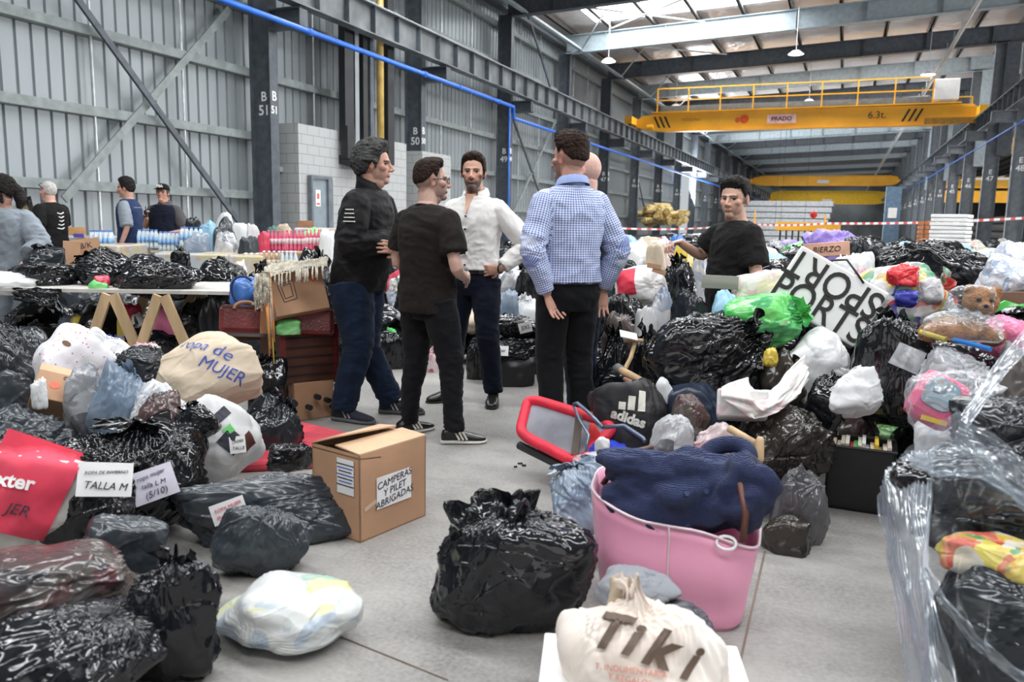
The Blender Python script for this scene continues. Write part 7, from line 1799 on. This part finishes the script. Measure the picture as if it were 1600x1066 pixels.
bag('black bag supporting the low brown carton', 1520, 480, 1640, 620, BK, d=4.5, style='pillow', seed=418)
bag('bright pink cloth bag with white clasp right of the plush bear', 1535, 494, 1625, 530, PKF, d=3.5, style='pillow', tilt=.3, seed=419, name='pink_bag', down=.1)
t = empty('green_hangers', D(1575, 486, 3.7), 'bunch of bright green plastic hangers above the pink bag', 'hangers'); M_gplas = mat('green_plastic', (.06, .55, .08), rough=.3)
for i in range(5):
    mb = MB(); mb.tube([tuple(D(*p) - t.location) for p in ((1540, 494 - i * 2, 3.7), (1570, 480 - i * 2.2, 3.75), (1620, 474 + i * 3, 3.8))], .006, 6); mb.build('hanger_bar', M_gplas, t, smooth=True)
rod_px('blue_stick', (1490, 531, 3.45), (1548, 546, 3.3), .011, mat('blue_plastic', (.02, .20, .62), rough=.3), 'blue plastic handle lying under the plush bear')
rod_px('yellow_stick', (1438, 519, 3.55), (1478, 531, 3.45), .012, mat('yellow_plastic', (.62, .50, .08), rough=.4), 'yellow handle lying left of the plush bear')
o, W_, H_ = vbox('printed_carton', 1291, 390, 5.9, 68, 22, .25, -4, mat('salmon_card', (.80, .45, .32)), 'salmon coloured carton printed BIERZO lying on the heap', 'box')
text_mesh('carton_lettering', 'BIERZO', H_ * .55, M_let, Matrix.Translation((0, 0, .002)), o, shear=.2)
bag('purple bag slanting behind the salmon coloured carton', 1254, 357, 1346, 392, PU, d=6.3, style='pillow', tilt=1.4, seed=421, crumple=1.4, down=.3)
bag('grey black bag between the salmon carton and the broad black bag', 1310, 368, 1375, 405, BK2, d=5.9, style='pillow', seed=422, down=.3)
bag('white wrapping paper crumpled above the SPORTS carrier', 1290, 392, 1362, 440, WH, d=5.2, style='pillow', crumple=1.2, seed=423, down=.3)
bag('pink white tissue left of the clear toy bag', 1325, 415, 1372, 452, CP, d=5.0, style='pillow', crumple=1.1, seed=424, down=.3)

# wrapped stack at the right frame edge -----------------------------------------
bag('glossy black bag pleated to a point inside the wrapped stack', 1395, 690, 1690, 905, BK, d=2.3, style='tied', tilt=1.2, tdir=-.2, crumple=1.3, seed=430, lr=.7, pleats=30)
bag('smooth dark bag at the foot of the wrapped stack', 1440, 880, 1700, 1120, BK2, d=2.05, style='pillow', tilt=.5, crumple=.7, seed=431, lr=.6)
o = bag('red, green and yellow printed packet between the two wrapped black bags', 1470, 858, 1640, 915, film('printed_packet', (.7, .5, .1), rough=.35, patch=[(.72, .45, .04), (.60, .05, .05), (.05, .30, .12), (.72, .60, .10), (.70, .68, .62), (.70, .22, .10)], pscale=14, crk=.3), d=2.12, style='pillow', crumple=.4, seed=432, name='packet', cat='packet')
bag('black bag seen through the stretched wrap at upper right', 1490, 610, 1700, 760, BK2, d=2.5, style='pillow', crumple=1.1, seed=433)
wr = empty('stretch_wrap', (0, 0, 0), 'clear stretch wrap pulled around the stack of bags at the right edge', 'film')
sheet('wrap_side', [[(1372, 790, 2.6), (1382, 735, 2.55), (1425, 705, 2.5), (1462, 705, 2.45)], [(1385, 850, 2.5), (1400, 820, 2.4), (1430, 800, 2.3), (1452, 800, 2.25)], [(1400, 940, 2.35), (1420, 930, 2.2), (1440, 910, 2.1), (1450, 900, 2.05)], [(1418, 1090, 2.2), (1438, 1090, 2.05), (1465, 1090, 1.95), (1500, 1090, 1.9)]], WRAP, 60, 110, pleat=.010, pf=17, parent=wr, axis=0, wob=.010)
sheet('wrap_front', [[(1455, 705, 2.45), (1500, 690, 2.3), (1560, 700, 2.2), (1640, 740, 2.1)], [(1450, 800, 2.25), (1500, 800, 2.1), (1560, 800, 2.0), (1640, 820, 1.95)], [(1450, 900, 2.05), (1490, 960, 1.95), (1540, 1010, 1.9), (1640, 1050, 1.85)], [(1462, 950, 2.0), (1500, 1020, 1.92), (1545, 1075, 1.87), (1640, 1100, 1.8)]], FRONT, 50, 60, pleat=.005, pf=4, parent=wr, axis=1)
sheet('wrap_strand', [[(1408, 712, 2.5), (1460, 665, 2.4), (1500, 640, 2.3)], [(1455, 745, 2.35), (1530, 745, 2.2), (1600, 790, 2.05)], [(1452, 738, 2.34), (1540, 735, 2.18), (1640, 790, 2.0)]], WRAP, 30, 60, pleat=.008, pf=9, parent=wr, wob=.01, axis=1)
sheet('wrap_rope', [[(1500, 650, 2.25), (1560, 560, 2.4), (1640, 470, 2.6)], [(1512, 670, 2.22), (1572, 585, 2.36), (1640, 510, 2.5)]], WRAP, 20, 30, pleat=.010, pf=3, parent=wr, wob=.008, axis=1)
sheet('wrap_band', [[(1500, 655, 2.25), (1560, 680, 2.1), (1640, 760, 1.95)], [(1490, 700, 2.25), (1560, 750, 2.1), (1640, 850, 1.95)]], WRAP, 40, 40, pleat=.008, pf=9, parent=wr, wob=.01, axis=1)
sheet('wrap_hem', [[(1440, 890, 2.02), (1470, 945, 1.95), (1520, 1010, 1.9), (1600, 1075, 1.82)], [(1448, 885, 2.0), (1482, 938, 1.93), (1534, 1000, 1.88), (1610, 1060, 1.8)]], WRAP, 10, 50, pleat=.008, pf=3, parent=wr, wob=.01)
# ================================================================== behind the people and the far heaps
# around the standing group
tub = bag('black tub with a bag bulging over its rim behind the white shirt person', 762, 548, 836, 612, mat('black_tub', (.009, .009, .011), rough=.45), d=6.35, style='pillow', crumple=.25, seed=501, facets=2, p=20, name='tub', cat='tub')
cr1 = bag('crinkled black bag filling the tub', 755, 520, 842, 566, BK, d=6.3, style='pillow', crumple=1.6, seed=502); note(cr1, 783, 551, 26, 15, 3, ['mujer'], lift=.05)
cr2 = bag('crinkled black bag with a slanted note on top of the tub', 768, 488, 846, 532, BK, d=6.4, style='pillow', crumple=1.6, seed=503); note(cr2, 820, 510, 20, 16, -14, ['3XL'], lift=.05)
for (lb, x0, y0, x1, y1, m_, d_) in (
    ('narrow black bag between the legs of the white shirt person and the tub', 728, 520, 760, 612, BK, 6.6), ('reddish see-through bag seen between two pairs of legs', 648, 536, 696, 608, CP, 6.9), ('black bag with bright creases between the jeans and the black trousers', 590, 520, 632, 598, BK, 7.0),
    ('black bag behind the legs of the faded t-shirt person', 628, 470, 700, 560, BK2, 7.4), ('blue grey see-through bag above the tub', 772, 448, 812, 500, CB, 6.8), ('white sheeted bag above the tub right of the blue grey one', 798, 455, 840, 492, WH, 7.0),
    ('black bag by the elbow of the white shirt person', 800, 400, 850, 460, BK, 7.4), ('grey white bag by the hip of the white shirt person', 775, 420, 812, 455, CG, 7.6), ('black bag in shade left of the checked shirt person legs', 822, 500, 862, 610, BK, 6.9), ('black bag in the gap by the jacket hem', 612, 440, 640, 530, BK, 7.8),
    ('dark heap behind the jeans of the crossed-arms person', 500, 490, 545, 610, BK, 7.2), ('light green bag peeking between the jeans legs', 600, 510, 620, 530, GN, 7.2)):
    bag(lb, x0, y0, x1, y1, m_, d=d_, style=rng.choice(['pillow', 'tied']), crumple=1.3, down=(.35 if y1 < 560 else .05))
# right of the checked shirt person
for (lb, x0, y0, x1, y1, m_, d_, st) in (
    ('glossy black bag right of the hands of the checked shirt person', 920, 500, 990, 600, BK, 5.0, 'tied'), ('brownish see-through bag beside the hand', 938, 482, 1005, 535, CBR, 5.4, 'pillow'), ('open black bag left of the very large black bag', 978, 495, 1035, 605, BK, 4.7, 'tied'),
    ('white crumpled bag below the frosty clear one', 990, 474, 1030, 508, WH, 4.9, 'pillow'), ('frosty clear bag standing on end beside the red and white bag', 1014, 445, 1052, 498, CW, 4.95, 'pillow'), ('black streaked bag in front of the dark trousers of the right person', 1045, 448, 1112, 505, BK2, 4.7, 'pillow'),
    ('glossy black bag under the red and white bag', 930, 455, 1010, 515, BK, 5.7, 'pillow'), ('black bag right of the red and white bag', 1030, 392, 1090, 450, BK, 6.6, 'tied'), ('clear grey bag left of the right person', 1078, 385, 1112, 450, CW, 6.9, 'pillow'),
    ('big white bag behind the checked sleeve', 945, 372, 1025, 425, WH, 7.4, 'pillow'), ('black flat bag beneath the big white bag', 935, 395, 1000, 432, BK2, 6.9, 'pillow'), ('beige paper bag right of the big white bag', 1008, 376, 1042, 410, BG, 7.3, 'pillow'),
    ('lime green bag peeking beside the checked shirt hem', 925, 402, 942, 432, GN, 6.4, 'pillow'), ('pink white clear bag behind the beige paper bag', 1000, 368, 1060, 400, CP, 8.2, 'pillow'), ('yellow rag by the outstretched hand', 1052, 375, 1085, 392, YL, 7.9, 'pillow'), ('navy bag under the outstretched hand', 1042, 364, 1072, 388, BLF, 8.3, 'pillow')):
    bag(lb, x0, y0, x1, y1, m_, d=d_, style=st, crumple=1.2, down=.35)
M_rw = film('white_packet_film', (.75, .74, .73), rough=.3, crk=.4)
o = bag('red and white printed plastic bag right of the checked sleeve', 958, 414, 1045, 466, M_rw, d=5.9, style='pillow', tilt=1.4, crumple=.6, seed=520, down=.1)
note(o, 976, 441, 34, 40, -8, [], paper=mat('packet_red', (.70, .03, .07)), name='red_end', conform=True, blend=.5)
for (px, py, a) in ((1012, 416, 10), (1020, 424, 20)): vbox('wood_offcut', px + 10, py, 5.8, 22, 8, .03, a, M_card, 'short brown offcut lying on the red and white bag' if px == 1012 else 'second brown offcut just below the first', 'wood', bevel=.002)
# wooden piece and papers
t = empty('wooden_stool', D(985, 520, 4.6), 'pale wooden bracket with white papers on it between black bags', 'stool')
mb = MB(); mb.tube([tuple(D(*p) - t.location) for p in ((975, 532, 4.6), (1005, 532, 4.55))], .012, 6); mb.tube([tuple(D(*p) - t.location) for p in ((992, 535, 4.58), (985, 560, 4.5), (972, 585, 4.45))], .013, 6); mb.build('bracket', M_wood, t)
mb = MB(); q_ = D(982, 524, 4.55) - t.location; mb.box(tuple(q_), (.10, .09, .006), (.3, .2, .4)); mb.build('white_paper', M_paper, t)

# pallets of bottles and packs at the far left -----------------------------------
def bottle_proto():
    pass
def make_pack(px, py, d, wpx, nx, ny, capc, bodyc, label, labc, h=.30, hname=''):
    c = D(px, py, d); w_ = wpx / FPX * d; r = w_ / nx / 2
    t = empty('bottle_pack', (c.x, c.y, c.z), label, 'bottles', rz=YAW + .2)
    mb = MB(); prof = [(.85, 0), (1, .02), (1, .18), (.92, .20), (.92, .30), (1, .32), (1, .62), (.6, .80), (.3, .88), (.3, .94)]
    th = np.linspace(0, 2 * math.pi, 10, endpoint=False)
    mb.loft([np.array([(r * .96 * p * math.cos(a), r * .96 * p * math.sin(a), z * h) for a in th]) for (p, z) in prof]); proto = None
    for i in range(nx):
        for j in range(ny):
            if proto is None:
                b_ = mb.build('bottle', bodyc, t, smooth=True); proto = b_
                m2 = MB(); m2.loft([np.array([(r * .99 * math.cos(a), r * .99 * math.sin(a), z * h) for a in th]) for z in (.33, .60)]); lb = m2.build('bottle_label', labc, b_, smooth=True)
                m3 = MB(); m3.loft([np.array([(r * .38 * math.cos(a), r * .38 * math.sin(a), z * h) for a in th]) for z in (.93, 1.0)]); cp = m3.build('bottle_cap', capc, b_, smooth=True)
            else:
                b_ = proto.copy(); COL.objects.link(b_)
                for ch in (lb, cp): q = ch.copy(); COL.objects.link(q); q.parent = b_
            b_.location = ((i - (nx - 1) / 2) * 2 * r, (j - (ny - 1) / 2) * 2 * r, 0)
    return t
M_bp = mat('pink_drink', (.80, .14, .26), rough=.25); M_bw = mat('clear_water', (.62, .72, .78), rough=.15); M_bl = mat('pale_label', (.80, .62, .66)); M_lb = mat('blue_label', (.25, .45, .75)); M_cap = mat('white_cap', (.8, .8, .8)); M_by = mat('brown_drink', (.50, .34, .22), rough=.3); M_tl = mat('tan_label', (.62, .56, .46)); M_capb = mat('blue_cap', (.08, .2, .6))
def pack_row(z0):
    pass
for i, (px, py, wpx, nx) in enumerate(((432, 392, 28, 5), (462, 392, 30, 5), (492, 391, 28, 5))):
    make_pack(px, py, 10.2 - i * .1, wpx, nx, 3, M_bp, M_bp, ['pack of pink drink bottles, left one of three below the block wall door', 'middle pack of pink drink bottles under the block wall door', 'right hand pack of pink drink bottles next to the crossed-arms person'][i], M_bl, h=.26)
for i, (px, py, wpx) in enumerate(((160, 390, 34), (232, 388, 30), (300, 385, 34), (330, 392, 30), (265, 392, 30))):
    make_pack(px, py, 10.4 + (i % 2) * .3, wpx, 5, 3, M_capb, M_bw, ['pack of clear water bottles right of the written cartons', 'pack of clear water bottles between the two left persons at the wall', 'pack of clear water bottles right of the person in the cap', 'rearmost pack of clear water bottles near the big dark wall brace', 'pack of clear water bottles in front of the pouch of the person in the cap'][i], M_lb, h=.25)
for i, (px, py, wpx, mb_, ml) in enumerate(((425, 425, 30, M_by, M_tl), (452, 425, 26, M_bw, M_tl), (398, 428, 34, M_by, M_tl))):
    make_pack(px, py, 9.2, wpx, 4, 3, M_cap, mb_, ['pack of brown drink bottles under the leftmost pink pack', 'pack of pale bottles under the middle pink pack', 'pack of brown bottles left of the other brown pack'][i], ml, h=.24)
# pallets under them
M_carton = mat('pack_carton', (.50, .36, .25), rough=.7); M_packw = film('shrink_pack', (.6, .58, .52), rough=.25, patch=[(.62, .50, .38), (.56, .42, .32), (.66, .60, .52), (.50, .55, .60), (.62, .56, .30), (.60, .62, .62)], pscale=5, crk=.4)
for i, (px, y0, y1, w_, d_) in enumerate(((318, 396, 430, 60, 9.4), (375, 398, 436, 52, 9.2), (150, 382, 420, 60, 10.0), (215, 392, 430, 60, 11.0), (430, 426, 470, 105, 9.3), (270, 395, 440, 70, 9.9), (462, 393, 430, 98, 10.4), (120, 369, 400, 44, 10.9), (477, 356, 400, 50, 12.0), (312, 390, 420, 60, 10.9))):
    c = D(px, y0, d_); z1 = c.z; W_ = w_ / FPX * d_
    t = empty('pallet_load', (c.x, c.y + .3, 0), ['tan shrink-wrapped load behind the big taut black bag', 'tan shrink-wrapped load left of the brown bottles', 'pale shrink-wrapped load behind the written cartons', 'pale shrink-wrapped load behind the person with grey sleeves', 'shrink-wrapped load carrying the brown bottle packs', 'shrink-wrapped load in front of the person in the cap', 'shrink-wrapped load carrying the pink bottle packs', 'shrink-wrapped load under the small orange brown carton', 'shrink-wrapped load under the small slatted crate', 'shrink-wrapped load below the light blue bag'][i], 'pallet', rz=YAW)
    mb = MB(); mb.box((0, 0, (z1 + .12) / 2), (W_, .9, z1 - .12)); mb.build('wrapped_cartons', M_packw, t, bevel=.02)
    mb = MB(); [mb.box((0, y, .06), (W_, .1, .12)) for y in (-.35, 0, .35)]; mb.build('pallet', M_wood, t)
o, W_, H_ = vbox('cardboard_box', 135, 388, 9.2, 40, 30, .35, -8, M_card, 'brown carton with black marker writing behind the peaked black bag', 'box'); text_mesh('marker_writing', 'B/K', H_ * .4, M_ink, Matrix.Translation((0, .03, .002)), o)
vbox('cardboard_box', 112, 400, 9.0, 24, 46, .35, 3, M_card, 'taller brown carton left of the one with marker writing', 'box')
vbox('cardboard_box', 120, 361, 11.0, 24, 12, .3, 0, mat('orange_card', (.62, .34, .14)), 'small orange brown carton at the foot of the wall behind the person in black', 'box')
vbox('blue_packet', 123, 368, 10.6, 14, 6, .1, 0, mat('violet_blue', (.12, .08, .5)), 'violet blue packet beneath the orange brown carton', 'packet')
vbox('wooden_crate', 477, 350, 12.0, 24, 10, .3, 0, mat('crate_brown', (.30, .14, .08)), 'small brown slatted crate on the goods in front of the block wall', 'crate')
for (lb, x0, y0, x1, y1, m_, d_) in (
    ('light blue bag leaning right in the far left heap', 310, 344, 342, 372, LB, 10.6), ('dark grey bag next to the light blue one', 333, 338, 372, 366, SL, 10.4), ('white bag on top of the far left heap under the dark wall brace', 334, 331, 366, 350, WH, 10.7), ('white flattened bag right of the dark grey one', 358, 348, 392, 364, WH, 10.5),
    ('grey see-through bag in the middle of the far left heap', 334, 360, 376, 386, CG, 9.8), ('small white card bag left of the red bag', 385, 349, 406, 368, WH, 10.2), ('red bag in the far left heap', 400, 361, 422, 373, RD, 10.0), ('dark green bag in the far left heap', 412, 352, 440, 369, DG, 10.3),
    ('brown bag left of the lime green one by the block wall', 432, 349, 462, 370, BG, 10.6), ('lime green bag in front of the block wall', 464, 354, 500, 367, GN, 10.7), ('white bag right of the lime green one', 498, 356, 526, 380, WH, 9.8), ('black bag behind the person in the cap', 288, 338, 316, 360, BK2, 10.9),
    ('dark see-through bag above the brown packs', 370, 368, 405, 388, SL, 9.6), ('cream bag below the brown bottle packs', 395, 440, 458, 455, CW, 8.2), ('silver grey bag behind the person with grey sleeves', 285, 362, 330, 386, CB, 10.0), ('yellow packet bag above the big taut black bag', 320, 402, 352, 415, MUL, 8.8), ('blue and white packet bag right of it', 350, 405, 388, 422, MUL, 8.7)):
    bag(lb, x0, y0, x1, y1, m_, d=d_, style='pillow', crumple=.9, down=.5)
# fluted timber leaning at far left
t = empty('leaning_pallet', D(18, 330, 11.8), 'tall rack of tan slats leaning on the wall behind the two leftmost persons', 'pallet')
for i in range(9):
    mb = MB(); mb.bar(tuple(D(-12 + i * 6.6, 280, 12.1) - t.location), tuple(D(-4 + i * 7.2, 362, 11.3) - t.location), .07, .03, tuple(-FV)); mb.build('slat', mat('tan_slat', (.52, .38, .20)), t)
mb = MB(); mb.bar(tuple(D(38, 281, 12.0) - t.location), tuple(D(58, 362, 11.2) - t.location), .05, .05); mb.build('black_edge', M_blackm, t)
mb = MB(); mb.bar(tuple(D(-10, 311, 11.8) - t.location), tuple(D(46, 315, 11.6) - t.location), .03, .03); mb.build('cross_bar', M_blackm, t)
# yellow foam heap, trays, discs, machinery
hp = empty('timber_heap', D(1040, 345, 45), 'heap of yellow brown timber ends by the open left gate', 'timber')
for i in range(40):
    mb = MB(); px = 1024 + rng.random() * 42; py = 348 - rng.random() * (26 if px < 1050 else 16); a = D(px, py, 44 + rng.random() * 2) - hp.location; mb.cyl(tuple(a), tuple(a + Vector((rng.uniform(-.8, .8), -1.5, rng.uniform(-.2, .2)))), .17, n=8); mb.build('timber_end', mat('yellow_timber', (.74, .56, .24), vary=.2), hp)
t = empty('tray_stack', D(1484, 378, 15), 'tall stack of white foam trays in front of the E columns', 'trays')
b0_ = t.location.z
for i in range(22):
    mb = MB(); mb.box((0, 0, -b0_ + .02 + i * (1.62 / 22) + .0), (.60 + .02 * (i % 2), .55, .062)); q = mb.build('tray', M_white, t, bevel=.01); q.rotation_euler = (0, 0, YAW - .7 + .03 * math.sin(i * 2.2))
for (px) in (1437, 1447, 1455):
    t = empty('roller_stack', D(px, 368, 20), {1437: 'left stack of orange rollers beside the white foam trays', 1447: 'middle stack of orange rollers beside the white foam trays', 1455: 'stack of orange rollers closest to the white foam trays'}[px], 'rollers')
    for i in range(12):
        mb = MB(); mb.cyl((0, 0, -.94 + i * .11), (0, 0, -.86 + i * .11), .07, n=12); mb.build('roller', mat('rust_orange', (.55, .18, .05)), t)
t = empty('orange_machine', D(1262, 356, 34), 'orange machine frame behind the far heap', 'machine')
mb = MB(); mb.box((0, 0, .05), (2.6, .4, .35)); mb.build('frame', M_orange, t); mb = MB(); ellipsoid(mb, (.2, 0, .55), (.15, .15, .15)); mb.build('red_lamp', mat('red_lamp', (.6, .02, .02)), t)
mb = MB(); [mb.box((-1.1 + .25 * i, 0, -.6), (.06, .3, 1.0)) for i in range(9)]; mb.build('legs', M_blackm, t)
t = empty('bluish_column', D(1392, 352, 40), 'column between the far E columns, bluish light put into its colour', 'machine'); mb = MB(); mb.box((0, 0, .5), (.7, .7, 2.8)); mb.build('column_shaft', mat('column_blue_light', (.12, .20, .30)), t)  # stands for bluish lit columns, the light put into the base colour
mb = MB(); mb.box((0, -.37, .6), (.4, .06, .5)); mb.build('panel', M_white, t)

# far field of bags -------------------------------------------------------------
KINDS = [('black', BK, .36), ('blue black', BK2, .12), ('slate', SL, .06), ('clear', CW, .15), ('grey see-through', CG, .10), ('white', WH, .09), ('brown see-through', CBR, .04), ('blue', BLF, .008), ('green', GN, .008), ('pink', PKF, .012),
         ('yellow', YL, .008), ('pale blue', LB, .02), ('purple', PU, .008), ('beige', BG, .05), ('pastel patterned', MUL, .07), ('orange', OR, .008), ('red', RD, .008)]
PROTO = {}
def proto_mesh(kn, m_, v):
    key = (kn, v)
    if key not in PROTO:
        V = bag_shape(900 + len(PROTO) * 13, (1, 1, 1), ['pillow', 'tied', 'pillow', 'tied'][v], .3 + .3 * v, v * 1.3, (30, 40), crumple=1.3, flat=.05)
        mb = MB(); mb.grid(V, wrap=True); o = mb.build('plastic_bag', m_, None, smooth=True); me = o.data; bpy.data.objects.remove(o); PROTO[key] = me
    return PROTO[key]
frg = random.Random(42)
def pick():
    r = frg.random() * sum(k[2] for k in KINDS)
    for k in KINDS:
        r -= k[2]
        if r <= 0: return k
    return KINDS[0]
STUFF = []
def field_bag(x, y, z, sx, sy, sz, zone, kind=None, stuff=False):
    k = kind or pick()
    if stuff:
        STUFF.append((proto_mesh(k[0], k[1], frg.randrange(4)), k[1], Matrix.Translation((x, y, z)) @ Matrix.Rotation(frg.uniform(0, 6.28), 4, 'Z') @ Matrix.Diagonal((sx, sy, sz, 1)))); return
    o = bpy.data.objects.new('plastic_bag', proto_mesh(k[0], k[1], frg.randrange(4))); COL.objects.link(o)
    o.location = (x, y, z); o.scale = (sx, sy, sz); o.rotation_euler = (0, 0, frg.uniform(0, 6.28))
    size = 'small' if sx < .42 else 'medium' if sx < .52 else 'large'
    setp(o, '%s %s bag %s' % (size, k[0], zone), 'bag', '%s bags %s' % (k[0], zone))
rows = [(6.9, 905, 1700, .72, 'in the heap just behind the red and white bag'), (7.9, 860, 1700, .80, 'in the heap a few steps behind the person in black'), (9.2, 830, 1700, .86, 'midway back in the far heap'),
        (11.0, 800, 1660, .92, 'in the deeper part of the far heap'), (13.5, 790, 1640, .96, 'in the rear rows of the far heap'), (17.0, 800, 1600, 1.0, 'at the back of the far heap, under the cranes'), (21.5, 840, 1560, 1.02, 'at the very back of the far heap by the barrier tape')]
for (d_, x0, x1, top, zone) in rows:
    step = .56 / d_ * FPX; x = x0
    while x < x1:
        q = D(x + frg.uniform(-8, 8), 420, d_ + frg.uniform(-.3, .3))
        if q.x > 4.5 and d_ > 30: break
        tp = top + frg.uniform(-.10, .12) + (.06 if x > 1250 else 0); h_ = frg.uniform(.42, .55); s_ = frg.uniform(.42, .66)
        field_bag(q.x, q.y, tp - h_, s_, s_ * frg.uniform(.8, 1.1), h_, zone, None, d_ > 16)
        if d_ < 12 or frg.random() < .35: field_bag(q.x + .2, q.y + .1, 0, .7, .7, tp - h_ + .12, 'low in the rows ' + zone.split(' ', 1)[1] if False else 'at the bottom of the far heap', KINDS[0], True)
        x += step * frg.uniform(.75, 1.0)
rows2 = [(7.6, 500, 860, .62, 'behind the legs of the standing group'), (8.8, 500, 880, .72, 'in the rows behind the standing group'), (10.5, 520, 860, .76, 'farther back between the standing group and the wall'), (12.6, 560, 860, .80, 'near the wall behind the standing group')]
for (d_, x0, x1, top, zone) in rows2:
    step = .55 / d_ * FPX; x = x0
    while x < x1:
        q = D(x + frg.uniform(-8, 8), 420, d_ + frg.uniform(-.25, .25)); tp = top + frg.uniform(-.1, .1); h_ = tp * .62; s_ = frg.uniform(.45, .68)
        if q.x > -10.2:
            field_bag(q.x, q.y, tp - h_, s_, s_, h_, zone); field_bag(q.x + .15, q.y, 0, .65, .65, tp - h_ + .12, 'on the floor beneath the rows behind the standing group', KINDS[0], True)
        x += step * .9
rows3 = [(6.3, -40, 300, .55, 'under and behind the trestle table'), (7.4, -40, 460, .60, 'behind the trestle table'), (8.6, 60, 470, .66, 'between the trestle table and the persons at the wall')]
for (d_, x0, x1, top, zone) in rows3:
    step = .55 / d_ * FPX; x = x0
    while x < x1:
        q = D(x, 440, d_ + frg.uniform(-.2, .2)); s_ = frg.uniform(.45, .65); field_bag(q.x, q.y, 0, s_, s_, top + frg.uniform(-.08, .08), zone, KINDS[frg.choice([0, 0, 0, 1, 2, 4])]); x += step * .92

# bags that carry the right heap and carry it on past the frame edge
for (d_, x0, x1, z_, h_, s_) in ((2.6, 1760, 2050, 0, .42, .62), (2.9, 1720, 2000, 0, .5, .6), (3.35, 1660, 2000, 0, .42, .6), (3.95, 1520, 2000, 0, .46, .62), (4.5, 1080, 1950, 0, .5, .64), (5.1, 960, 1950, 0, .55, .64), (5.8, 960, 1900, 0, .6, .62), (6.4, 960, 1850, 0, .62, .62),
                                 (3.4, 1640, 1950, .36, .4, .58), (4.0, 1640, 1950, .4, .42, .58), (4.8, 1640, 1900, .42, .44, .6), (5.6, 1640, 1850, .45, .44, .6)):
    x = x0
    while x < x1:
        q = D(x + frg.uniform(-10, 10), 500, d_); f_ = frg.uniform(.9, 1.08)
        field_bag(q.x, q.y, z_, s_ * f_, s_ * f_, h_ * f_, '', KINDS[0] if z_ == 0 else KINDS[frg.choice([0, 1, 0, 3, 6, 4])], True)
        x += s_ * .85 / d_ * FPX
smb = MB(); smats = []
for (me_, m_, M_) in STUFF:
    if m_ not in smats: smats.append(m_)
    V = np.empty(len(me_.vertices) * 3); me_.vertices.foreach_get('co', V); V = V.reshape(-1, 3)
    V = V @ np.array(M_.to_3x3()).T + np.array(M_.translation)
    smb.add(V, [tuple(p_.vertices) for p_ in me_.polygons], smats.index(m_))
setp(smb.build('bag_heap', smats, smooth=True), 'mass of mostly black bags at the bottom and far back of the heaps', 'bags', kind='stuff')
